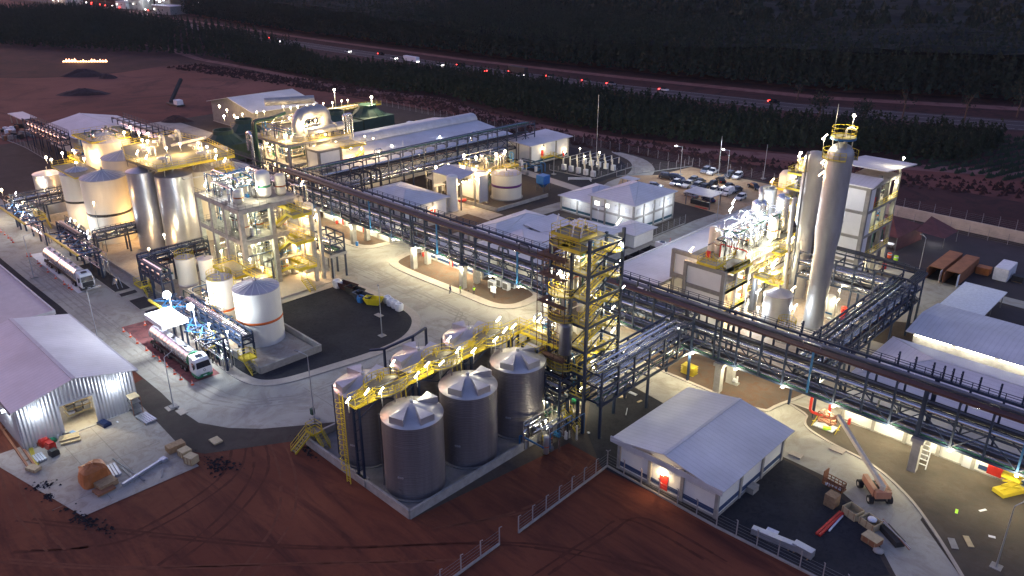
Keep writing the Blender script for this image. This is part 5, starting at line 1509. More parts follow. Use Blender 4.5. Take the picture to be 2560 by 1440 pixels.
cooler(-231, 119, 12, 11, 6.0, 'dark green cooling tower just behind the nearest one')
cooler(-222.5, 146.5, 13, 12.5, 6.0, 'dark green cooling tower behind the white hall roof, left one')
cooler(-224, 160.5, 13, 12.5, 6.0, 'dark green cooling tower at the far right end of its row')
t = thing('pipe_gallery', 'yellow lit gallery with a line of lamps behind the cooling towers', 'walkway', (-236, 145, 0))
deck(t, -234, 116, -231.6, 172, 8.6, 'yellow_deck', sides='ew')
for k in range(9): MB().beam((-232.8, 118 + k * 6.4, 0), (-232.8, 118 + k * 6.4, 8.5), 0.35).build('leg', 'steel_grey', t)
MB().tube((-235.2, 118, 8.2), (-235.2, 170, 8.2), 0.9, 12).build('pipe', 'tank_cream', t)
for u, (x, y) in enumerate([(-238.6, 130.4), (-239.1, 128.1), (-239.4, 123.2), (-239.5, 120.4), (-241.6, 139.2), (-237.9, 139.8), (-238.2, 142.6), (-236.5, 145.2), (-237.4, 148.4), (-237.1, 151.9), (-236.1, 154.9), (-236.4, 158.9), (-236.2, 161.3)]):
    lamp(t, x, y, 10.8, 8.6, 900, 'warm', 'globe', 0.32)
lamp(t, *(-242.6, 122.9), 9, 6, 3500, 'warm', 'globe', 0.7)

# ================================================================ WAREHOUSES AND HALLS
gable('warehouse', 'white gabled warehouse at the upper left', -289, 80.5, -262, 102, 6.4, 2.2, axis='x', over=1.0, roofm='roof_x', bays=False)
t = gable('warehouse', 'open ended white roofed warehouse behind the cooling towers', -287, 136, -256, 160, 7.5, 3.0, axis='y', over=1.2, wall='concrete_dark', roofm='roof_y', bays=False)
for (x, y), z in zip([(-267.1, 129.3), (-258.3, 127.5), (-259.1, 126.6)], [9, 9, 7]):
    lamp(t, x, y, z, z - 2, 900, 'warm', 'globe', 0.42)
# long hall with the raised ridge tube
t = thing('hall', 'long white hall with a rounded ridge vent along its roof', 'building', (-184, 150, 0))
MB().box(-196, 116, 0, -172.4, 176, 5.8).build('wall', 'wall_lit', t)
MB().quad((-171.6, 115, 6.0), (-171.6, 178, 6.0), (-191, 178, 8.4), (-191, 115, 8.4), t=0.15).build('roof', 'roof_y', t)
MB().quad((-210, 178, 6.0), (-210, 115, 6.0), (-191, 115, 8.41), (-191, 178, 8.41), t=0.15).build('roof', 'roof_y', t)
MB().add([(-191 + 2.6 * math.cos(math.pi * i / 10), y, 8.2 + 1.9 * math.sin(math.pi * i / 10)) for y in (115, 178) for i in range(11)], [(i, i + 11, i + 12, i + 1) for i in range(10)] + [tuple(range(11)), tuple(range(21, 10, -1))]).build('ridge_vent', 'roof_trim', t)
for k in range(38):
    if k == 0: rb_ = proto('clip', MB().box(0, 0, 0, 0.5, 0.7, 0.3), 'trim_dark', t, (-193.9, 116 + k * 1.62, 8.3))
    else: clone(rb_, t, (-193.9, 116 + k * 1.62, 8.3))
MB().quad((-171.5, 176, 6.2), (-166, 176, 6.0), (-166, 184, 6.2), (-192, 184, 8.0), t=0.12)
MB().box(-172.35, 119, 1.2, -172.28, 174, 5.2).build('wall_panel', 'wall_lit', t)
for i, (x, y) in enumerate([(-178.2, 130.6), (-181.8, 137.9), (-180.6, 155.0)]):
    lamp(t, x, y, 7.5, 6, 700, 'cool' if i == 2 else 'neutral', 'globe', 0.3)
MB().path([(-172, 160, 6), (-172, 160, 9.4), (-172, 162.6, 9.4), (-172, 162.6, 6)], 0.35, 9).build('pipe', 'pipe_silver', t)
for y in (168, 170, 174.5): MB().tube((-171.5, y, 6), (-171.5, y, 9.6), 0.12, 6).build('vent', 'steel_grey', t)

t = thing('building', 'white two bay building with red door and yellow stair beyond the hall', 'building', (-162, 178, 0))
MB().box(-167, 170, 0, -157.4, 187, 5.9).build('wall', 'wall_white', t)
MB().quad((-168, 169, 6.7), (-156.6, 169, 6.1), (-156.6, 188.5, 6.1), (-168, 188.5, 6.7), t=0.15).build('roof', 'roof_x', t)
faces(t, -167, 170, -157.4, 187, 5.9, 'stripe_teal', True, True)
door(t, -157.4, 175.2, 'x', h=2.2, z=1.9, lit='warm')
deck(t, -157.2, 174.4, -155.9, 178.5, 1.9, 'yellow_deck', sides='es')
flight(t, (-156.5, 183, 0.1), (-156.5, 178.5, 1.9), 1.0)
door(t, -157.4, 185.0, 'x', lit='warm')

t = hip('building', 'white hipped roof building with red doors behind the main rack', -158.5, 108.4, -140.6, 122.2, 4.2, 2.0, bm=5)
door(t, -140.6, 117.6, 'x', w=1.6, lit='warm')
window(t, -140.5, 117.4, 1.2, 0.5, 0.6, 'x', True)
# low white building in the strip under the main rack
for i, (a, b, lb) in enumerate([(-159, -133.5, 'low white wall building under the left part of the main rack'), (-122.5, -104.5, 'white building with navy stripe and red doors under the main rack')]):
    t = thing('building', lb, 'building', ((a + b) / 2, 101, 0))
    MB().box(a, 99.3, 0, b, 103.6, 3.6).build('wall', 'wall_lit', t)
    MB().box(a - 0.3, 99.0, 3.6, b + 0.3, 104.6, 3.8).build('roof', 'roof_trim', t)
    faces(t, a, 99.3, b, 103.6, 3.6, 'stripe_navy' if i else None, True, True, bm=4.6)
    for x in ((a + 8, a + 16) if not i else (a + 9, b - 2)): door(t, x, 99.3, 'y', w=1.1, lit='warm')
    for k in range(7 if i else 5):
        x = a + 2 + k * (b - a - 4) / (6 if i else 4)
        MB().cbox(x, 98.7, 3.3, 1.0, 0.18, 0.12).build('lamp_bulb', 'lamp_neutral', t)
        glow(x, 98.3, 3.2, 480, 'neutral', 0.15)
    if i:
        for k in range(2):
            for j in range(2): window(t, a + 7.2 + 0.55 * k, 99.3, 1.6 + 0.6 * j, 0.4, 0.45, 'y')
def ac(x, y, label, rz=0):
    t = thing('air_conditioner', label, 'air conditioner', (x, y, 0), 'outdoor air conditioning units')
    MB().cbox(x, y, 0.3, 1.5, 0.8, 1.5, rz).build('casing', 'plastic_white', t)
    MB().cbox(x, y - 0.42, 0.5, 1.25, 0.04, 1.1, rz).build('grille', 'steel_grey', t)
    for k in (-0.5, 0.5): MB().cbox(x + k, y, 0.16, 0.15, 0.8, 0.14).build('foot', 'steel_grey', t)
ac(-99.6, 97.2, 'nearest white air conditioning unit under the main rack'); ac(-99.3, 98.8, 'second white air conditioning unit, just behind the nearest'); ac(-97.2, 98.6, 'third white air conditioning unit in the cluster'); ac(-97.0, 100.2, 'rearmost white air conditioning unit')
t = thing('notice_board', 'white notice board on a post beside the air conditioners', 'sign', (-96, 94.6, 0))
MB().beam((-96.5, 94.4, 0), (-96.5, 94.4, 2.4), 0.08).build('post', 'steel_grey', t)
MB().box(-97.1, 94.30, 1.2, -95.7, 94.35, 2.4).build('board', 'plastic_white', t)
# L-shaped office wing and low roofs right behind the rack
hip('building', 'long low hipped roof building with lit windows behind the rack', -120.4, 110.6, -112.0, 128.6, 3.6, 1.4, bm=4.2)
t = hip('building', 'wide low grey roofed building between the rack and the office', -112.4, 104.6, -95.2, 119, 3.6, 1.6)
for y in (120.6, 123.4, 126.2):
    pass
t = thing('building', 'low wing with bright lit windows facing a small court', 'building', (-104, 124, 0))
MB().box(-112.4, 120.8, 0, -108, 129, 3.6).build('wall', 'wall_white', t)
MB().quad((-113, 119.8, 4.5), (-107.0, 119.8, 3.9), (-107.0, 129.8, 3.9), (-113, 129.8, 4.5), t=0.14).build('roof', 'roof_x', t)
faces(t, -112.4, 120.8, -108, 129, 3.6, 'stripe_teal', True, True, bm=3)
for y in (122.2, 124.9, 127.6): window(t, -108, y, 1.2, 1.6, 1.5, 'x', True)
glow(-106.4, 124, 2.4, 350, 'cool', 0.3)
t = hip('building', 'plain low roofed building left of the yellow tower top', -107.4, 120, -96.6, 132.6, 3.6, 1.4)
# two storey office
t = hip('office_building', 'two storey white office with hipped roof and teal stripe', -111.4, 141.6, -99.4, 157.4, 6.6, 2.3, stripe='stripe_teal', bm=4.2)
MB().box(-111.5, 141.48, 3.2, -99.3, 141.6, 3.7).build('string_course', 'concrete', t)
MB().box(-99.4, 141.5, 3.2, -99.28, 157.5, 3.7).build('string_course', 'concrete', t)
for k in range(4): window(t, -109.8 + k * 2.9, 141.6, 4.6, 1.3, 0.9, 'y', k < 2, None if k < 2 else 'wall_panel')
for k in range(5): window(t, -99.4, 143.4 + k * 3.0, 4.4, 1.3, 1.0, 'x', False, 'wall_panel')
for x, y in ((-103, 139.2), (-97.4, 146), (-97.4, 154)): glow(x, y, 4.4, 240, 'cool', 0.3)
t = hip('office_building', 'single storey office wing with hipped roof and teal stripe', -122.4, 143.6, -112.2, 157, 3.8, 1.8, stripe='stripe_teal', bm=4.2)
for k in range(3): window(t, -120.6 + k * 3.4, 143.6, 1.4, 2.0, 1.2, 'y', False, 'wall_lit')
glow(-117.5, 141.4, 3.6, 220, 'cool', 0.3)
t = hip('porch', 'small grey hipped roof beside the office front', -99.2, 133.6, -93.2, 140.6, 3.2, 1.0, bays=False)
for i, (x, y, a, b, z) in enumerate([(-99.8, 171.8, 8, 6, 3.3), (-121.5, 170.5, 4.4, 3.2, 2.9), (-116.5, 166.6, 5.4, 3.4, 2.9)]):
    t = thing('shelter', ['white flat canopy over a walkway beside the office', 'small white shelter roof behind the office, left one', 'small white shelter roof behind the office, right one'][i], 'shelter', (x, y, 0))
    MB().cbox(x, y, z, a, b, 0.16).build('roof', 'roof_trim', t)
    for sx in (-1, 1):
        for sy in (-1, 1): MB().cbox(x + sx * (a / 2 - 0.6), y + sy * (b / 2 - 0.5), 0, 0.2, 0.2, z).build('post', 'steel_grey', t)
    if i == 0:
        MB().box(x - 3, y - 1, 0.05, x + 2.4, y - 0.5, 1.2).build('turnstile', 'steel_black', t)
        MB().beam((x + 0.5, y - 4.4, 0.8), (x + 4, y - 4.4, 0.8), 0.2).build('barrier', 'door_red', t)
t = thing('shed', 'open dark roofed shed next to the lit white silo building', 'shed', (-150, 134, 0))
MB().quad((-157.4, 129.4, 4.4), (-146, 129.4, 4.4), (-146, 133.4, 5.2), (-157.4, 133.4, 5.2), t=0.1).build('roof', 'trim_dark', t)
MB().quad((-146, 137.2, 4.4), (-157.4, 137.2, 4.4), (-157.4, 133.4, 5.2), (-146, 133.4, 5.2), t=0.1).build('roof', 'trim_dark', t)
for x in (-157, -151.6, -146.4):
    for y in (129.8, 136.8): MB().cbox(x, y, 0, 0.2, 0.2, 4.4).build('post', 'steel_grey', t)
for x in (-154, -149): glow(x, 133, 3.8, 500, 'warm', 0.2)
# canopy building with white cylinder
t = thing('loading_shed', 'grey canopied loading shed with a white storage cylinder at its corner', 'shed', (-146, 134, 0))
MB().quad((-150.6, 126.0, 8.0), (-139.8, 126.0, 8.0), (-139.8, 131.0, 8.9), (-150.6, 131.0, 8.9), t=0.12).build('roof', 'silo_roof', t)
MB().quad((-139.8, 135.6, 8.0), (-150.6, 135.6, 8.0), (-150.6, 131.0, 8.9), (-139.8, 131.0, 8.9), t=0.12).build('roof', 'silo_roof', t)
MB().box(-150.6, 126.2, 3.8, -150.4, 135.4, 8.0).build('cladding', 'cladding', t)
MB().box(-150.4, 135.3, 0, -140, 135.5, 8.0).build('cladding', 'wall_panel', t)
MB().box(-140.1, 132.4, 0.6, -139.9, 135.4, 7.4).build('cladding', 'cladding', t)
for x in (-150.4, -145, -140):
    for y in (126.3, 131, 135.4): MB().cbox(x, y, 0, 0.25, 0.25, 8).build('post', 'steel_grey', t)
MB().path([(-145.4, 129, 0.1), (-145.4, 129, 1.2), (-143, 129, 1.2), (-143, 130.5, 1.2)], 0.4, 9).build('pump', 'pipe_red', t)
for y in (127.6, 129.8, 132): lamp(t, -140.6, y, 6.9, 6.7, 650, 'warm', 'globe', 0.28)
lamp(t, -139.6, 135.8, 8.4, 8.2, 300, 'warm', 'globe', 0.25)
lamp(t, -146, 131, 4.6, 4.4, 800, 'warm', 'globe', 0.2)
tank('storage_cylinder', 'upright white cylinder in front of the loading shed', -141.6, 124.9, 1.35, 8.6, 'tank_white', roof='dome', rh=0.5, rail=False, n=28)
tank('tank', 'cream tank with a purple band below yellow railings', -140.4, 142.6, 3.9, 6.4, 'tank_cream', roof='cone', rh=0.5, bands=((3.2, 0.6, 'band_purple'),), rail='full')
t = thing('process_skid', 'glaring process skid of pipes and vessels behind the shed', 'process unit', (-152, 148, 0))
deck(t, -156.5, 140.5, -146, 153, 5.4, 'yellow_deck', sides='nsew')
for x in (-156, -151, -146.4):
    for y in (141, 147, 152.6): MB().beam((x, y, 0), (x, y, 5.3), 0.25).build('leg', 'steel_grey', t)
clutter(t, -156, 141, -146.4, 152.6, 0.1, 5.1, 7, 18, 8, 71); clutter(t, -156, 141, -146.4, 152.6, 5.42, 9.6, 6, 16, 8, 72)
clutter(t, -159.5, 131, -152, 158, 0.1, 6.5, 6, 30, 12, 73); clutter(t, -160, 160, -148, 168.5, 0.1, 3.6, 3, 14, 10, 74)
for i, ((x, y), z, pw) in enumerate(zip([(-152.9, 129.5), (-152.6, 129.9), (-154.1, 140.4), (-150.2, 141.1), (-147.4, 145.8), (-147.9, 149.7), (-152.1, 133.1), (-156.5, 139.7), (-151.1, 146.1), (-148.3, 153.6), (-144.2, 134.1)], [8, 6, 9, 9, 9.5, 9.5, 8, 5, 5, 5, 8], [2400, 900, 2400, 1600, 1600, 1200, 600, 900, 1400, 600, 600])):
    lamp(t, x, y, z, z - 1.5, pw * 0.8, 'warm', 'globe', 0.42)
t = thing('hopper', 'blue hopper beside the purple banded tank', 'hopper', (-137.5, 153.5, 0))
MB().cbox(-137.5, 153.5, 2.0, 2.6, 2.6, 2.2).build('bin', 'plastic_blue', t)
MB().lathe(-137.5, 153.5, [(0.4, 0.9), (1.6, 2.0)], 12).build('cone', 'plastic_blue', t)
for i, j in ((-1, -1), (1, -1), (1, 1), (-1, 1)): MB().cbox(-137.5 + i * 1.2, 153.5 + j * 1.2, 0, 0.15, 0.15, 2.0).build('leg', 'steel_grey', t)
# electrical yard
t = thing('switchyard', 'electrical yard of pale insulators on steel frames', 'switchgear', (-141, 181, 0))
for i in range(5):
    for j in range(5):
        x, y = -147.6 + i * 2.7, 173.4 + j * 3.1
        if (i + j) % 2: MB().beam((x, y, 0), (x, y, 3.0), 0.16).build('post', 'steel_grey', t)
        MB().lathe(x, y, [(0.16, 1.6)] + [(0.24 if k % 2 else 0.13, 1.7 + k * 0.17) for k in range(9)] + [(0.12, 3.4)], 8).build('insulator', 'tank_cream', t)
        if (i * 3 + j) % 3 == 0: MB().cbox(x + 0.4, y, 0.1, 1.2, 0.9, 1.6).build('cabinet', 'wall_panel', t)
    MB().beam((-147.6 + i * 2.7, 173.4, 3.4), (-147.6 + i * 2.7, 186, 3.4), 0.07).build('busbar', 'galvanised', t)
for (x, y), z in zip([(-143.6, 176.0), (-136.6, 176.2), (-143.3, 177.9), (-148.0, 174.4)], [6.5, 6.5, 4, 5]): lamp(t, x, y, z, 0, 330, 'neutral', 'globe', 0.26)
t = thing('pipe_trolley', 'white tube frame lying on dark gravel below the electrical yard', 'frame', (-133, 168, 0))
for p, q in (((-139.2, 165.8), (-134.4, 170.0)), ((-138.2, 165.0), (-133.4, 169.2))): MB().beam((*p, 0.7), (*q, 0.7), 0.2).build('tube', 'plastic_white', t)
for p in ((-139, 165.8), (-134.4, 169.6), (-133.6, 169)): MB().beam((*p, 0.05), (*p, 0.7), 0.16).build('leg', 'plastic_white', t)

# ================================================================ TANK FARM (left)
tank('tank', 'big cream tank with a black band in front of its row', -180.6, 58.8, 4.6, 14.2, bands=((6.3, 0.55, 'band_black'),), ribs=20, rh=1.4)
tank('tank', 'slim cream tank with a black band tucked behind the big one at left', -191.6, 57.2, 3.6, 13.4, bands=((7.0, 0.5, 'band_black'),), ribs=14, rh=1.2)
tank('tank', 'tallest pinkish cream tank behind the others', -203.2, 68.6, 5.2, 17.2, ribs=20, rh=1.6)
tank('tank', 'tall cream tank with a maroon band left of the stainless silos', -191.2, 67.6, 4.9, 15.2, bands=((6.4, 0.5, 'band_maroon'),), ribs=18, rh=1.5)
tank('steel_silo', 'shiny stainless silo with quilted skin at the left of its pair', -168.6, 62.6, 3.0, 17.0, 'stainless', roofm='silo_roof', rh=0.9, seams=4)
tank('steel_silo', 'shiny stainless silo at the right of its pair, nearest the frame building', -162.6, 66.6, 3.7, 16.6, 'stainless', roofm='silo_roof', rh=0.9, seams=4, bands=())
tank('tank', 'cream tank with brown band squeezed beside the stainless silos', -166.8, 74.4, 3.6, 15.6, bands=((9.6, 0.6, 'band_brown'),), ribs=14, rh=1.4)
tank('tank', 'cream tank with ribbed cone roof behind the concrete frame', -165.6, 81.2, 3.6, 14.6, bands=((9.6, 0.6, 'band_brown'),), ribs=16, rh=1.4)
tank('tank', 'cream tank rear left beneath the lamp lit deck', -178.5, 73.5, 4.0, 16.4, ribs=14, rh=1.0)
tank('tank', 'cream tank behind, half hidden by the lamp lit deck', -178.5, 82.5, 4.0, 16.4, ribs=14, rh=1.0)
tank('tank', 'round cream tank with railed roof at the far left', -213, 68.5, 4.6, 11.2, 'tank_cream', rh=1.0, rail='full')
tank('tank', 'broad cream tank with railed roof beyond the far left one', -226, 77, 5.0, 9.8, 'tank_cream', rh=1.0, rail='full')
tank('steel_tank', 'stainless tank with bright conical lid at the far left', -215.4, 57.6, 3.3, 8.6, 'stainless', roofm='silo_roof', rh=0.8)
tank('steel_tank', 'short stainless tank behind the low containment wall', -208.8, 57.6, 3.4, 4.0, 'stainless', roofm='silo_roof', rh=0.5)
t = t_deck = thing('tank_deck', 'railed yellow deck with fans and hatches on top of the stainless silos', 'platform', (-172, 72, 0))
DZ = 18.6
x0, x1, y0, y1 = -181.5, -159.6, 62.4, 79.6
MB().prism([(-173.5, 61.8), (-160.2, 62.6), (-160.2, 79.4), (-176, 81.2), (-190, 78.6), (-186, 66)], DZ - 0.16, DZ).build('deck', 'yellow_deck', t)
railing(t, [(-186, 66, DZ), (-173.5, 61.8, DZ), (-160.2, 62.6, DZ), (-160.2, 79.4, DZ), (-176, 81.2, DZ), (-190, 78.6, DZ), (-186, 66, DZ)], w=0.06)
MB().beam((-160.1, 62.6, DZ - 0.2), (-160.1, 79.4, DZ - 0.2), 0.1, 0.4).build('edge_beam', 'yellow', t)
MB().beam((-186, 66, DZ - 0.2), (-173.5, 61.8, DZ - 0.2), 0.1, 0.4).build('edge_beam', 'yellow_deck', t)
MB().beam((-173.5, 61.7, DZ - 0.2), (-160.2, 62.5, DZ - 0.2), 0.1, 0.4).build('edge_beam', 'yellow_deck', t)
for x, y in ((-165, 66), (-164, 74), (-175, 67), (-172, 76), (-181, 72), (-184, 77)):
    MB().lathe(x, y, [(1.2, DZ + 0.9), (1.2, DZ + 1.1), (0.01, DZ + 1.25)], 18).build('tray', 'tank_cream', t)
    MB().tube((x, y, DZ), (x, y, DZ + 0.9), 0.3, 10).build('neck', 'tank_cream', t)
    if x > -176: MB().path([(x + 1.7, y, DZ), (x + 1.7, y, DZ + 2.0), (x + 2.7, y + 0.6, DZ + 2.0), (x + 2.7, y + 0.6, DZ - 1.5)], 0.16, 7).build('pipe', 'tank_white', t)
    else: MB().path([(x + 1.6, y, DZ + 1), (x + 1.6, y, DZ + 2.6), (x + 3.4, y, DZ + 2.6), (x + 3.4, y, DZ)], 0.34, 8).build('pipe', 'tank_cream', t)
MB().path([(-160.6, 66.8, DZ - 2.0), (-158.0, 66.8, DZ - 2.4), (-158, 78, DZ - 2.4)], 0.12, 7).build('pipe', 'tank_white', t)
MB().beam((-176, 73, DZ + 0.8), (-170, 78, DZ + 2.6), 1.2, 0.5).build('conveyor', 'tank_cream', t)
deck(t, -159.9, 74.4, -157.4, 77.6, DZ - 1.8, 'yellow_deck', sides='nes')
flight(t, (-155.4, 76, DZ - 4.6), (-157.4, 76, DZ - 1.8), 1.2)
for k in range(12):
    x, y = [(-186, 66), (-179.7, 63.9), (-173.5, 61.9), (-169, 62.2), (-164.6, 62.5), (-160.4, 64), (-160.4, 70), (-160.4, 76), (-168, 80), (-176, 81), (-183, 79.6), (-189.5, 78)][k]
    MB().beam((x, y, DZ - 1.6), (x, y, DZ - 0.1), 0.12).build('bracket', 'steel_grey', t)
for i, (u, x, y, z, pw) in enumerate([(0, *(-169.7, 72.1), 20.8, 1800), (0, *(-169.9, 69.1), 20.4, 700), (0, *(-172.1, 63.8), 20, 500), (0, *(-166.9, 63.5), 20, 300), (0, *(-156.6, 73.5), 20, 600), (0, *(-156.6, 75.3), 19, 400), (0, *(-172.8, 77.5), 19.5, 900), (0, *(-168.5, 77.4), 19.5, 900), (0, *(-166.3, 78.2), 19, 900), (0, *(-170.7, 65.6), 20.6, 1400)]):
    lamp(t, x, y, z, z - 1.6, pw * 0.45, 'warm', 'globe' if pw > 600 else 'tube', 0.32)
t = thing('tank_deck', 'hazy yellow railed platforms over the far left cream tanks', 'platform', (-205, 70, 0))
deck(t, -212, 64, -199.5, 73, 17.6, 'yellow_deck', sides='nsew')
deck(t, -217, 63.5, -207, 73, 11.6, 'yellow_deck', sides='nsew')
deck(t, -232, 70, -219, 84, 10.2, 'yellow_deck', sides='nsew')
deck(t, -199, 54.4, -184.6, 60.4, 13.9, 'yellow_deck', sides='w', rail='yellow')
flight(t, (-199.4, 58, 14), (-207, 61.6, 11.6), 1.2) if False else flight(t, (-207, 61.6, 11.6), (-199.4, 58, 13.9), 1.2)
clutter(t, -211, 65, -200, 72, 17.62, 19.6, 3, 8, 5, 81, vr=(0.4, 0.8)); clutter(t, -216, 64, -208, 72, 11.62, 13.6, 3, 8, 5, 82, vr=(0.4, 0.8)); clutter(t, -231, 71, -220, 83, 10.22, 12.6, 3, 6, 5, 83)
for (x, y), z, pw in zip([(-215.4, 58.1), (-214.7, 61.7), (-220.4, 66.0), (-200.3, 64.1), (-198.3, 61.3), (-197.9, 59.3), (-196.0, 70.5), (-195.9, 72.1), (-193.0, 72.7), (-190.6, 73.9), (-184.9, 70.1), (-181.4, 69.9), (-195.6, 70.1), (-214.1, 58.8), (-213.8, 59.5), (-213.6, 60.2), (-217.5, 47.5)], [12.5, 13, 12, 15, 14.5, 14, 19.6, 20.6, 19.6, 19.6, 19.6, 20, 9, 12, 7, 7, 6], [1500, 1500, 1200, 4500, 900, 300, 900, 1500, 1100, 1100, 900, 900, 900, 300, 900, 600, 300]):
    lamp(t, x, y, z, z - 1.5, pw * 0.5, 'amber' if pw > 2000 else 'warm', 'globe', 0.5 if pw > 2000 else 0.36)
# ground level floods among the tanks
t = thing('light_mast', 'lamp on a short mast lighting the base of the black banded tank', 'lamp', (-171, 66, 0))
for x, y, z, pw, to in ((-173.4, 62.4, 5.4, 1500, 'amber'), (-186, 52.9, 4.2, 900, 'amber'), (-157.0, 60.4, 6.2, 800, 'neutral'), (-196, 62, 4, 1200, 'amber'), (-174, 72, 8, 1500, 'amber'), (-157.0, 73, 8, 1100, 'warm'), (-160, 58, 3, 700, 'amber'), (-210, 50, 5, 1000, 'warm'), (-173, 53.5, 11, 600, 'amber')):
    lamp(t, x, y, z, 0, pw, to, 'globe', 0.26)
t = thing('stair', 'small yellow stair crossing the low wall at the stainless tanks', 'stairs', (-201, 50, 0))
deck(t, -203, 49.4, -200, 51.2, 2.0, 'yellow_deck', sides='nsew'); flight(t, (-197, 50.3, 0.1), (-200, 50.3, 2.0), 1.2)
t = thing('stair', 'small yellow stair crossing the long wall beside the white tanks', 'stairs', (-146, 50, 0))
deck(t, -147.4, 49.6, -144.4, 51.4, 1.6, 'yellow_deck', sides='nsew'); flight(t, (-142.4, 50.5, 0.1), (-144.4, 50.5, 1.6), 1.2)
clut = thing('pump_row', 'row of pumps and pipework beneath the dark racks by the cream tanks', 'pumps', (-184, 54, 0))
clutter(clut, -184, 50.4, -172, 54, 0.2, 3.6, 2, 26, 14, 84, vr=(0.3, 0.5)); clutter(clut, -220, 47.5, -204, 52, 0.2, 4.4, 4, 30, 14, 85, vr=(0.3, 0.7))
clutter(clut, -150, 52, -147, 63, 0.2, 3.6, 2, 10, 6, 86, vr=(0.3, 0.4))
for x, y, z in ((-186, 52, 4.6), (-181, 52.0, 4.4), (-176, 52.0, 4.2), (-212, 49, 6), (-206, 48, 6)): lamp(clut, x, y, z, 3.8, 380, 'cool', 'tube', 0.16)

# small white tanks and the orange banded tank
tank('tank', 'big white tank with an orange band beside the dark gravel yard', -112.0, 56.0, 3.65, 9.2, 'tank_white', bands=((3.9, 0.42, 'band_orange'),), ribs=18, rh=1.0, z0=0.28, ladder=205, roofm='tank_roof')
tank('tank', 'narrow white tank with an orange band just behind the big white one', -120.9, 54.2, 2.1, 8.8, 'tank_white', bands=((3.2, 0.4, 'band_orange'),), rh=0.4, z0=0.28, ladder=-60, rail='full')
tank('tank', 'small cream tank with a yellow ringed white lid', -138.6, 56.2, 1.75, 7.4, 'tank_cream', rh=0.2, bands=((2.0, 0.5, 'tank_roof'),), rail='full')
tank('tank', 'small cream tank with brown band between the lid tank and the stairs', -134.8, 58.4, 1.35, 7.6, 'tank_cream', rh=0.3, bands=((1.6, 0.4, 'band_brown'),))
tank('tank', 'squat cream tank below yellow platforms in front of the frame building', -127.4, 60.6, 2.2, 5.6, 'tank_cream', rh=0.3)
t = thing('platform_cluster', 'cream lit yellow platforms linking the small white tanks', 'platform', (-125, 59, 0))
deck(t, -130.6, 57.8, -122.4, 61.6, 7.4, 'yellow_deck', sides='nsew')
deck(t, -121.8, 59.0, -116.0, 61.2, 8.6, 'yellow_deck', sides='nsw')
flight(t, (-122.4, 60.4, 7.4), (-121.0, 60.4, 8.6), 1.1)
flight(t, (-131.6, 60, 9.4), (-131.7, 60, 9.5), 1.1) if False else None
for x in (-130.4, -126, -122.6, -117): MB().beam((x, 59.0, 0.3), (x, 59.0, 7.3), 0.22).build('leg', 'steel_grey', t)
clutter(t, -135, 52.4, -118, 61, 0.3, 5.0, 3, 18, 10, 87, vr=(0.4, 0.7)); clutter(t, -120, 50.4, -115.9, 54, 0.3, 4, 1, 8, 6, 88, vr=(0.3, 0.5))
for x, y, z, pw, to in ((-123.6, 55.4, 4.6, 900, 'warm'), (-116.4, 51.8, 3.2, 800, 'warm'), (-131.4, 60.0, 9.4, 500, 'warm'), (-126, 62.6, 8.6, 350, 'neutral'), (-122, 52, 5.6, 500, 'warm'), (-117.6, 60.4, 10, 350, 'warm'), (-115.2, 51.4, 6.5, 250, 'warm')):
    lamp(t, x, y, z, z - 1.4, pw, to, 'globe', 0.22)
t = thing('access_stair', 'yellow stair over the low wall right of the orange banded tank', 'stairs', (-104.5, 48.6, 0))
deck(t, -106.0, 48.6, -104.2, 50.6, 1.7, 'yellow', sides='nsw'); flight(t, (-101.8, 49.0, 0.15), (-104.2, 49.0, 1.7), 1.1)

# ================================================================ TRUCK LOADING RACKS
def loading(xs, label, ym=47.8, yk=44.6, h=5.6, yellow=True, seed=1, n=None):
    t = thing('loading_rack', label, 'loading rack', ((xs[0] + xs[-1]) / 2, 46, 0))
    for x in xs:
        MB().beam((x, ym, 0), (x, ym, h), 0.3).build('post', 'steel_navy', t)
        MB().beam((x, yk - 0.4, h), (x, ym + 0.8, h), 0.24).build('beam', 'steel_navy', t)
        MB().beam((x, ym, h - 1.6), (x, yk + 0.9, h), 0.13).build('brace', 'steel_navy', t)
    for a, b in zip(xs[:-1], xs[1:]):
        MB().beam((a, yk, h), (b, ym, h), 0.12).build('brace', 'steel_blue', t)
        MB().beam((a, ym, h), (b, yk, h), 0.12).build('brace', 'steel_blue', t)
    MB().beam((xs[0], ym, h - 0.05), (xs[-1], ym, h - 0.05), 0.2).build('beam', 'steel_navy', t)
    if yellow: MB().beam((xs[0] - 0.3, yk - 0.4, h + 0.2), (xs[-1], yk - 0.4, h + 0.2), 0.42, 0.26).build('trolley_beam', 'yellow', t)
    r_ = random.Random(seed)
    for i in range(8):
        y = ym + r_.uniform(-0.5, 1.5); z = r_.uniform(1.5, h - 0.6)
        MB().path([(xs[0], y, z), (xs[-1], y, z), (xs[-1], y, 0.4)], r_.uniform(0.06, 0.14), 6).build('pipe', r_.choice(['pipe_silver', 'pipe_silver', 'pipe_grey']), t)
    return t
t = loading([-176, -172, -168, -164, -160.4, -158.2], 'blue loading gantry with a yellow beam over the first tanker truck', seed=2)
t = loading([-205, -200, -195, -190, -186], 'blue loading gantry at the far left end of the street', ym=46.5, yk=43.6, seed=3)
lamp(t, -196, 45.6, 5.2, 5, 500, 'cool', 'tube', 0.16); lamp(t, -203, 46.5, 5.6, 5, 500, 'cool', 'tube', 0.16); lamp(t, -214, 44, 5.6, 0, 700, 'neutral', 'tube', 0.16)
t = loading([-127.5, -124, -120.8], 'blue loading gantry with a yellow beam under the brightest floodlight', ym=48.6, yk=45.2, seed=4)
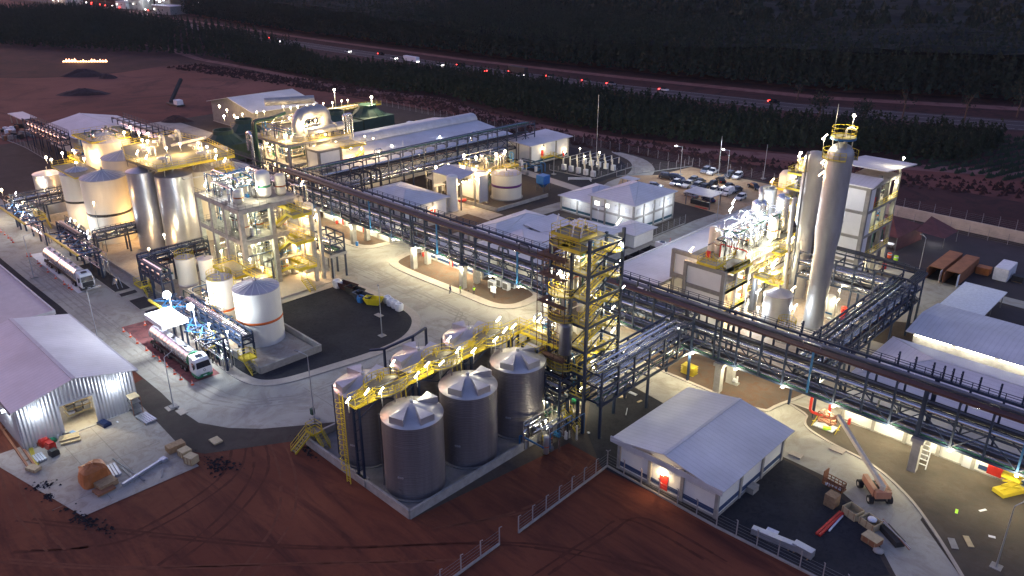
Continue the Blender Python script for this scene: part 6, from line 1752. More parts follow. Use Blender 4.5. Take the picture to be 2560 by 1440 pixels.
t = loading([-116, -112.4, -108.2, -106.0], 'blue loading gantry standing over the green and white tanker', ym=46.6, yk=44.0, yellow=False, seed=5)
MB().beam((-116, 46.9, 2.2), (-109, 46.9, 4.6), 0.5, 0.12).build('gangway', 'yellow', t)
railing(t, [(-116, 46.9, 2.3), (-109, 46.9, 4.7)])
MB().beam((-112, 46.4, 1.6), (-108.4, 46.4, 3.8), 0.6, 0.1).build('gangway', 'yellow', t)
clutter(t, -118, 46.2, -107.6, 49, 0.1, 3.2, 1, 20, 8, 89, silver=0.9, vr=(0.3, 0.4)); clutter(t, -130, 49, -119, 52, 0.1, 3.6, 1, 20, 8, 90, silver=0.9, vr=(0.3, 0.4))
t = thing('canopy', 'flat white canopy roof beside the floodlights', 'canopy', (-116, 43, 0))
MB().box(-119.6, 40.8, 6.5, -113.4, 44.9, 7.2).build('roof', 'wall_panel', t)
for x, y in ((-119, 44.6), (-114, 44.6), (-116, 44.6)): MB().beam((x, y, 0), (x, y, 6.5), 0.25).build('post', 'steel_navy', t)
t = thing('floodlight', 'dazzling floodlight above the loading gantry, left one', 'floodlight', (-120, 44.4, 0))
MB().beam((-120.3, 45.4, 0), (-120.3, 45.4, 8.8), 0.12).build('pole', 'steel_grey', t); MB().ball((-120, 44.9, 9.1), 0.62, 10).build('lamp_bulb', 'lamp_cool', t); glow(-119.7, 44.2, 8.4, 4600, 'cool', 0.4)
t = thing('floodlight', 'dazzling floodlight behind the white canopy, right one', 'floodlight', (-112.8, 44.6, 0))
MB().beam((-113, 45.8, 0), (-113, 45.8, 8.8), 0.12).build('pole', 'steel_grey', t); MB().ball((-112.9, 45.4, 9.1), 0.55, 10).build('lamp_bulb', 'lamp_cool', t); glow(-112.2, 44.8, 8.3, 4200, 'cool', 0.4)
t = thing('lamp_cluster', 'small white lamps over the silver pipe bundle', 'lamp', (-125, 48, 0))
for x, y, z, pw, s_ in ((-122.8, 46.2, 7.8, 500, 0.25), (-110.6, 46.8, 6.4, 500, 0.25), (-108.6, 48.6, 5.2, 500, 0.22), (-108.4, 46.6, 4.8, 300, 0.16)): lamp(t, x, y, z, 0, pw, 'cool', 'globe', s_)
t = thing('step_trestle', 'small aluminium step trestle on dark gravel behind the first tanker', 'steps', (-152, 48, 0))
for k in (-0.4, 0.4):
    MB().beam((-153.2, 48 + k, 0.16), (-151.8, 48 + k, 2.0), 0.07).build('leg', 'galvanised', t); MB().beam((-150.4, 48 + k, 0.16), (-151.6, 48 + k, 2.0), 0.07).build('leg', 'galvanised', t)
for k in range(5): MB().beam((-153.2 + 0.28 * k, 47.6, 0.3 + 0.36 * k), (-153.2 + 0.28 * k, 48.4, 0.3 + 0.36 * k), 0.2, 0.04).build('tread', 'galvanised', t)

# ================================================================ TRUCKS
def wheel_set(t, xs, w=2.4, r=0.5, dual=True):
    wp = None
    for x in xs:
        for s in (-1, 1):
            y = s * (w / 2 - 0.2)
            if wp is None:
                wp = MB().tube((0, -0.2, 0), (0, 0.2, 0), r, 14)
                wt = proto('wheel', wp, 'tyre', t, (x, y, r))
                ri = proto('rim', MB().tube((0, -0.215, 0), (0, 0.215, 0), r * 0.5, 10), 'rim', wt, (0, 0, 0))
                ri.location = (0, 0, 0)
                wp = (wt, ri)
            else:
                c = wp[0].copy(); COL.objects.link(c); c.parent = t; c.location = (x, y, r)
                c2 = wp[1].copy(); COL.objects.link(c2); c2.parent = c
def cab(t, x0, body, lower, length=2.3, h=3.3):
    """tractor cab whose front bumper is at x0, facing +x"""
    m = MB()
    pr = [(x0 - length, 0.9), (x0 - 0.05, 0.9), (x0, 1.9), (x0 - 0.28, 2.95), (x0 - 0.6, h), (x0 - length, h + 0.2)]
    n = len(pr)
    vs = [(x, -1.25 if z < 2.8 else -1.1, z) for x, z in pr] + [(x, 1.25 if z < 2.8 else 1.1, z) for x, z in pr]
    m.add(vs, [tuple(range(n)), tuple(range(2 * n - 1, n - 1, -1))] + [(i, i + n, (i + 1) % n + n, (i + 1) % n) for i in range(n)])
    c = m.build('cab', body, t)
    MB().add([(x0 + 0.02, -1.1, 1.95), (x0 + 0.02, 1.1, 1.95), (x0 - 0.235, 1.0, 2.85), (x0 - 0.235, -1.0, 2.85)], [(0, 1, 2, 3)]).build('windscreen', 'glass_dark', t)
    for s in (-1, 1):
        MB().box(x0 - 1.3, s * 1.24 - 0.03, 1.95, x0 - 0.35, s * 1.24 + 0.03, 2.65).build('side_window', 'glass_dark', t)
        MB().box(x0 - 0.2, s * 1.5 - 0.08, 2.0, x0 - 0.05, s * 1.5 + 0.08, 2.7).build('mirror', 'chassis', t)
        MB().box(x0 - 0.02, s * 0.95 - 0.22, 0.75, x0 + 0.04, s * 0.95 + 0.22, 0.98).build('headlight', 'galvanised', t)
    MB().box(x0 - 1.9, -1.22, 0.4, x0 + 0.03, 1.22, 0.92).build('bumper', lower, t)
    MB().box(x0 + 0.0, -0.8, 1.0, x0 + 0.05, 0.8, 1.7).build('grille', 'chassis' if lower != 'truck_green' else 'car_white', t)
    MB().box(x0 + 0.03, -0.28, 0.55, x0 + 0.06, 0.28, 0.7).build('number_plate', 'plastic_white', t)
    MB().box(x0 - 1.7, -0.5, h + 0.05, x0 - 0.9, 0.5, h + 0.22).build('roof_hatch', 'glass_dark', t)
def tanker(label, body, lower, L=16.5, tanks=2):
    t = thing('tanker_truck', label, 'truck', (0, 0, 0))
    cab(t, L / 2, body, lower)
    MB().box(-L / 2 + 0.2, -0.45, 0.75, L / 2 - 1.5, 0.45, 1.05).build('chassis', 'chassis', t)
    seg = (L - 3.3) / tanks
    for k in range(tanks):
        a = -L / 2 + k * seg + 0.1
        b = a + seg - (0.35 if tanks > 1 else 0)
        MB().tube((a, 0, 2.25), (b, 0, 2.25), 1.2, 24).build('barrel', 'pipe_silver', t)
        nr = int((b - a) / 1.15)
        rp = None
        for i in range(nr + 1):
            x = a + (b - a) * i / nr
            rm = MB().tube((-0.04, 0, 0), (0.04, 0, 0), 1.235, 24)
            rp = proto('hoop', rm, 'galvanised', t, (x, 0, 2.25)) if rp is None else clone(rp, t, (x, 0, 2.25))
        MB().box(a + 0.4, -0.45, 3.4, b - 0.4, 0.45, 3.5).build('catwalk', 'galvanised', t)
        for i in range(3): MB().tube((a + (b - a) * (i + 0.5) / 3, 0, 3.4), (a + (b - a) * (i + 0.5) / 3, 0, 3.72), 0.28, 10).build('hatch', 'steel_grey', t)
        MB().box(a + 0.3, -1.22, 0.9, b - 0.3, -1.0, 1.25).build('side_guard', 'chassis', t)
    if lower == 'truck_green': MB().tube((L / 2 - 3.15, 0, 2.25), (L / 2 - 2.75, 0, 2.25), 1.22, 24).build('band', 'truck_green', t)
    MB().box(-L / 2 - 0.1, -1.2, 0.5, -L / 2 + 0.1, 1.2, 0.85).build('rear_bumper', lower, t)
    wheel_set(t, [L / 2 - 1.1, L / 2 - 4.2, L / 2 - 5.4] + [-L / 2 + 1.1 + 1.2 * i for i in range(3)] + ([-L / 2 + seg - 2.4, -L / 2 + seg - 1.2] if tanks > 1 else [-L / 2 + 5.2, -L / 2 + 6.4]))
    return t
t = tanker('silver tanker truck with a black and white cab under the left gantry', 'car_white', 'chassis', 21, 2); t.location = (-164.3, 43.6, 0)
MB().add([(10.62, -1.0, 1.0), (10.62, 1.0, 1.0), (10.55, 1.0, 1.9), (10.55, -1.0, 1.9)], [(0, 1, 2, 3)]).build('grille', 'chassis', None).parent = t
t = tanker('silver tanker truck with a white and green cab by the orange cones', 'car_white', 'truck_green', 16.5, 1); t.location = (-114.6, 43.2, 0)
eb = MB().lathe(0, 0, [(0.16, 0), (0.2, 0.02), (0.2, 0.05), (0.16, 0.06)], 16); o = proto('emblem', eb, 'chassis', t, (-114.6 + 8.27, 43.2, 0)); o.parent = t; o.location = (8.3, 0, 1.55); o.rotation_euler = (0, math.pi / 2, 0)
# dark tipper truck behind the tower
t = thing('tipper_truck', 'white cabbed truck with a dark trailer parked behind the yellow tower', 'truck', (0, 0, 0))
cab(t, 8, 'car_white', 'door_red')
MB().box(-8, -0.45, 0.75, 7, 0.45, 1.05).build('chassis', 'chassis', t)
hb = MB().add([(-8, -1.25, 3.0), (4.2, -1.25, 3.0), (4.2, 1.25, 3.0), (-8, 1.25, 3.0), (-7.4, -0.7, 1.1), (3.6, -0.7, 1.1), (3.6, 0.7, 1.1), (-7.4, 0.7, 1.1)], [(4, 5, 1, 0), (5, 6, 2, 1), (6, 7, 3, 2), (7, 4, 0, 3), (7, 6, 5, 4)]); hb.build('trailer', 'car_black', t)
for x in (-7.9, -3.9, 0.1, 4.1): MB().box(x - 0.08, -1.3, 1.0, x + 0.08, 1.3, 3.1).build('rib', 'chassis', t)
wheel_set(t, [6.9, 3.6, 2.4, -3.6, -4.8, -6.0])
t.location = (*(-89.1, 132.0), 0); t.location = (-86.2, 127, 0); t.rotation_euler = (0, 0, math.pi / 2)

# ================================================================ TRAFFIC CONES
def cone_at(x, y, label, group, z=0.05):
    global CONE
    if CONE is None:
        t = thing('traffic_cone', label, 'cone', (0, 0, 0), group)
        MB().cbox(0, 0, 0, 0.44, 0.44, 0.05).build('base', 'cone_orange', t)
        MB().lathe(0, 0, [(0.18, 0.05), (0.04, 0.85), (0.01, 0.86)], 10).build('body', 'cone_orange', t)
        MB().lathe(0, 0, [(0.142, 0.30), (0.112, 0.44)], 10).build('band', 'plastic_white', t)
        MB().lathe(0, 0, [(0.092, 0.56), (0.068, 0.68)], 10).build('band', 'plastic_white', t)
        CONE = t
        t.location = (x, y, z)
    else: copy_tree(CONE, (x, y, z), 0, label, group)
CONE = None
pts = [(-131.3, 44.6), (-131.3, 41.0), (-128.5, 41.0), (-125.3, 40.8), (-121.7, 40.8), (-118.9, 40.7), (-116.6, 40.7), (-114.0, 40.7), (-110.9, 40.5), (-108.6, 40.4), (-105.9, 40.9)]
nm = ['by the white canopy corner', 'at the near corner of the red bay', 'second along the red bay edge', 'third along the red bay edge', 'fourth along the red bay edge', 'fifth along the red bay edge', 'sixth, beside the tanker wheels', 'seventh, mid tanker', 'eighth, by the tractor wheels', 'ninth, behind the cab', 'last, nearest the green bumper']
for p, l in zip(pts, nm): cone_at(*p, 'orange cone ' + l, 'orange cones beside the green tanker')
pts = [(-181.9, 41.3), (-181.4, 41.8), (-175.8, 41.5), (-174.0, 41.4), (-169.4, 41.3), (-164.8, 41.2), (-160.3, 41.3), (-157.8, 41.3), (-156.6, 41.4)]
for i, p in enumerate(pts): cone_at(*p, 'orange cone in the row beside the first tanker, ' + ['left of the pair at its tail', 'right of the pair at its tail', 'third from the tail', 'fourth from the tail', 'fifth from the tail', 'sixth from the tail', 'seventh from the tail', 'next to last by the cab', 'last by the cab'][i], 'orange cones beside the first tanker')
pts = [(-203.2, 42.2), (-200.5, 42.2), (-197.5, 42.1), (-195.3, 42.1), (-193.6, 41.9), (-212.0, 48.3), (-207.6, 47.5)]
for i, p in enumerate(pts): cone_at(*p, 'small orange cone far down the street, ' + ['leftmost', 'second', 'third', 'fourth', 'nearest', 'by the blue gantry', 'under the blue gantry'][i], 'orange cones far down the street')
pts = [(-90.2, 143.0), (-86.8, 134.9), (-86.4, 130.7), (-86.9, 126.5), (-86.7, 138.4), (-44.2, 137.1), (-41.5, 135.3), (-42.3, 127.4), (-42.3, 124.6)]
for i, p in enumerate(pts): cone_at(*p, 'orange cone ' + ['on the road ahead of the dark truck', 'beside the dark truck cab', 'beside the dark truck trailer', 'behind the dark truck', 'near the white hall wall', 'at the paved square by the round column', 'beside the dark patch near the column', 'nearer the dark rack, upper', 'nearer the dark rack, lower'][i], 'orange cones on the right side', 0.07)

# ================================================================ LARGE STEEL WAREHOUSE (left foreground)
t = thing('warehouse', 'big corrugated grey warehouse with an open door at lower left', 'warehouse', (-118, 25, 0))
WX0, WX1, WY0, WY1, WH_ = -131, -105.2, 18.0, 32.8, 6.1
def corrug(t, p, q, z0, ztop, name='cladding', m_='cladding', pitch=0.42, nrm=(1, 0)):
    """corrugated sheet from p to q; ztop is a function of the distance along it"""
    L = math.hypot(q[0] - p[0], q[1] - p[1])
    n = int(L / pitch) * 4
    ux, uy = (q[0] - p[0]) / L, (q[1] - p[1]) / L
    vs = []
    for i in range(n + 1):
        s = L * i / n
        o = [0, 0, 0.07, 0.07][i % 4]
        x, y = p[0] + ux * s + nrm[0] * o, p[1] + uy * s + nrm[1] * o
        vs += [(x, y, z0), (x, y, ztop(s))]
    MB().add(vs, [(2 * i, 2 * i + 2, 2 * i + 3, 2 * i + 1) for i in range(n)]).build(name, m_, t)
yc = (WY0 + WY1) / 2
zt = lambda s: WH_ + 1.7 * (1 - abs(WY0 + s - yc) / (yc - WY0))
corrug(t, (WX1, WY0), (WX1, 23.0), 0.1, lambda s: zt(s))
corrug(t, (WX1, 27.2), (WX1, WY1), 0.1, lambda s: zt(s + 9.2))
corrug(t, (WX1, 23.0), (WX1, 27.2), 4.6, lambda s: zt(s + 5.0))
corrug(t, (WX0, WY0), (WX1, WY0), 0.1, lambda s: WH_, nrm=(0, -1))
MB().box(WX0, WY1 - 0.1, 0.1, WX1, WY1, WH_).build('cladding', 'cladding', t)
MB().box(WX0, WY0, 0.1, WX0 + 0.1, WY1, WH_).build('cladding', 'cladding', t)
for s_, q in ((1, [(WX1 + 0.5, WY0 - 0.5, WH_ - 0.02), (WX1 + 0.5, yc, WH_ + 1.85), (WX0, yc, WH_ + 1.85), (WX0, WY0 - 0.5, WH_ - 0.02)]), (2, [(WX1 + 0.5, yc, WH_ + 1.85), (WX1 + 0.5, WY1 + 0.5, WH_ - 0.02), (WX0, WY1 + 0.5, WH_ - 0.02), (WX0, yc, WH_ + 1.85)])):
    MB().quad(*q, t=0.1).build('roof', 'roof_x', t)
MB().beam((WX1 + 0.5, yc, WH_ + 1.87), (WX0, yc, WH_ + 1.87), 0.5, 0.07).build('ridge_cap', 'roof_trim', t)
for y in (WY0 - 0.55, WY1 + 0.55): MB().beam((WX1 + 0.5, y, WH_ - 0.1), (WX0, y, WH_ - 0.1), 0.22, 0.22).build('gutter', 'trim_dark' if y < 20 else 'roof_trim', t)
MB().box(WX0 + 0.2, WY0 + 0.2, 0.052, WX1 - 0.1, WY1 - 0.2, 0.07).build('floor', 'pad_concrete', t)
for y in (22.9, 27.3): MB().box(WX1 - 0.05, y - 0.12, 0.1, WX1 + 0.12, y + 0.12, 4.7).build('door_frame', 'roof_trim', t)
MB().box(WX1 - 0.02, 23, 4.5, WX1 + 0.12, 27.2, 4.75).build('door_frame', 'roof_trim', t)
MB().box(WX1 - 0.2, WY0, 0.0, WX1 + 0.25, WY1, 0.12).build('sill', 'concrete', t)
for x, y, z, s_ in ((WX1 + 0.5, 20.2, 4.9, 0), (WX1 + 0.5, 30.0, 4.9, 0), (-108.2, WY0 - 0.5, 4.9, 1)):
    MB().cbox(x, y, z, 0.35, 0.35, 0.25).build('lamp_bulb', 'lamp_cool', t)
    glow(x + (0.35 if not s_ else 0), y - (0.35 if s_ else 0), z - 0.1, 280, 'cool', 0.15)
glow(-109, 25.6, 5.0, 2600, 'neutral', 0.4); glow(-120, 25, 5.2, 900, 'cool', 0.4)
for k in range(5):
    t2 = thing('pallet_rack_load', ['lowest', 'second', 'middle', 'fourth', 'topmost'][k] + ' tray of wrapped parts on the shelf inside the open warehouse door', 'shelf load', (-108.5, 28, 0), 'loads on the rack inside the warehouse')
    MB().box(-110.5, 24.6, 0.7 + k * 0.85, -108.6, 27.8, 0.8 + k * 0.85).build('board', 'plywood', t2)
    for j in range(3): MB().cbox(-109.5, 25.2 + j * 1.0, 0.8 + k * 0.85, 1.3, 0.8, 0.35 + 0.1 * ((j + k) % 3)).build('parcel', ['plastic_white', 'steel_grey', 'galvanised'][(j + k) % 3], t2)
# stuff on the slab
def crate(x, y, a, b, h, label, m_='wood', rz=0.0, z=0.05, slats=True, lid=None, name='crate', cat='crate', open_=False):
    t = thing(name, label, cat, (x, y, z))
    c, s = math.cos(rz), math.sin(rz)
    def R(u, v): return (x + u * c - v * s, y + u * s + v * c)
    if open_:
        for u, v, la, lb in ((0, -b / 2, a, 0.08), (0, b / 2, a, 0.08), (-a / 2, 0, 0.08, b), (a / 2, 0, 0.08, b)): MB().cbox(*R(u, v), z, la, lb, h, rz).build('side', m_, t)
        MB().cbox(x, y, z, a, b, 0.08, rz).build('bottom', m_, t)
    else: MB().cbox(x, y, z + 0.12, a, b, h - 0.12, rz).build('body', m_, t); MB().cbox(x, y, z, a * 0.9, b * 0.9, 0.12, rz).build('skid', 'wood', t)
    if slats:
        for i in range(3):
            u = (-0.42 + 0.42 * i) * a
            MB().cbox(*R(u, -b / 2 - 0.02), z + 0.1, 0.12, 0.05, h - 0.1, rz).build('slat', 'wood', t)
    if lid: MB().cbox(x, y, z + h, a * 1.04, b * 1.04, 0.06, rz).build('lid', lid, t)
    return t
crate(*(-89.3, 32.0), 1.3, 1.3, 1.0, 'pale cardboard crate, left one of the pair at the slab corner', 'plywood', 0.1)
crate(*(-87.3, 31.9), 1.4, 1.2, 1.1, 'pale cardboard crate, right one of the pair at the slab corner', 'plywood', 0.3)
crate(*(-91.5, 31.8), 1.2, 2.2, 0.9, 'long grey crate behind the pale pair', 'wood', 0.0)
crate(*(-99.9, 17.5), 1.6, 1.0, 0.5, 'low pale box on soil left of the warehouse slab', 'plywood', 0.4)
t = crate(*(-90.2, 22.6), 1.6, 2.2, 0.7, 'long wooden crate beside the orange tarpaulin load', 'wood', 0.1); crate(*(-89.4, 22.0), 1.6, 2.1, 0.35, 'low dark pallet in front of the tarpaulin load', 'rust_brown', 0.1)
t = thing('covered_load', 'bulky load wrapped in creased orange tarpaulin on the slab', 'load', (*(-92.0, 21.9), 0))
cx, cy = (-92.4, 22.1)
m = MB(); prof = [(1.45, 1.7, 0.05), (1.4, 1.55, 0.9), (1.3, 1.45, 1.9), (0.9, 1.0, 2.25), (0.15, 0.2, 2.35)]
n = 20
for k, (a, b, z) in enumerate(prof):
    for i in range(n):
        tt = 2 * math.pi * i / n
        f = 1 + rnd.uniform(-0.07, 0.07)
        u = math.copysign(abs(math.cos(tt)) ** 0.45, math.cos(tt)) * a * f; v = math.copysign(abs(math.sin(tt)) ** 0.45, math.sin(tt)) * b * f
        m.v.append((cx + u, cy + v, z + (rnd.uniform(-0.1, 0.1) if k else 0)))
for k in range(4):
    for i in range(n): m.f.append((k * n + i, k * n + (i + 1) % n, (k + 1) * n + (i + 1) % n, (k + 1) * n + i)); m.sm.append(False)
m.f.append(tuple(4 * n + i for i in range(n))); m.sm.append(False)
m.build('tarpaulin', 'tarp_orange', t)
def bundle(p, q, n, r, label, m_='galvanised', cat='pipes', name='pipe_bundle', z=0.12, sp=None):
    t = thing(name, label, cat, (*p, 0))
    d = Vector((q[0] - p[0], q[1] - p[1])).normalized(); nx_, ny_ = -d.y, d.x
    for i in range(n):
        o = (i - (n - 1) / 2) * (sp or r * 2.3)
        MB().beam((p[0] + nx_ * o, p[1] + ny_ * o, z + r), (q[0] + nx_ * o, q[1] + ny_ * o, z + r), r * 1.8).build('bar', m_, t)
    for f in (0.15, 0.85):
        x, y = p[0] + (q[0] - p[0]) * f, p[1] + (q[1] - p[1]) * f
        MB().cbox(x, y, z - 0.07, 0.14, n * r * 2.4, 0.1, math.atan2(d.y, d.x)).build('batten', 'wood', t)
bundle((-93.9, 24.3), (-91.0, 24.0), 4, 0.16, 'bundle of bright metal ducts right of the tarpaulin load')
bundle((-88.7, 23.9), (-90.4, 29.8), 1, 0.2, 'long pale pipe lying diagonally across the slab', z=0.05)
bundle((-92.9, 25.3), (-89.5, 25.4), 2, 0.06, 'pair of thin rusty bars on the slab', 'steel_grey', z=0.05)
bundle((-95.3, 25.3), (-87.9, 26.2), 2, 0.05, 'two long thin dark bars lying on the slab', 'steel_grey', z=0.05)
bundle((-102.9, 32.0), (-100.0, 32.3), 5, 0.14, 'bright stack of metal sheets at the right edge of the slab')
bundle((-103.0, 18.8), (-101.0, 18.8), 4, 0.13, 'small bright stack of channels by the warehouse corner')
bundle((-87.0, 27.9), (-88.7, 28.8), 2, 0.05, 'two short sticks near the front slab edge', 'steel_grey', z=0.05)
bundle((-104.2, 21.9), (-103.6, 24.2), 5, 0.12, 'stack of long timber and pipes against the warehouse front', 'plywood', z=0.3)
bundle((-103.5, 21.8), (-102.9, 24.1), 4, 0.12, 'lower stack of timber lying before the first', 'plywood', z=0.1)
bundle((-114.8, 17.9), (-100.7, 17.5), 2, 0.14, 'long pair of brown timbers along the warehouse side', 'rust_brown', z=0.1, sp=0.7)
bundle((-106.4, 18.9), (-100.6, 18.1), 3, 0.07, 'thin yellow rods beside the warehouse corner', 'yellow', z=0.1)
for (u, v), a, b, h, mm, lb in [((-105.0, 20.3), 1.3, 1.2, 0.9, 'pipe_red', 'red tool box against the warehouse front'), ((-105.8, 20.0), 1.5, 1.2, 0.7, 'rust_brown', 'brown wooden box left of the red tool box'), ((-105.0, 21.3), 0.9, 0.8, 0.5, 'truck_green', 'small green bin beside the red tool box'), ((-104.5, 23.8), 1.5, 0.7, 0.45, 'plastic_blue', 'blue drum lying against the warehouse front'), ((-105.6, 22.3), 0.8, 0.8, 0.8, 'plastic_white', 'round white sack at the warehouse front'), ((-105.1, 23.0), 0.9, 0.7, 0.6, 'steel_grey', 'grey sack beside the round white one'), ((-104.2, 27.6), 1.8, 1.1, 0.5, 'car_blue', 'heap of blue plastic bundles right of the warehouse door'), ((-104.5, 27.4), 0.9, 0.7, 0.45, 'chassis', 'dark bundle next to the blue heap'), ((-103.4, 20.6), 1.2, 0.9, 1.0, 'pipe_red', 'red wire cage trolley in front of the red box'), ((-101.6, 20.4), 1.0, 1.0, 0.8, 'chassis', 'dark frame trolley nearest the camera at the warehouse corner'), ((-90.3, 29.6), 0.9, 0.8, 0.4, 'galvanised', 'crumpled bright foil heap at the long pipe end'), ((-103.6, 29.1), 0.4, 0.2, 0.1, 'plastic_white', 'small white tile on the slab near the wall')]:
    t = thing('stored_item', lb, 'stored item', (*(-79.0, 8.0), 0)) if False else None
    x, y = (u, v)
    t = thing('stored_item', lb, 'stored item', (x, y, 0.05))
    q = MB()
    for k, f in ((0, 1.0), (0.5, 0.92), (1.0, 0.7)): pass
    MB().cbox(x, y, 0.05, a, b, h * 0.8, 0.2).build('body', mm, t); MB().cbox(x, y, 0.05 + h * 0.8, a * 0.8, b * 0.8, h * 0.2, 0.2).build('top', mm, t)
t = thing('shelf_unit', 'wooden shelf unit against the right end of the warehouse', 'shelf', (*(-103.7, 31.9), 0))
x, y = (-103.9, 32.0)
for i in range(4): MB().box(x - 1.6, y - 0.7, 0.2 + i * 0.8, x + 0.4, y + 0.6, 0.3 + i * 0.8).build('shelf', 'plywood' if i == 3 else 'steel_grey', t)
for i in (-1.6, 0.35):
    for j in (-0.7, 0.55): MB().box(x + i, y + j, 0.05, x + i + 0.08, y + j + 0.08, 2.7).build('upright', 'rust_brown', t)
# lilac flat roofed block at far left
t = thing('building', 'flat roofed building with a low parapet at the left edge', 'building', (-155, 28, 0))
MB().box(-200, 18, 0, -138.6, 33.2, 3.6).build('wall', 'wall_panel', t)
MB().box(-200, 18, 3.6, -138.4, 33.4, 4.0).build('roof', 'tank_roof', t)
MB().beam((-200, 33.3, 4.15), (-138.5, 33.3, 4.15), 0.25, 0.3).build('parapet', 'roof_trim', t)
MB().beam((-138.5, 33.3, 4.15), (-138.5, 18, 4.15), 0.25, 0.3).build('parapet', 'roof_trim', t)
MB().quad((-190, 22, 4.02), (-152, 22, 4.02), (-160, 30, 4.9), (-190, 30, 4.9), t=0.05).build('roof', 'tank_roof', t)

# ================================================================ WHITE SHED (right foreground)
t = gable('shed', 'white shed with a wide lavender roof, dark stripe and one red door', -48.0, 68.6, -34.3, 84.2, 4.4, 1.25, axis='y', over=0.9, stripe='stripe_navy', roofm='roof_y', baymeters=4.6)
MB().box(-48.9, 67.72, 4.0, -33.4, 67.86, 4.75).build('cladding', 'roof_trim', t)
door(t, -41.4, 68.6, 'y', w=1.15, h=2.3, z=0.1)
MB().cbox(-41.6, 68.2, 2.6, 0.8, 0.25, 0.16).build('lamp_bulb', 'lamp_warm', t); glow(-41.5, 68.0, 2.55, 150, 'warm', 0.12)
for i in range(3):
    for k in range(4):
        x = -47.6 + i * 4.57 + k * 1.06
        MB().box(x, 68.53, 3.1, x + 0.92, 68.57, 3.85).build('wall_panel', 'wall_panel', t)
MB().cbox(-33.7, 76, 0.05, 0.9, 1.4, 0.8).build('air_unit', 'concrete', t)

# ================================================================ RIGHT: PROCESS BUILDING, COLUMNS, TOWER BLOCK
def panel_frame(t, x0, x1, y, zs, pm='wall_panel', w=0.65, openlow=True):
    for x in (x0, x1): MB().cbox(x, y, 0, w, w, zs[-1]).build('column', 'concrete_dark', t)
    for i, z in enumerate(zs):
        MB().box(x0, y - 0.28, z - 0.7, x1, y + 0.28, z - 0.004).build('beam', 'concrete_dark', t)
        if i or not openlow: MB().box(x0 + 0.3, y - 0.1, (zs[i - 1] if i else 0.3), x1 - 0.3, y + 0.1, z - 0.7).build('wall_panel', pm, t)
t = t_pr = thing('process_building', 'brightly lit process building with stepped concrete frames and yellow walkways', 'building', (-65, 125, 0))
panel_frame(t, -71.8, -66.4, 115.4, (6.2, 10.6))
panel_frame(t, -66.2, -59.0, 110.6, (3.6, 7.4, 11.2), openlow=False)
for y in (114.6, 118.6):
    for z in (3.6, 7.4, 11.2): MB().box(-59.3, 110.7, z - 0.5, -58.8, 118.6, z).build('beam', 'concrete_dark', t)
    MB().cbox(-59.05, y, 0, 0.5, 0.5, 11.0).build('column', 'concrete_dark', t)
for z in (3.6, 7.4):
    MB().box(-66, 111, z - 0.2, -59.3, 118.4, z - 0.004).build('floor_slab', 'concrete', t)
    railing(t, [(-58.9, 111, z), (-58.9, 118.4, z)], 'yellow')
DX0, DX1 = -70.6, -61.0
MB().box(DX0, 118.7, 8.7, DX1, 146, 8.95).build('floor_slab', 'grating', t)
MB().beam((DX1, 118.7, 8.6), (DX1, 146, 8.6), 0.5, 0.9).build('edge_beam', 'concrete', t)
railing(t, [(DX1, 118.7, 8.95), (DX1, 146, 8.95)], 'yellow')
for y in (119, 125.5, 132, 138.5, 145.6):
    for x in (DX0 + 0.3, DX1 - 0.3): MB().cbox(x, y, 0, 0.5, 0.5, 8.65).build('column', 'concrete', t)
MB().box(-70.4, 119.4, 0.3, -62.4, 146, 8.5).build('inner_wall', 'wall_lit', t)
deck(t, -64.0, 110.2, -60.4, 113.0, 11.6, 'yellow_deck', sides='sew')
deck(t, -62.2, 113.0, -58.6, 119, 10.4, 'yellow_deck', sides='ew')
flight(t, (-60.4, 112.9, 10.4), (-63.0, 112.9, 11.6), 1.1)
flight(t, (-62.8, 117, 7.4), (-62.8, 112, 11.4), 1.2)
clutter(t, DX0 + 0.4, 119.6, DX1 - 1.6, 145, 8.97, 14.2, 12, 24, 12, 91, silver=0.9, vr=(0.4, 1.0))
for i in range(6):
    y = 121.5 + i * 2.2
    MB().path([(-64, y, 9), (-64, y, 12.6), (-66.5, y + 0.6, 12.6), (-66.5, y + 0.6, 9.2)], 0.2, 8).build('pipe', 'pipe_silver', t)
vessel(t, -66.8, 136, 8.97, 1.55, 7.2, 'pipe_silver', 'evaporator'); vessel(t, -64.8, 141.6, 8.97, 1.5, 7.6, 'pipe_silver', 'evaporator'); vessel(t, -68.6, 142.6, 8.97, 1.5, 8.2, 'insulation', 'evaporator'); vessel(t, -66.4, 147.2, 6.5, 1.35, 9.6, 'insulation', 'evaporator'); vessel(t, -69, 150.5, 8, 1.2, 8.6, 'pipe_silver', 'evaporator')
MB().path([(-66.8, 136, 16.1), (-66.8, 136, 17.4), (-68.6, 139, 17.4), (-68.6, 142.6, 16.9)], 0.45, 10).build('pipe', 'insulation', t)
MB().path([(-64.8, 131, 9), (-64.8, 131, 14.5), (-67.4, 131, 14.5), (-67.4, 129.6, 10)], 0.26, 8).build('pipe', 'steel_grey', t)
MB().path([(-66.0, 121.2, 9.0), (-66.0, 121.2, 11.4), (-60.9, 121.2, 11.4), (-60.9, 121.2, 2)], 0.12, 7).build('pipe', 'pipe_red', t)
MB().cbox(-67, 118.9, 9.0, 0.7, 0.5, 1.4).build('hose_cabinet', 'door_red', t)
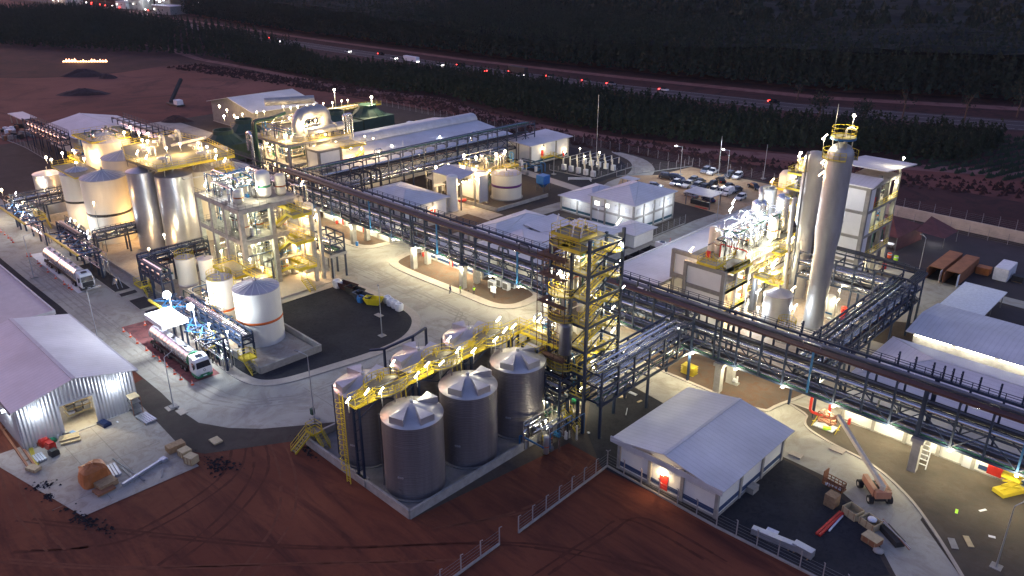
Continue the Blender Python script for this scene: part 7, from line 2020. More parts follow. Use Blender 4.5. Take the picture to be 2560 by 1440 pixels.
# steel trusses and walkway in front of it
for z in (6.4, 3.0):
    tr = MB()
    for zz in (z, z + 1.3): tr.beam((-59.6, 119, zz), (-59.6, 136, zz), 0.16)
    for k in range(11): tr.beam((-59.6, 119 + k * 1.6, z + 1.3 * (k % 2)), (-59.6, 120.6 + k * 1.6, z + 1.3 * ((k + 1) % 2)), 0.09)
    tr.build('truss', 'steel_black', t)
    MB().box(-60.8, 119, z + 1.32, -59.4, 136, z + 1.42).build('walkway', 'grating', t)
    railing(t, [(-59.4, 119, z + 1.42), (-59.4, 136, z + 1.42)], 'yellow')
for y in (119.2, 127, 135.6): MB().beam((-59.6, y, 0), (-59.6, y, 8.6), 0.22).build('leg', 'steel_black', t)
# steel stair tower with platforms behind
for x in (-63.2, -59.8):
    for y in (143.2, 148.6): MB().beam((x, y, 0), (x, y, 20.5), 0.28).build('column', 'steel_black', t)
for i, z in enumerate((11.6, 14.6, 17.4, 20.4)):
    deck(t, -65.4, 142.8, -59.6, 149.4, z, 'yellow_deck', sides='nsew')
    if i < 3:
        flight(t, (-60.4, 144, z), (-60.4, 148.6, z + 2.9), 1.0)
        MB().beam((-59.8, 143.2, z), (-59.8, 148.6, z + 2.8), 0.14).build('brace', 'steel_black', t)
clutter(t, -65, 143.2, -61, 149, 17.42, 20.2, 3, 10, 6, 92); clutter(t, -65.2, 143.2, -61, 149, 20.42, 23.6, 3, 10, 5, 93, vr=(0.4, 0.8))
deck(t, -71.6, 148.5, -67.0, 153.5, 15.2, 'yellow_deck', sides='nsew')
MB().lathe(-69, 151, [(1.7, 12), (1.7, 17.6), (1.2, 18.4), (0.01, 18.7)], 20).build('evaporator', 'tank_cream', t)
vessel(t, -58.6, 139.8, 2, 0.55, 13, 'pipe_silver', 'heat_exchanger'); vessel(t, -60.6, 117, 0.2, 0.7, 7, 'concrete', 'standpipe')
vessel(t, -59.4, 122.4, 0.2, 0.75, 7.6, 'pipe_grey', 'standpipe')
for x, y, z, pw, to in ((-66, 124, 13.2, 1300, 'cool'), (-64, 128, 13.4, 1600, 'cool'), (-67, 131.5, 14.6, 1800, 'cool'), (-64.4, 134, 13.5, 1600, 'cool'), (-66.6, 138.6, 14.8, 1500, 'cool'), (-68.8, 128.6, 15.6, 1500, 'cool'), (-70.8, 133, 15.6, 900, 'cool'), (-66.6, 112.4, 12.6, 500, 'warm'), (-61.2, 123, 10.4, 900, 'neutral'), (-61.6, 131, 10.6, 900, 'neutral'), (-60.2, 118, 6.8, 900, 'warm'), (-60.6, 126, 5.6, 1300, 'neutral'), (-60.8, 132, 5.6, 1300, 'neutral'), (-60.6, 122, 1.8, 900, 'neutral'), (-61, 114, 5.8, 800, 'warm'), (-61, 114, 2.4, 800, 'warm'), (-60.6, 138, 9.4, 1200, 'warm'), (-58.6, 146, 13, 900, 'warm'), (-58.6, 146, 19, 700, 'neutral'), (-66, 150.6, 19, 700, 'neutral'), (-70, 146.4, 17.2, 400, 'warm')):
    lamp(t, x, y, z, z - 0.8, pw, to, 'globe' if pw > 1500 else 'tube', 0.34 if pw > 1500 else 0.2)
# the white flat hall beside it
t = thing('building', 'long low white roofed hall left of the process building', 'building', (-76, 130, 0))
MB().box(-82.4, 106.2, 0, -71.8, 160, 4.4).build('wall', 'wall_white', t)
MB().quad((-83, 105.2, 4.6), (-71.6, 105.2, 5.2), (-71.6, 162, 5.2), (-83, 162, 4.6), t=0.15).build('roof', 'roof_y', t)
MB().beam((-83, 105.2, 4.7), (-83, 162, 4.7), 0.3, 0.3).build('gutter', 'roof_trim', t)
for y in (100.5, 104): MB().cbox(-77, y, 0.1, 0.5, 0.5, 3.6).build('column', 'concrete', t)
clutter(t, -82, 100.6, -72, 105, 0.1, 3.6, 3, 16, 8, 94)
for x in (-79, -73): lamp(t, x, 103, 3.2, 3.0, 500, 'warm', 'globe', 0.18)
# columns
def tall_col(name, label, x, y, prof, m_='insulation', seams=()):
    t = thing(name, label, 'column', (x, y, 0))
    MB().lathe(x, y, prof, 36).build('shell', m_, t)
    for z, r in seams: MB().lathe(x, y, [(r, z - 0.05), (r + 0.035, z), (r, z + 0.05)], 36).build('seam', m_, t)
    return t
cx, cy = -48.8, 124.4
t = tall_col('distillation_column', 'tallest silver column with yellow ringed platforms near its top', cx, cy, [(1.8, 0.05), (1.8, 0.5), (1.65, 0.7), (1.65, 5), (1.7, 14), (2.0, 17), (2.0, 29.5), (1.95, 30.4), (1.4, 31.3), (0.6, 31.7), (0.01, 31.8)], 'insulation', [(k * 1.6, 1.70) for k in range(1, 9)] + [(16.4 + k * 1.7, 2.01) for k in range(1, 8)] + [(30, 2.01)])
MB().lathe(cx, cy, [(1.9, 0.05), (1.9, 0.3), (1.6, 0.32)], 30, False).build('plinth', 'concrete', t)
MB().lathe(cx, cy, [(0.3, 32.6), (1.9, 32.6), (1.9, 32.75), (0.3, 32.75)], 16, False).build('platform', 'yellow_deck', t)
MB().lathe(cx, cy, [(1.85, 32.35), (1.95, 32.35), (1.95, 32.62)], 16, False).build('platform_ring', 'steel_blue', t)
railing(t, ring_pts(cx, cy, 1.88, 32.75, 0, 360, 10), 'yellow', h=1.5, w=0.06)
for k in range(8):
    a = k * 0.785
    MB().beam((cx + 1.5 * math.cos(a), cy + 1.5 * math.sin(a), 30.6), (cx + 1.6 * math.cos(a), cy + 1.6 * math.sin(a), 32.6), 0.08).build('strut', 'steel_grey', t)
MB().prism([(cx + r_ * math.cos(math.radians(a)), cy + r_ * math.sin(math.radians(a))) for r_, rg in ((2.7, range(120, 311, 19)), (1.8, range(310, 119, -19))) for a in rg], 29.2, 29.35).build('platform', 'yellow_deck', t)
railing(t, ring_pts(cx, cy, 2.68, 29.35, 120, 310, 10), 'yellow', h=1.3, w=0.06)
MB().prism([(cx + r_ * math.cos(math.radians(a)), cy + r_ * math.sin(math.radians(a))) for r_, rg in ((2.6, range(20, 81, 15)), (1.8, range(80, 19, -15))) for a in rg], 29.2, 29.35).build('platform', 'yellow_deck', t)
railing(t, ring_pts(cx, cy, 2.55, 29.35, 20, 80, 4), 'yellow', h=1.3, w=0.06)
MB().path([(cx + 0.3, cy, 31.7), (cx + 0.3, cy, 34.0), (cx + 0.8, cy + 0.9, 34.2), (cx + 1.3, cy + 1.5, 33.6)], 0.14, 8).build('pipe', 'tank_cream', t)
MB().tube((cx - 1.1, cy - 1.2, 32.7), (cx - 1.1, cy - 1.2, 37.8), 0.05, 5).build('lightning_rod', 'steel_grey', t)
lamp(t, cx + 0.8, cy + 0.7, 36.0, 32.7, 900, 'neutral', 'globe', 0.3)
lamp(t, cx - 2.3, cy - 1.6, 32.6, 29.4, 600, 'neutral', 'tube', 0.22)
lamp(t, cx - 2.3, cy - 0.6, 28.6, 27.4, 900, 'warm', 'tube', 0.2); lamp(t, cx - 2.2, cy - 0.9, 26.6, 26.4, 600, 'warm', 'tube', 0.2)
cx, cy = -56.8, 134.4
t = tall_col('distillation_column', 'second silver column, shorter, left of the tallest', cx, cy, [(1.5, 0.05), (1.5, 13.4), (1.95, 14.6), (1.95, 25.6), (1.85, 26.4), (1.2, 27.2), (0.01, 27.5)], 'insulation', [(k * 1.9, 1.51) for k in range(1, 7)] + [(15 + k * 2, 1.96) for k in range(1, 6)])
MB().prism([(cx + r_ * math.cos(math.radians(a)), cy + r_ * math.sin(math.radians(a))) for r_, rg in ((3.1, range(110, 261, 15)), (2.0, range(260, 109, -15))) for a in rg], 24.0, 24.15).build('platform', 'yellow_deck', t)
railing(t, ring_pts(cx, cy, 3.0, 24.15, 110, 260, 9), 'yellow', h=1.3, w=0.06)
MB().path([(cx - 0.6, cy - 1.9, 27.2), (cx - 0.6, cy - 2.4, 27.6), (cx - 0.4, cy - 2.4, 3)], 0.2, 8).build('downpipe', 'pipe_grey', t)
MB().path([(cx - 1.6, cy - 2.2, 19), (cx - 1.6, cy - 2.9, 18.6), (cx - 1.2, cy - 2.9, 2)], 0.4, 9).build('downpipe', 'insulation', t)
for z in (22.5, 19.5, 16): MB().tube((cx + 1.2, cy + 0.3, z), (cx + 2.4, cy + 1.2, z), 0.18, 7).build('nozzle', 'steel_grey', t)
lamp(t, cx - 2.4, cy - 1.2, 26.9, 24.2, 900, 'neutral', 'globe', 0.3); lamp(t, cx - 3.2, cy + 0.4, 26.2, 24.2, 500, 'neutral', 'tube', 0.2)
tank('steel_tank', 'stainless tank with a low cone roof at the foot of the columns', -53.4, 119.6, 2.35, 6.2, 'stainless', roofm='silo_roof', rh=0.9, n=40)
lamp(bpy.data.objects['steel_tank.002'] if 'steel_tank.002' in bpy.data.objects else t, -55.6, 117.2, 3.6, 0, 900, 'cool', 'globe', 0.26)
tank('tank', 'small squat cream tank with yellow railed top before the stainless tank', -49.8, 116.2, 1.55, 2.8, 'tank_cream', rh=0.1, rail='full')
t = thing('platform_cluster', 'small yellow stairs and platforms beside the stainless tank', 'platform', (-57, 122, 0))
deck(t, -58.6, 120.4, -56.2, 122.8, 7.6, 'yellow_deck', sides='nsew'); flight(t, (-57.4, 125, 5.2), (-57.4, 122.8, 7.6), 1.0)
deck(t, -58.6, 125, -56.2, 127, 5.2, 'yellow_deck', sides='nsew'); deck(t, -59.2, 127.5, -57.6, 130, 10, 'yellow_deck', sides='nsew')
for x, y, z, pw, to in ((-57.2, 119.8, 5.4, 900, 'cool'), (-51.0, 121.2, 4.0, 500, 'cool'), (-58.6, 128, 8.4, 1200, 'warm'), (-54.2, 127, 4.6, 700, 'warm'), (-46.6, 127.6, 4.4, 600, 'neutral'), (-48, 132, 4.8, 500, 'neutral'), (-43.4, 129, 4.2, 350, 'warm')): lamp(t, x, y, z, 0, pw, to, 'tube', 0.18)
t = thing('exchanger_skid', 'white upright vessel and red cylinder with bent pipes right of the tall column', 'process unit', (-45, 128, 0))
vessel(t, -48.2, 129.2, 0.1, 0.8, 4.4, 'tank_white'); vessel(t, -45.6, 128.8, 0.1, 0.45, 3.2, 'pipe_red')
MB().path([(-47.6, 127.4, 0.8), (-44.4, 127.4, 0.8), (-43.6, 128.2, 1.2), (-43.6, 128.2, 4.2)], 0.25, 8).build('pipe', 'galvanised', t)
MB().beam((-44.4, 126.6, 0.1), (-44.4, 126.6, 3.4), 0.16).build('post', 'steel_black', t); MB().box(-48.6, 127.4, 1.6, -47, 127.5, 1.9).build('tag_plate', 'steel_blue', t)
t = thing('loose_slab', 'dark rubber sheet lying on the paving near the round column', 'sheet', (-40.6, 137, 0)); MB().cbox(-40.8, 134.6, 0.07, 2.4, 1.8, 0.06, 0.6).build('sheet', 'chassis', t)
t = thing('loose_slab', 'grey concrete plate lying on the paving near the round column', 'sheet', (-43, 132.6, 0)); MB().cbox(-43.4, 133.2, 0.07, 2.4, 2.4, 0.1, 0.6).build('sheet', 'concrete', t)
# tall concrete block
t = thing('tower_block', 'tall open concrete building with a slanting grey roof and white panels', 'building', (-55, 155, 0))
TBx, TBy = (-57.0, -51.0), (146.0, 150.6, 155.2, 160.0)
frame(t, TBx, TBy, (5.4, 10.2, 15.0, 19.6), 'concrete_dark', 0.75, 'concrete')
for z0_, z1_ in ((0.3, 4.8), (5.4, 9.6), (10.2, 14.4), (15, 19)):
    MB().box(-56.5, 145.75, z0_, -51.4, 145.95, z1_).build('wall_panel', 'wall_panel', t)
    MB().box(-50.9, 146.4, z0_, -50.7, 148.6, z1_).build('wall_panel', 'wall_panel', t)
for z in (5.42, 10.22, 15.02): clutter(t, -56.4, 147, -51.6, 159.6, z, z + 4, 4, 10, 5, 95 + int(z), vr=(0.5, 0.9)); railing(t, [(-50.6, 148.6, z), (-50.6, 160, z)], 'yellow')
clutter(t, -56.4, 147, -51.6, 159.6, 0.2, 4.6, 4, 8, 4, 120)
MB().quad((-58, 144.8, 19.9), (-50, 144.8, 19.9), (-50, 149.4, 20.8), (-58, 149.4, 20.8), t=0.18).build('roof', 'roof_x', t)
MB().quad((-59.5, 149, 22.4), (-49.4, 149, 22.4), (-49.4, 164.5, 20.9), (-59.5, 164.5, 20.9), t=0.2).build('roof', 'roof_x', t)
for x in (-57, -51):
    for y in (150.6, 160): MB().cbox(x, y, 19.6, 0.6, 0.6, 1.4).build('column', 'concrete_dark', t)
MB().box(-51.3, 149.2, 15.1, -51.0, 150.4, 16.9).build('cabinet', 'door_red', t)
for x, y, z, pw, to in ((-50.4, 157.6, 18.6, 1100, 'neutral'), (-55, 152, 18.8, 900, 'green'), (-55, 156, 13.8, 900, 'green'), (-53, 150, 13.8, 600, 'green'), (-54, 152, 8.8, 600, 'neutral'), (-54, 156, 4.2, 900, 'neutral'), (-52, 150, 4.2, 700, 'neutral'), (-49.4, 156, 23.6, 900, 'neutral'), (-53, 161, 18, 400, 'neutral')): lamp(t, x, y, z, z - 0.5, pw, to, 'globe', 0.26)

# tent, containers, yard
t = thing('tent', 'dark maroon tarpaulin tent with a lit open side', 'tent', (-54, 178, 0))
P4 = [(-61, 172, 3.2), (-52.4, 171.4, 3.0), (-51, 183, 3.4), (-60, 184, 3.4)]; pk = (-56, 177, 6.0)
for a, b in zip(P4, P4[1:] + P4[:1]): MB().add([a, b, pk], [(0, 1, 2)]).build('canvas', 'tarp_maroon', t)
for a, b in ((P4[1], P4[2]), (P4[2], P4[3])): MB().add([(a[0], a[1], 0), (b[0], b[1], 0), b, a], [(0, 1, 2, 3)]).build('canvas_side', 'tarp_maroon' if a is P4[1] else 'tarp_maroon', t)
for p in P4: MB().beam((p[0], p[1], 0), p, 0.12).build('pole', 'steel_grey', t)
glow(-55, 175, 2.6, 350, 'cool', 0.2)
t = thing('tent', 'smaller grey tarpaulin awning joined to the maroon tent', 'tent', (-48, 182, 0))
MB().quad((-51, 178, 3.4), (-45.6, 180, 2.4), (-45, 187, 2.6), (-51, 187, 4.6), t=0.03).build('canvas', 'tarp_maroon', t); MB().beam((-45.6, 180, 0), (-45.6, 180, 2.4), 0.1).build('pole', 'steel_grey', t); MB().beam((-45, 187, 0), (-45, 187, 2.6), 0.1).build('pole', 'steel_grey', t)
glow(-48, 182, 2.0, 160, 'cool', 0.2)
t = thing('bench', 'cluttered white bench inside the maroon tent', 'table', (-55, 173, 0)); MB().box(-57.5, 172.6, 0.8, -53.4, 173.8, 0.9).build('top', 'plastic_white', t)
for x in (-57.2, -53.7): MB().box(x, 172.8, 0.05, x + 0.1, 173.6, 0.8).build('leg', 'steel_grey', t)
for (u, v), mm, lb in (((-51.8, 166.7), 'cone_orange', 'orange bin beside the maroon tent'), ((-50.2, 165.9), 'hi_vis', 'bright green bin beside the maroon tent'), ((-50.2, 159.7), 'pipe_red', 'red and white barrel alone on the yard')):
    x, y = (u, v); t = thing('barrel', lb, 'barrel', (x, y, 0)); MB().lathe(x, y, [(0.42, 0.05), (0.46, 0.55), (0.42, 1.1), (0.01, 1.1)], 14).build('body', mm, t); MB().lathe(x, y, [(0.47, 0.75), (0.45, 0.95)], 14).build('band', 'plastic_white', t)
def container(x, y, L, label, m_, doorm='plastic_white', rz=math.pi / 2, W=2.45, H=2.6, open_=True):
    t = thing('container', label, 'container', (0, 0, 0))
    if open_:
        for s in (-1, 1): MB().box(-L / 2, s * W / 2 - 0.05, 0.1, L / 2, s * W / 2 + 0.05, H).build('side', m_, t)
        MB().box(-L / 2, -W / 2, H - 0.06, L / 2, W / 2, H + 0.04).build('roof', m_, t); MB().box(L / 2 - 0.1, -W / 2, 0.1, L / 2, W / 2, H).build('end', m_, t); MB().box(-L / 2, -W / 2, 0.02, L / 2, W / 2, 0.14).build('floor', 'chassis', t)
        MB().box(-L / 2 - 1.15, W / 2 - 0.02, 0.15, -L / 2, W / 2 + 0.05, H - 0.1).build('door', m_, t); MB().box(-L / 2 - 1.15, -W / 2 - 0.05, 0.15, -L / 2, -W / 2 + 0.02, H - 0.1).build('door', doorm, t)
    else: MB().box(-L / 2, -W / 2, 0.1, L / 2, W / 2, H).build('body', m_, t)
    n = int(L / 0.6)
    rp = None
    for i in range(n):
        xx = -L / 2 + 0.3 + i * 0.6
        b = MB().box(-0.13, -W / 2 - 0.09, 0.2, 0.13, -W / 2 - 0.04, H - 0.1)
        b.box(-0.13, W / 2 + 0.04, 0.2, 0.13, W / 2 + 0.09, H - 0.1)
        if rp is None: rp = proto('rib', b, m_, t, (xx, 0, 0))
        else: clone(rp, t, (xx, 0, 0))
    t.location = (x, y, 0.05); t.rotation_euler = (0, 0, rz)
    return t
container(-41.0, 166.4, 12, 'rusty brown shipping container with open doors, left one', 'rust_brown')
container(-37.8, 166.2, 12, 'rusty brown shipping container with open doors, right one', 'rust_brown')
container(-31.6, 171.6, 6, 'white site cabin beyond the brown containers', 'plastic_white', open_=False)
crate(-35.0, 170.6, 2.4, 2.0, 1.5, 'plywood box under an orange sheet beside the white cabin', 'tarp_orange', slats=False); crate(-29, 171, 2.0, 1.5, 1.2, 'dark trailer beside the white cabin', 'chassis', slats=False)
# right side roofs
t = thing('shed', 'white flat roofed long shelter near the yard', 'shelter', (-31, 148, 0)); MB().box(-34.4, 141, 2.9, -27.4, 155.6, 3.05).build('roof', 'plastic_white', t)
for x in (-34, -27.8):
    for y in (142, 148, 155): MB().cbox(x, y, 0, 0.15, 0.15, 2.9).build('post', 'steel_grey', t)
t = thing('shed', 'blue grey corrugated roof shed with a strip of bright light along its eave', 'shed', (-25, 130, 0))
MB().quad((-33.4, 122.0, 5.2), (-8, 122.0, 5.2), (-8, 128.6, 6.2), (-33.4, 128.6, 6.2), t=0.12).build('roof', 'roof_x', t)
MB().quad((-8, 136.6, 5.2), (-33.4, 136.6, 5.2), (-33.4, 128.61, 6.2), (-8, 128.61, 6.2), t=0.12).build('roof', 'roof_x', t)
MB().box(-32.6, 123.6, 0, -8, 136, 4.3).build('wall', 'concrete_dark', t)  # dark wall colour stands in for the shaded open space under the roof
for k in range(4):
    MB().box(-32.2 + k * 5.9, 122.7, 4.55, -27.0 + k * 5.9, 123.1, 4.75).build('lamp_bulb', 'lamp_neutral', t); glow(-29.6 + k * 5.9, 122.8, 4.4, 45, 'neutral', 0.2)
t = hip('building', 'wide lavender hipped roof building right of the main rack', -33.2, 102.4, -6, 117.4, 5.3, 2.4, bm=6)
t = thing('building', 'white walled ground floor building under the right part of the rack', 'building', (-20, 100, 0))
MB().box(-32.6, 98.9, 0, -8, 102.0, 3.5).build('wall', 'wall_lit', t); MB().box(-33, 98.5, 3.5, -8, 102.2, 3.7).build('roof', 'roof_trim', t)
faces(t, -32.6, 98.9, -8, 102, 3.5, None, True, True, bm=4.1)
MB().box(-15.6, 98.82, 0.6, -8.4, 98.9, 1.2).build('stripe', 'stripe_navy', t)
MB().box(-14.6, 98.68, 0.5, -13.0, 98.86, 1.7).build('hose_box', 'door_red', t)
MB().box(-17.4, 98.7, 0.15, -16.2, 98.88, 2.4).build('door', 'wall_panel', t)
MB().cbox(-31.4, 98.2, 0.16, 0.3, 0.3, 0.9).build('extinguisher', 'door_red', t)
for k in range(5):
    x = -31 + k * 5; MB().cbox(x, 98.6, 3.2, 1.0, 0.16, 0.12).build('lamp_bulb', 'lamp_neutral', t); glow(x, 98.0, 3.0, 360, 'neutral', 0.15)
for x, y, pw in ((-44, 99, 600), (-60, 99, 700), (-35, 99.6, 500), (-52, 95, 350)): glow(x, y, 4.2, pw, 'neutral', 0.2)
t = thing('safety_frame', 'yellow barrier frame with a pile of pipes and green hoses on the gravel island', 'frame', (*(-33.1, 94.9), 0))
x, y = (-33.3, 95.1)
for k in (-1.6, 1.6): MB().beam((x + k, y - 0.8, 0.16), (x + k, y + 0.8, 1.0), 0.08).build('post', 'yellow', t); MB().beam((x + k, y + 0.8, 0.16), (x + k, y - 0.8, 1.0), 0.08).build('post', 'yellow', t)
for k in range(6): MB().beam((x - 1.5, y - 0.6 + k * 0.25, 0.3), (x + 1.3, y - 0.7 + k * 0.28, 0.4), 0.16).build('pipe', 'plastic_white', t)
MB().cbox(x + 0.4, y - 0.5, 0.4, 1.0, 0.6, 0.25, 0.4).build('vest', 'hi_vis', t)

# ================================================================ CARS
def car(kind, paint, label):
    t = thing('parked_car', label, 'car', (0, 0, 0), 'cars standing in the car park')
    L, Wd = {'hatch': (4.0, 1.7), 'sedan': (4.6, 1.78), 'suv': (4.5, 1.85), 'pickup': (5.2, 1.85), 'van': (4.6, 1.8)}[kind]
    H = {'hatch': 1.48, 'sedan': 1.45, 'suv': 1.66, 'pickup': 1.75, 'van': 1.9}[kind]
    h = L / 2
    bt = {'hatch': 0.9, 'sedan': 0.88, 'suv': 1.0, 'pickup': 1.02, 'van': 1.05}[kind]
    low = [(-h, 0.42), (-h + 0.05, bt - 0.05), (-h + 0.15, bt), (h - 1.25, bt), (h - 0.25, bt - 0.2), (h, bt - 0.34), (h, 0.36), (h - 0.1, 0.24), (-h + 0.1, 0.24)]
    def loft(pr, wfun, m, name, par):
        n = len(pr)
        vs = [(x, -wfun(x, z), z) for x, z in pr] + [(x, wfun(x, z), z) for x, z in pr]
        a = sum(pr[i][0] * pr[(i + 1) % n][1] - pr[(i + 1) % n][0] * pr[i][1] for i in range(n))
        fs = [tuple(range(n)), tuple(range(2 * n - 1, n - 1, -1))] + [((i + 1) % n, i, i + n, (i + 1) % n + n) for i in range(n)]
        if a < 0: fs = [f[::-1] for f in fs]
        return MB().add(vs, fs).build(name, m, par)
    loft(low, lambda x, z: Wd / 2 - (0.12 if z < 0.3 else 0) - 0.22 * max(0, abs(x) / h - 0.8) * 2, paint, 'body', t)
    if kind == 'sedan': gh = [(-h + 0.75, bt), (-h + 1.35, H), (h - 2.0, H), (h - 1.2, bt)]
    elif kind == 'hatch': gh = [(-h + 0.12, bt), (-h + 0.45, H), (h - 1.9, H), (h - 1.05, bt)]
    elif kind == 'suv': gh = [(-h + 0.1, bt), (-h + 0.4, H), (h - 2.0, H), (h - 1.2, bt)]
    elif kind == 'pickup': gh = [(-h + 2.0, bt), (-h + 2.15, H), (h - 2.1, H), (h - 1.35, bt)]
    else: gh = [(-h + 0.03, bt), (-h + 0.12, H), (h - 1.75, H), (h - 0.95, bt)]
    loft([(x, z) for x, z in gh], lambda x, z: Wd / 2 - 0.1 - (z - bt) * 0.28, 'glass_dark' if kind != 'van' else paint, 'windows' if kind != 'van' else 'cargo_body', t)
    xa, xb = gh[1][0], gh[2][0]
    wt = Wd / 2 - 0.1 - (H - bt) * 0.28
    MB().box(xa - 0.03, -wt - 0.02, H - 0.03, xb + 0.05, wt + 0.02, H + 0.035).build('roof', paint, t)
    for s in (-1, 1):
        for xx in ((xa + xb) / 2, xa + 0.1):
            MB().beam((xx, s * (wt + 0.01), H), (xx - (0.15 if xx < xa + 0.2 else 0), s * (Wd / 2 - 0.09), bt), 0.09).build('pillar', paint, t)
    if kind == 'van': MB().add([(gh[2][0] + 0.05, -0.72, H - 0.12), (gh[3][0] + 0.02, -0.8, bt + 0.02), (gh[3][0] + 0.02, 0.8, bt + 0.02), (gh[2][0] + 0.05, 0.72, H - 0.12)], [(0, 1, 2, 3)]).build('windscreen', 'glass_dark', t)
    if kind == 'pickup': MB().box(-h + 0.15, -Wd / 2 + 0.14, bt - 0.02, -h + 1.9, Wd / 2 - 0.14, bt + 0.02).build('load_bed', 'chassis', t)
    wp = None
    for x in (-h + 0.78, h - 0.82):
        for s in (-1, 1):
            y = s * (Wd / 2 - 0.11)
            if wp is None:
                w_ = proto('wheel', MB().tube((0, -0.12, 0), (0, 0.12, 0), 0.33, 14), 'tyre', t, (x, y, 0.33))
                r_ = proto('rim', MB().tube((0, -0.135, 0), (0, 0.135, 0), 0.2, 10), 'rim', w_, (0, 0, 0)); r_.location = (0, 0, 0)
                wp = (w_, r_)
            else:
                c = wp[0].copy(); COL.objects.link(c); c.parent = t; c.location = (x, y, 0.33)
                c2 = wp[1].copy(); COL.objects.link(c2); c2.parent = c
    for s in (-1, 1):
        MB().box(h - 0.12, s * (Wd / 2 - 0.34) - 0.18, bt - 0.42, h + 0.015, s * (Wd / 2 - 0.34) + 0.18, bt - 0.26).build('headlight', 'galvanised', t)
        MB().box(-h - 0.015, s * (Wd / 2 - 0.2) - 0.13, bt - 0.34, -h + 0.05, s * (Wd / 2 - 0.2) + 0.13, bt - 0.12).build('tail_light', 'door_red', t)
        MB().box(h - 1.55, s * (Wd / 2 + 0.06) - 0.07, bt, h - 1.4, s * (Wd / 2 + 0.06) + 0.07, bt + 0.14).build('mirror', paint, t)
    MB().box(h - 0.02, -0.26, 0.42, h + 0.02, 0.26, 0.54).build('number_plate', 'plastic_white', t)
    return t
PROTO = {}
def park(u, kind, paint, rz, label):
    key = (kind, paint)
    x, y = u
    if key not in PROTO:
        t = car(kind, paint, label)
        t.location = (x, y, 0.04); t.rotation_euler = (0, 0, math.radians(rz)); PROTO[key] = t
    else: copy_tree(PROTO[key], (x, y, 0.04), math.radians(rz), label, 'cars standing in the car park')
A_, B_ = -82, -88
for u, k, p, rz, lb in [
    ((-115.9, 199.4), 'suv', 'car_silver', A_, 'silver car at the top of the car park, left of the pickup'),
    ((-113.8, 199.6), 'pickup', 'car_white', A_, 'white pickup at the top of the car park'),
    ((-108.6, 199.8), 'suv', 'car_grey', A_, 'grey car beside the white one by the far fence'),
    ((-106.3, 200.3), 'suv', 'car_white', A_, 'white car nearest the far fence, right of the grey one'),
    ((-107.7, 193.7), 'sedan', 'car_black', 140, 'black sedan alone between the two rows'),
    ((-97.7, 194.1), 'sedan', 'car_black', -30, 'black saloon alone at the right side of the car park'),
    ((-120.2, 186.2), 'suv', 'car_grey', 8, 'dark grey car at the left fence, first of two'),
    ((-117.6, 187.0), 'suv', 'car_blue', 12, 'dark blue car at the left fence, second of two'),
    ((-115.1, 182.6), 'hatch', 'car_white', B_, 'white hatchback at the left end of the main row'),
    ((-113.1, 182.9), 'hatch', 'car_grey', B_, 'grey hatchback second in the main row'),
    ((-111.4, 183.5), 'pickup', 'car_white', B_, 'white pickup third in the main row'),
    ((-113.3, 188.4), 'hatch', 'car_silver', B_, 'silver hatchback behind the white pickup'),
    ((-110.8, 187.9), 'sedan', 'car_grey', B_, 'grey sedan behind the main row'),
    ((-109.0, 183.6), 'suv', 'car_silver', B_, 'silver car just right of the white pickup'),
    ((-106.7, 183.3), 'suv', 'car_black', B_, 'big black car in the middle of the main row'),
    ((-107.1, 188.3), 'hatch', 'car_black', B_, 'black hatchback behind the big black car'),
    ((-103.9, 183.4), 'hatch', 'car_white', B_, 'white hatchback right of the big black car'),
    ((-101.8, 183.8), 'hatch', 'car_white', B_, 'white hatchback beside the white van'),
    ((-99.9, 184.1), 'van', 'car_white', B_, 'white panel van at the right end of the main row'),
    ((-102.7, 189.2), 'sedan', 'car_black', B_, 'black sedan behind the white van, left of two'),
    ((-99.6, 188.1), 'sedan', 'car_grey', B_, 'dark sedan just right of the white van'),
    ((-95.3, 182.6), 'hatch', 'car_white', B_, 'white hatchback half hidden by the yellow platform'),
    ((-105.8, 175.9), 'sedan', 'car_silver', 160, 'silver sedan under the walkway canopy'),
    ((-100.5, 175.6), 'sedan', 'car_blue', 150, 'midnight blue car outside the gate posts'),
    ((-117.2, 176.2), 'hatch', 'car_silver', 20, 'silver car just showing over the office roof')]:
    park(u, k, p, rz, lb)

# vehicles on the highway and queue near the town
VP = None
hy = [(-1000, 322), (-540, 294), (-344, 291.5), (-238, 297), (-146, 308), (-71, 331), (90, 407)]
hy2 = [(-1000, 331), (-540, 301), (-344, 299), (-238, 305), (-146, 317), (-71, 340), (90, 416)]
def road_car(x, lane, col, label, glowm, big=False):
    y = line_at(hy if lane else hy2, x)
    t = thing('highway_vehicle', label, 'bus' if big == 2 else ('lorry' if big else 'car'), (x, y, 0), 'vehicles on the distant highway')
    a = -0.06
    L = 12 if big else 4.4
    m = MB()
    if big:
        m.cbox(x, y, 0.7, L, 2.5, 2.8 if big == 1 else 2.5, a)
    else:
        m.cbox(x, y, 0.35, L, 1.8, 0.6, a)
    m.build('body', col, t)
    if not big: MB().cbox(x - 0.2, y, 0.95, 2.2, 1.6, 0.55, a).build('windows', 'glass_dark', t)
    for s in (-0.7, 0.7):
        MB().cbox(x + (L / 2) * (1 if lane else -1), y + s, 0.6, 0.35, 0.5, 0.35, a).build('light', glowm, t)
    for k in (-L / 2 + 0.9, L / 2 - 0.9):
        for s in (-0.85, 0.85): MB().tube((x + k, y + s - 0.1, 0.35), (x + k, y + s + 0.1, 0.35), 0.35, 8).build('wheel', 'tyre', t)
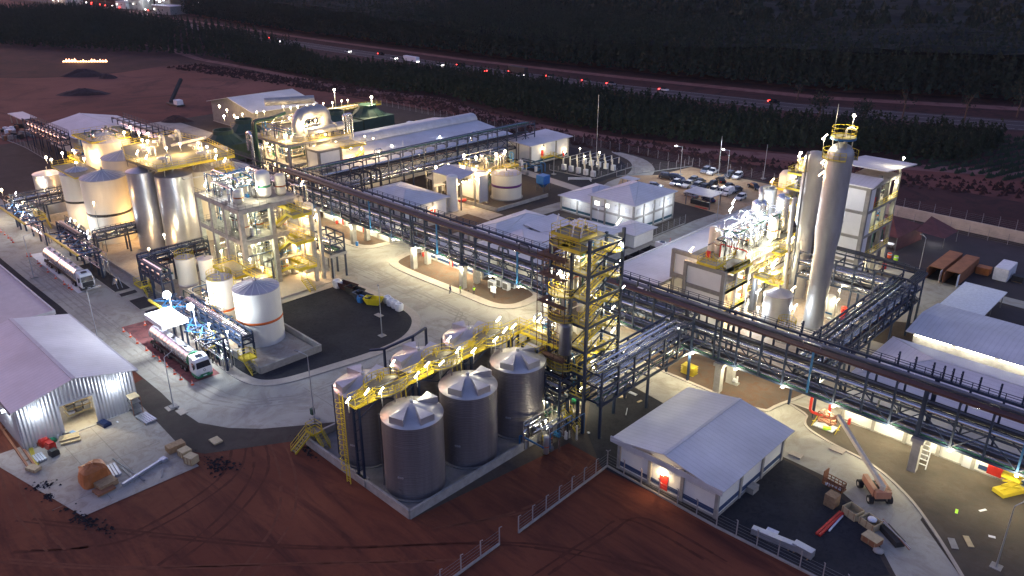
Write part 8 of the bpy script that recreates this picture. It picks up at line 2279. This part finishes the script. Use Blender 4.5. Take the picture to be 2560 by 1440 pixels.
for x, lane, col, lb, g, b in [(-527, 0, 'car_black', 'leftmost tail lit car on the highway, beside the woods', 'tail_red', 0), (-505, 1, 'car_white', 'car with white lights just right of the leftmost one', 'head_white', 0), (-424, 1, 'car_white', 'lone small car with white lights left of the bend', 'head_white', 0), (-400, 0, 'car_black', 'red lit car before the white bus', 'tail_red', 0), (-378, 1, 'car_white', 'bright lit white car ahead of the bus', 'head_white', 0), (-362, 1, 'plastic_white', 'pale bus on the highway', 'head_white', 2), (-338, 1, 'car_white', 'small white car behind the bus', 'head_white', 0), (-330, 0, 'car_black', 'car with red lights behind the bus', 'tail_red', 0), (-306, 1, 'car_silver', 'pale van by the roadside post', 'tail_red', 0), (-289, 0, 'chassis', 'dark lorry with red tail lights', 'tail_red', 1), (-281, 1, 'car_white', 'car with bright lamps in front of the dark lorry', 'head_white', 0), (-268, 0, 'car_silver', 'faint car right of the dark lorry', 'tail_red', 0), (-246, 0, 'car_silver', 'first of three spaced cars on the highway', 'tail_red', 0), (-232, 0, 'car_silver', 'second of three spaced cars on the highway', 'tail_red', 0), (-205, 0, 'car_white', 'third of three spaced cars on the highway', 'tail_red', 0), (-155, 0, 'car_black', 'lone red lit car nearest on the highway', 'tail_red', 0)]:
    road_car(x, lane, col, lb, g, b)
for i in range(22):
    x = -1180 + i * 16 + rnd.uniform(-4, 4); y = 352 - (x + 1000) * 0.05 + rnd.uniform(-4, 4) + (8 if x > -900 else 0)
    t = thing('queued_car', 'car with red tail lights in the far evening queue before the town', 'car', (x, y, 0), 'queue of far red lit cars')
    MB().cbox(x, y, 0.3, 4.4, 1.8, 0.9).build('body', 'car_black', t); MB().cbox(x - 0.2, y, 1.2, 2.2, 1.6, 0.5).build('windows', 'glass_dark', t)
    MB().cbox(x + 1.4, y - 1.2, 0.7, 1.8, 0.5, 0.7).build('tail_light', 'tail_red' if i % 5 else 'head_white', t)

# ================================================================ STREET LAMPS AND MASTS
def street_lamp(x, y, h, label, lit=None, arm=1.6, rz=0.0, pw=700):
    t = thing('street_lamp', label, 'street lamp', (x, y, 0), 'street lamps and poles of the plant')
    MB().cbox(x, y, 0.03, 1.1, 1.1, 0.2).build('footing', 'concrete', t)
    MB().tube((x, y, 0.1), (x, y, h - 0.8), 0.09, 7, 0.055).build('pole', 'galvanised', t)
    if arm:
        c, s = math.cos(rz), math.sin(rz)
        MB().path([(x, y, h - 0.85), (x, y, h), (x + c * arm, y + s * arm, h + 0.35)], 0.05, 6).build('arm', 'galvanised', t)
        MB().cbox(x + c * (arm + 0.2), y + s * (arm + 0.2), h + 0.28, 0.6, 0.28, 0.13, rz).build('lamp_head', 'lamp_' + ('cool' if lit else 'cool') if lit else 'steel_grey', t)
        if lit: glow(x + c * (arm + 0.2), y + s * (arm + 0.2), h + 0.1, pw, 'cool', 0.15)
    return t
street_lamp(-84.8, 48.3, 10, 'unlit street lamp standing left of the rear silo row', arm=1.5, rz=math.radians(200))
street_lamp(-98.6, 70.4, 8.6, 'thin pale street lamp on the dark gravel yard', arm=0.7, rz=math.radians(150))
street_lamp(-131.3, 36.8, 9, 'tall unlit street lamp beside the street behind the warehouse', arm=1.6, rz=math.radians(80))
street_lamp(-101.9, 36.2, 8, 'unlit street lamp at the kerb near the green tanker', arm=1.2, rz=math.radians(100))
street_lamp(-168.5, 38.4, 8.6, 'unlit street lamp across from the first tanker', arm=1.6, rz=math.radians(80))
street_lamp(-9, 82.2, 8, 'street lamp leaning into the lower right corner', arm=1.2, rz=math.radians(60))
street_lamp(-43.9, 160.5, 8, 'street lamp beside the brown containers', arm=0.8, rz=math.radians(160))
street_lamp(-119.9, 192.4, 8, 'lit double arm lamp at the left fence of the car park', lit=True, arm=1.6, rz=math.radians(225), pw=1700)
street_lamp(-108.2, 197.9, 8, 'lit lamp at the far fence of the car park', lit=True, arm=1.6, rz=math.radians(225), pw=1700)
street_lamp(-111.9, 199.6, 12, 'tall thin pole behind the white pickup', arm=0)
street_lamp(-100.8, 205, 10.5, 'tall thin pole right of the car park cars', arm=0)
street_lamp(-149.4, 191.1, 20, 'slender lightning mast beside the electrical yard', arm=0)
street_lamp(-146, 167.5, 6, 'thin post on the gravel below the electrical yard', arm=0.6, rz=2)
street_lamp(-90.5, 163, 8, 'unlit lamp on the road by the office', arm=1.0, rz=2.6)
street_lamp(-103.6, 134, 7, 'thin bent lamp over the low roofs', arm=0.8, rz=0.6)
street_lamp(-171.6, 134, 12, 'thin mast in front of the white hall, left', arm=0)
street_lamp(-210.6, 118.1, 15, 'thin mast rising by the nearest cooling tower', arm=0)
for (x, y), z, lb in (((-244.2, 161.5), 13, 'lit floodlight mast behind the gallery, left one'), ((-222.4, 161.4), 13, 'lit floodlight mast behind the gallery, right one')):
    t = thing('floodlight_mast', lb, 'floodlight', (x, y, 0), 'floodlight masts')
    MB().tube((x, y, 0), (x, y, z), 0.12, 6).build('pole', 'steel_grey', t); MB().ball((x, y, z + 0.4), 0.42, 8).build('lamp_bulb', 'lamp_neutral', t); glow(x + 0.5, y - 0.8, z - 0.6, 4500, 'neutral', 0.5)
glow(-106, 186, 6, 800, 'neutral', 0.5)

# ================================================================ PEOPLE
def skin_chain(t, name, pts, edges, rad, m_, par=None):
    me = bpy.data.meshes.new(name)
    me.from_pydata(pts, edges, [])
    o = bpy.data.objects.new(name, me)
    COL.objects.link(o)
    sk = o.modifiers.new('skin', 'SKIN')
    for i, r in enumerate(rad): me.skin_vertices[0].data[i].radius = r
    me.skin_vertices[0].data[0].use_root = True
    ss = o.modifiers.new('sub', 'SUBSURF'); ss.levels = 1; ss.render_levels = 1
    me.materials.append(M[m_])
    o.parent = t
    return o
def person(x, y, rz, label, top, legs, stride=0.12, armf=0.1, helmet='plastic_white', z0=0.19):
    t = thing('person', label, 'person', (0, 0, 0))
    s = stride
    pts = [(0, 0, 0.98), (0, 0, 1.18), (0, 0, 1.40), (0, 0.02, 1.50), (0.01, 0.02, 1.62), (0.0, 0.19, 1.42), (-armf, 0.25, 1.16), (armf, 0.24, 0.93), (0.0, -0.19, 1.42), (armf, -0.26, 1.16), (armf * 1.8, -0.2, 0.95), (0, 0.1, 0.93), (s * 0.5, 0.11, 0.52), (s * 0.2, 0.12, 0.09), (s * 0.2 + 0.16, 0.13, 0.05), (0, -0.1, 0.93), (-s * 0.3, -0.11, 0.52), (-s, -0.12, 0.09), (-s + 0.16, -0.13, 0.05)]
    ed = [(0, 1), (1, 2), (2, 3), (3, 4), (2, 5), (5, 6), (6, 7), (2, 8), (8, 9), (9, 10), (0, 11), (11, 12), (12, 13), (13, 14), (0, 15), (15, 16), (16, 17), (17, 18)]
    rad = [(0.15, 0.12), (0.14, 0.11), (0.16, 0.11), (0.06, 0.06), (0.095, 0.1), (0.065,) * 2, (0.05,) * 2, (0.038,) * 2, (0.065,) * 2, (0.05,) * 2, (0.038,) * 2, (0.095,) * 2, (0.07,) * 2, (0.05,) * 2, (0.04,) * 2, (0.095,) * 2, (0.07,) * 2, (0.05,) * 2, (0.04,) * 2]
    skin_chain(t, 'body', pts, ed, rad, legs)
    # vest or shirt over the torso, head, hair or helmet, hands
    MB().lathe(0, 0, [(0.17, 0.95), (0.175, 1.15), (0.20, 1.38), (0.11, 1.47)], 12).build('vest', top, t)
    for sy in (-1, 1): MB().tube((0, sy * 0.17, 1.42), (-0.02 if sy > 0 else 0.04, sy * 0.245, 1.2), 0.075, 8, 0.065).build('sleeve', top, t)
    MB().ball((0.02, 0, 1.62), 0.105, 12, 1.2).build('head', 'skin', t)
    MB().lathe(0.01, 0, [(0.13, 1.65), (0.12, 1.70), (0.07, 1.77), (0.01, 1.78)], 12).build('helmet' if helmet != 'hair' else 'hair', helmet, t)
    MB().beam((0.1, 0, 1.61), (0.14, 0, 1.59), 0.03).build('nose', 'skin', t)
    for p in ((armf, 0.24, 0.9), (armf * 1.8, -0.2, 0.92)): MB().ball(p, 0.045, 8, 1.4).build('hand', 'skin', t)
    t.location = (x, y, z0); t.rotation_euler = (0, 0, rz)
person(*(-103.7, 90.2), 0.6, 'person in dark blue overalls standing on the road below the kerb', 'cloth_navy', 'cloth_navy', 0.2, 0.15, 'hair', z0=0.04)
person(*(-102.1, 91.3), -2.4, 'person in a yellow high visibility vest standing on the kerb in the middle', 'hi_vis', 'cloth_dark')
person(*(-99.9, 92.7), 2.6, 'person in a yellow vest with arms folded, right of the three', 'hi_vis', 'cloth_dark', 0.05, 0.3)
tag(MB().ball((*(-101.9, 93.2), 0.3), 0.16, 8, 0.7).build('bag', 'chassis'), 'small black bag on the pavement between the two in vests', 'bag')

# ================================================================ SKIPS AND BAGS
def skip(x, y, m_, label, rz, L=4.2, W=1.8, H=1.3, z=0.16):
    t = thing('waste_skip', label, 'skip', (0, 0, 0), 'open waste skips in a row')
    a, b = L / 2, W / 2
    a2, b2 = L / 2 - 0.7, W / 2 - 0.1
    v = [(-a2, -b2, 0.12), (a2, -b2, 0.12), (a2, b2, 0.12), (-a2, b2, 0.12), (-a, -b, H), (a, -b, H), (a, b, H), (-a, b, H)]
    k = 0.07
    w = [(-a2 + k, -b2 + k, 0.2), (a2 - k, -b2 + k, 0.2), (a2 - k, b2 - k, 0.2), (-a2 + k, b2 - k, 0.2), (-a + k, -b + k, H), (a - k, -b + k, H), (a - k, b - k, H), (-a + k, b - k, H)]
    MB().add(v + w, [(3, 2, 1, 0), (0, 1, 5, 4), (1, 2, 6, 5), (2, 3, 7, 6), (3, 0, 4, 7), (8, 9, 10, 11), (12, 13, 9, 8), (13, 14, 10, 9), (14, 15, 11, 10), (15, 12, 8, 11), (4, 5, 13, 12), (5, 6, 14, 13), (6, 7, 15, 14), (7, 4, 12, 15)]).build('body', m_, t)
    for x_ in (-0.9, 0.9):
        MB().box(x_ - 0.06, -b - 0.06, 0.3, x_ + 0.06, -b + 0.02, H).build('rib', m_, t)
    MB().box(-a2, -b2, 0.0, a2, b2, 0.12).build('skid', 'chassis', t)
    t.location = (x, y, z); t.rotation_euler = (0, 0, rz)
    return t
skip(*(-118.8, 77.8), 'maroon', 'dark red waste skip at the left end of the row', 0.15)
skip(*(-116.1, 77.5), 'chassis', 'black waste skip second in the row', 0.1)
skip(*(-112.8, 76.9), 'car_grey', 'dark grey waste skip third in the row', 0.1)
skip(*(-109.9, 77.2), 'skip_yellow', 'bright yellow waste skip at the right end of the row', 0.55, 3.6, 1.8)
def bag(x, y, s, m_, label, z=0.16):
    t = thing('bulk_bag', label, 'bag', (x, y, z))
    m = MB(); n = 12
    pr = [(0.46, 0), (0.54, 0.3), (0.55, 0.75), (0.47, 1.0), (0.36, 0.96), (0.3, 0.8)]
    for k, (r, zz) in enumerate(pr):
        for i in range(n):
            tt = 2 * math.pi * i / n; f = rnd.uniform(0.93, 1.07)
            m.v.append((x + s * math.copysign(abs(math.cos(tt)) ** 0.6, math.cos(tt)) * r * f, y + s * math.copysign(abs(math.sin(tt)) ** 0.6, math.sin(tt)) * r * f, z + s * zz))
    for k in range(len(pr) - 1):
        for i in range(n): m.f.append((k * n + i, k * n + (i + 1) % n, (k + 1) * n + (i + 1) % n, (k + 1) * n + i)); m.sm.append(False)
    m.f.append(tuple((len(pr) - 1) * n + i for i in range(n))); m.sm.append(False)
    m.build('sack', m_, t)
    for sx in (-1, 1): MB().beam((x + sx * 0.35 * s, y, z + s), (x + sx * 0.15 * s, y, z + s * 1.18), 0.05).build('strap', m_, t)
bag(*(-108.6, 79.3), 1.3, 'plastic_white', 'white bulk bag at the left of the four by the kerb')
bag(*(-107.3, 79.0), 1.3, 'plastic_white', 'white bulk bag second of the four by the kerb')
bag(*(-105.9, 78.9), 1.3, 'plastic_white', 'white bulk bag third of the four by the kerb')
bag(*(-104.5, 78.7), 1.3, 'plastic_white', 'white bulk bag nearest the camera of the four')
bag(*(-112.4, 76.1), 1.2, 'plastic_blue', 'dark blue rubbish bag beside the yellow skip') ; bag(*(-121.2, 77.1), 1.5, 'plastic_white', 'crumpled white bag behind the dark red skip')
t = thing('drum', 'small blue drum at the foot of a concrete pier', 'drum', (*(-137.5, 93.3), 0)); MB().lathe(*(-137.5, 93.3), [(0.3, 0.15), (0.32, 0.6), (0.3, 1.05), (0.01, 1.05)], 12).build('body', 'plastic_blue', t)
t = thing('bin', 'dark green bin strapped to the street lamp left of the silos', 'bin', (-85.4, 48.6, 0)); MB().cbox(-85.5, 48.5, 0.5, 0.5, 0.5, 0.9).build('body', 'truck_green_dark', t)
for (x, y), lb in (((-153.1, 98.8), 'red fire extinguisher cart left of the pier'), ((-137.5, 99.6), 'red round valve by the low wall building'), ((-122.2, 99.2), 'red round valve beside the pier on the gravel island')):
    t = thing('hydrant', lb, 'hydrant', (x, y, 0)); MB().lathe(x, y, [(0.25, 0.15), (0.3, 0.5), (0.32, 0.8), (0.15, 1.05), (0.01, 1.1)], 12).build('body', 'pipe_red', t); MB().tube((x - 0.45, y, 0.75), (x + 0.45, y, 0.75), 0.14, 8).build('valve', 'pipe_red', t)

# ================================================================ BOOM LIFT
t = thing('boom_lift', 'dusty orange boom lift with a cream arm stretched over the kerb', 'boom lift', (-22.5, 85.5, 0))
base = Vector((-23.0, 85.4, 0)); ang = math.radians(-46)
c, s = math.cos(ang), math.sin(ang)
def B(u, v, z): return (base.x + u * c - v * s, base.y + u * s + v * c, z)
for u in (-1.5, 1.5):
    for v in (-1.1, 1.1): MB().tube(B(u, v - 0.25, 0.55), B(u, v + 0.25, 0.55), 0.52, 16).build('wheel', 'tyre', t); MB().tube(B(u, v - 0.27, 0.55), B(u, v + 0.27, 0.55), 0.24, 10).build('rim', 'lift_cream', t)
MB().beam(B(-1.7, 0, 0.65), B(1.7, 0, 0.65), 1.2, 0.45).build('chassis', 'chassis', t)
MB().tube(B(0, 0, 0.85), B(0, 0, 1.15), 0.75, 16).build('turntable', 'chassis', t)
for v in (-0.75, 0.75): MB().beam(B(-1.4, v, 1.6), B(1.7, v, 1.6), 0.55, 0.9).build('engine_cover', 'lift_orange', t)
MB().beam(B(1.5, 0, 1.6), B(2.2, 0, 1.6), 1.8, 0.9).build('counterweight', 'lift_orange', t)
tip = (-30.6, 91.2, 5.0)
MB().beam(B(1.6, 0, 2.4), tip, 0.42, 0.5).build('boom', 'lift_cream', t)
MB().beam(B(1.6, 0, 1.4), B(1.6, 0, 2.6), 0.5).build('boom_mount', 'lift_cream', t)
MB().beam((tip[0], tip[1], tip[2]), (tip[0] - 0.9, tip[1] + 0.4, tip[2] - 1.0), 0.3).build('jib', 'lift_orange', t)
bx, by, bz = tip[0] - 1.6, tip[1] + 0.8, tip[2] - 1.9
MB().cbox(bx, by, bz, 2.2, 1.0, 0.1, 0.4).build('basket_floor', 'rust_brown', t)
rail_mb_ = MB(); rail_mb(rail_mb_, [(bx - 1.2, by - 0.1, bz), (bx + 0.8, by - 0.85, bz), (bx + 1.2, by + 0.1, bz), (bx - 0.8, by + 0.9, bz)], 1.1, 0.07, True); rail_mb_.build('basket_rail', 'rust_brown', t)

# ================================================================ JUNK ALONG THE ROAD (lower right)
x, y = (-26.8, 83.4)
t = thing('cage_trolley', 'brown cage trolley with pale bottles beside the road', 'trolley', (x, y, 0))
rm = MB(); rail_mb(rm, [(x - 1.3, y + 0.5, 0.4), (x + 1.1, y + 0.2, 0.4), (x + 1.0, y - 0.8, 0.4), (x - 1.4, y - 0.5, 0.4)], 0.9, 0.08, True, 0.5); rm.build('cage', 'rust_brown', t)
MB().cbox(x - 0.1, y - 0.1, 0.3, 2.5, 1.1, 0.12, -0.1).build('floor', 'rust_brown', t); MB().cbox(x - 1.35, y, 0.4, 0.1, 1.1, 1.7, -0.1).build('end_frame', 'rust_brown', t)
for k in range(5): MB().cbox(x - 0.9 + k * 0.4, y - 0.5, 0.42, 0.25, 0.3, 0.3, k * 0.3).build('bottle', 'plastic_white', t)
crate(*(-25.8, 80.0), 1.3, 1.3, 1.6, 'upright brown cabinet with a white side beside the road', 'wood', -0.1)
crate(*(-23.3, 80.0), 1.8, 1.5, 1.0, 'open empty cardboard crate nearest the boom lift', 'plywood', -0.3, open_=True)
crate(*(-21.1, 79.6), 1.9, 1.5, 0.9, 'open crate filled with pale round scrap', 'plywood', -0.3, open_=True)
crate(*(-19.9, 76.9), 1.8, 1.3, 0.8, 'closed crate with a pale plywood lid', 'rust_brown', -0.2, lid='plywood')
crate(*(-22.3, 79.7), 1.2, 0.9, 0.5, 'low heap of cardboard between the two open crates', 'plywood', 0.3)
x, y = (-21.1, 79.9)
tag(MB().ball((x, y, 0.75), 0.55, 10, 0.5).build('scrap_coil', 'plastic_white'), 'round pale scrap coil lying in the second open crate', 'scrap')
t = thing('metal_stillage', 'black steel stillage with bars sticking out beside the crates', 'stillage', (*(-18.6, 79.2), 0))
x, y = (-18.6, 79.2)
MB().cbox(x, y, 0.05, 3.0, 1.1, 0.7, -0.62).build('bin', 'chassis', t)
for k in range(4): MB().beam((x - 1.6 + k * 0.1, y + 1.4 - k * 0.25, 0.9 + k * 0.05), (x + 2.3, y - 1.5 + k * 0.12, 0.75), 0.09).build('bar', 'galvanised' if k % 2 else 'rust_brown', t)
bundle((-24.6, 73.9), (-24.3, 79.4), 2, 0.14, 'long dark red steel beam lying on the dark apron', 'door_red', z=0.06)
bundle((-24.0, 75.4), (-24.0, 79.0), 1, 0.09, 'thin white bar beside the red beam', 'plastic_white', z=0.06)
bundle((-30.1, 69.3), (-25.2, 70.0), 1, 0.42, 'long pale blue metal sheet lying behind the fence', 'galvanised', z=0.05)
bundle((-25.6, 70.1), (-23.4, 70.0), 1, 0.5, 'short wide metal cage panel at the end of the pale sheet', 'galvanised', z=0.1)
tag(MB().cbox(*(-28.4, 70.6), 0.3, 1.3, 1.0, 0.1, 0.1).build('metal_box', 'plastic_white'), 'small pale box top behind the long metal sheet', 'box')
tag(MB().prism(sq(*(-13.4, 82.8), 0.7, 1.7, 0.55), 0.16, 0.24).build('plank', 'concrete'), 'pale plank on gravel, left one of two', 'plank') ; tag(MB().prism(sq(*(-12.3, 84.3), 0.6, 1.8, 0.6), 0.16, 0.24).build('plank', 'plywood'), 'yellowish plank on gravel, right one of two', 'plank')
tag(MB().ball((*(-18.8, 76.0), 0.2), 0.6, 10, 0.35).build('cement_bag', 'concrete'), 'torn pale bag lying at the road edge near the stillage', 'bag')
x, y = (-11.6, 96.8)
t = thing('scissor_lift', 'bright yellow lifting platform at the right edge', 'lift', (x, y, 0))
MB().cbox(x, y, 0.3, 1.6, 3.4, 0.5, -0.5).build('base', 'yellow', t)
for k in range(3):
    MB().beam((x - 0.7, y - 1.2, 0.8 + k * 0.7), (x + 0.9, y + 1.0, 1.5 + k * 0.7), 0.16).build('arm', 'yellow', t); MB().beam((x + 0.9, y + 1.0, 0.8 + k * 0.7), (x - 0.7, y - 1.2, 1.5 + k * 0.7), 0.16).build('arm', 'yellow', t)
deck(t, x - 0.9, y - 1.5, x + 0.9, y + 1.5, 3.1, 'yellow', sides='nsew')
x, y = (-21.1, 95.3)
t = thing('steel_trestle', 'white folding trestle ladder leaning at the right pier', 'trestle', (x, y, 0))
for k in (-0.8, 0.8): MB().beam((x + k, y - 0.6, 0.16), (x + k * 0.7, y + 1.2, 3.4), 0.12).build('rail', 'plastic_white', t)
for k in range(6): MB().beam((x - 0.78, y - 0.4 + k * 0.3, 0.6 + k * 0.52), (x + 0.78, y - 0.4 + k * 0.3, 0.6 + k * 0.52), 0.1).build('rung', 'plastic_white', t)
t = thing('stored_racks', 'small yellow steel frames stacked between the junction piers', 'frame', (*(-54.8, 95.2), 0))
x, y = (-54.8, 95.2)
for k in range(5): MB().box(x - 1.1, y - 0.7, 0.2 + k * 0.3, x + 1.1, y + 0.7, 0.27 + k * 0.3).build('frame', 'yellow', t)
t = thing('pump', 'small white pump on a plinth beside the right pier', 'pump', (*(-48.2, 97.1), 0))
x, y = (-48.2, 97.1); MB().cbox(x, y, 0.15, 1.3, 0.8, 0.3).build('plinth', 'concrete', t); MB().tube((x - 0.4, y, 0.8), (x + 0.3, y, 0.8), 0.28, 10).build('motor', 'plastic_white', t); MB().tube((x + 0.4, y, 0.5), (x + 0.4, y, 1.5), 0.14, 8).build('casing', 'plastic_white', t)
# debris on the dark gravel patch under the tower rack
for i, ((x, y), a, b, mm, lb) in enumerate([((-57.4, 84.4), 1.3, 0.5, 'galvanised', 'bright bent sheet on the dark patch below the yellow tower'), ((-58.0, 82.7), 1.1, 0.8, 'plywood', 'torn cardboard on the dark patch below the yellow tower'), ((-55.4, 83.3), 0.8, 0.3, 'plywood', 'short board near the road edge below the tower'), ((-55.1, 79.8), 1.8, 0.12, 'galvanised', 'thin rods on the dark patch by the shed roof'), ((-55.6, 72.0), 0.35, 0.3, 'plastic_white', 'tiny white scrap in the dark left of the white shed'), ((-10.7, 87.0), 0.7, 0.4, 'plastic_white', 'white paper scrap on the gravel at lower right'), ((-12.8, 91.2), 1.0, 0.3, 'plastic_white', 'white plastic scraps at lower right'), ((-14.9, 88.9), 0.9, 0.3, 'hi_vis', 'small yellow green scraps at lower right')]):
    tag(MB().cbox(x, y, 0.06, a, b, 0.1, i * 0.7).build('scrap', mm), lb, 'scrap')
# timber stacks and white sheets beyond the hall
t = thing('timber_heap', 'heap of timber and white sheets beyond the white hall', 'timber', (-225, 188, 0))
for i in range(46):
    x, y = rnd.uniform(-232, -205), rnd.uniform(176, 194)
    MB().cbox(x, y, 0.04 + rnd.random() * 0.5, rnd.uniform(2, 5), rnd.uniform(0.2, 0.5), 0.2, rnd.uniform(0, 3)).build('plank', 'wood', t)
for k in range(5): MB().cbox(-232 + k * 3.4, 186 + k * 1.0, 0.06 + 0.05 * k, 4, 2.2, 0.14, 0.4 + k * 0.2).build('sheet', 'plastic_white', t)
t = thing('scrap_heap', 'dark scrap heap beside a pale open shed at far left', 'scrap heap', (-318, 76, 0))
for i in range(40):
    x, y = rnd.uniform(-328, -305), rnd.uniform(72, 84); MB().cbox(x, y, 0.02, rnd.uniform(1, 4), rnd.uniform(0.4, 1.6), rnd.uniform(0.4, 1.6), rnd.uniform(0, 3)).build('scrap', rnd.choice(['chassis', 'rust_brown', 'plastic_white', 'concrete_dark']), t)
t = thing('shed', 'small pale shed roof at the far left edge', 'shed', (-330, 84, 0)); MB().box(-338, 82, 3.2, -322, 87, 3.5).build('roof', 'roof_trim', t)
for x in (-337, -330, -323): MB().cbox(x, 82.5, 0, 0.3, 0.3, 3.2).build('post', 'concrete', t)

# ================================================================ AIR
hm = bpy.data.materials.new('haze_air')
hm.use_nodes = True
hm.node_tree.nodes.clear()
ho = hm.node_tree.nodes.new('ShaderNodeOutputMaterial')
hv = hm.node_tree.nodes.new('ShaderNodeVolumePrincipled')
hv.inputs['Color'].default_value = (0.72, 0.80, 1.0, 1)
hv.inputs['Density'].default_value = 0.00004
hm.node_tree.links.new(hv.outputs[0], ho.inputs['Volume'])
M['haze_air'] = hm
setting('haze', MB().box(-5000, -600, -1.2, 700, 4300, 66), 'haze_air', 'stuff')
scene.cycles.volume_bounces = 0
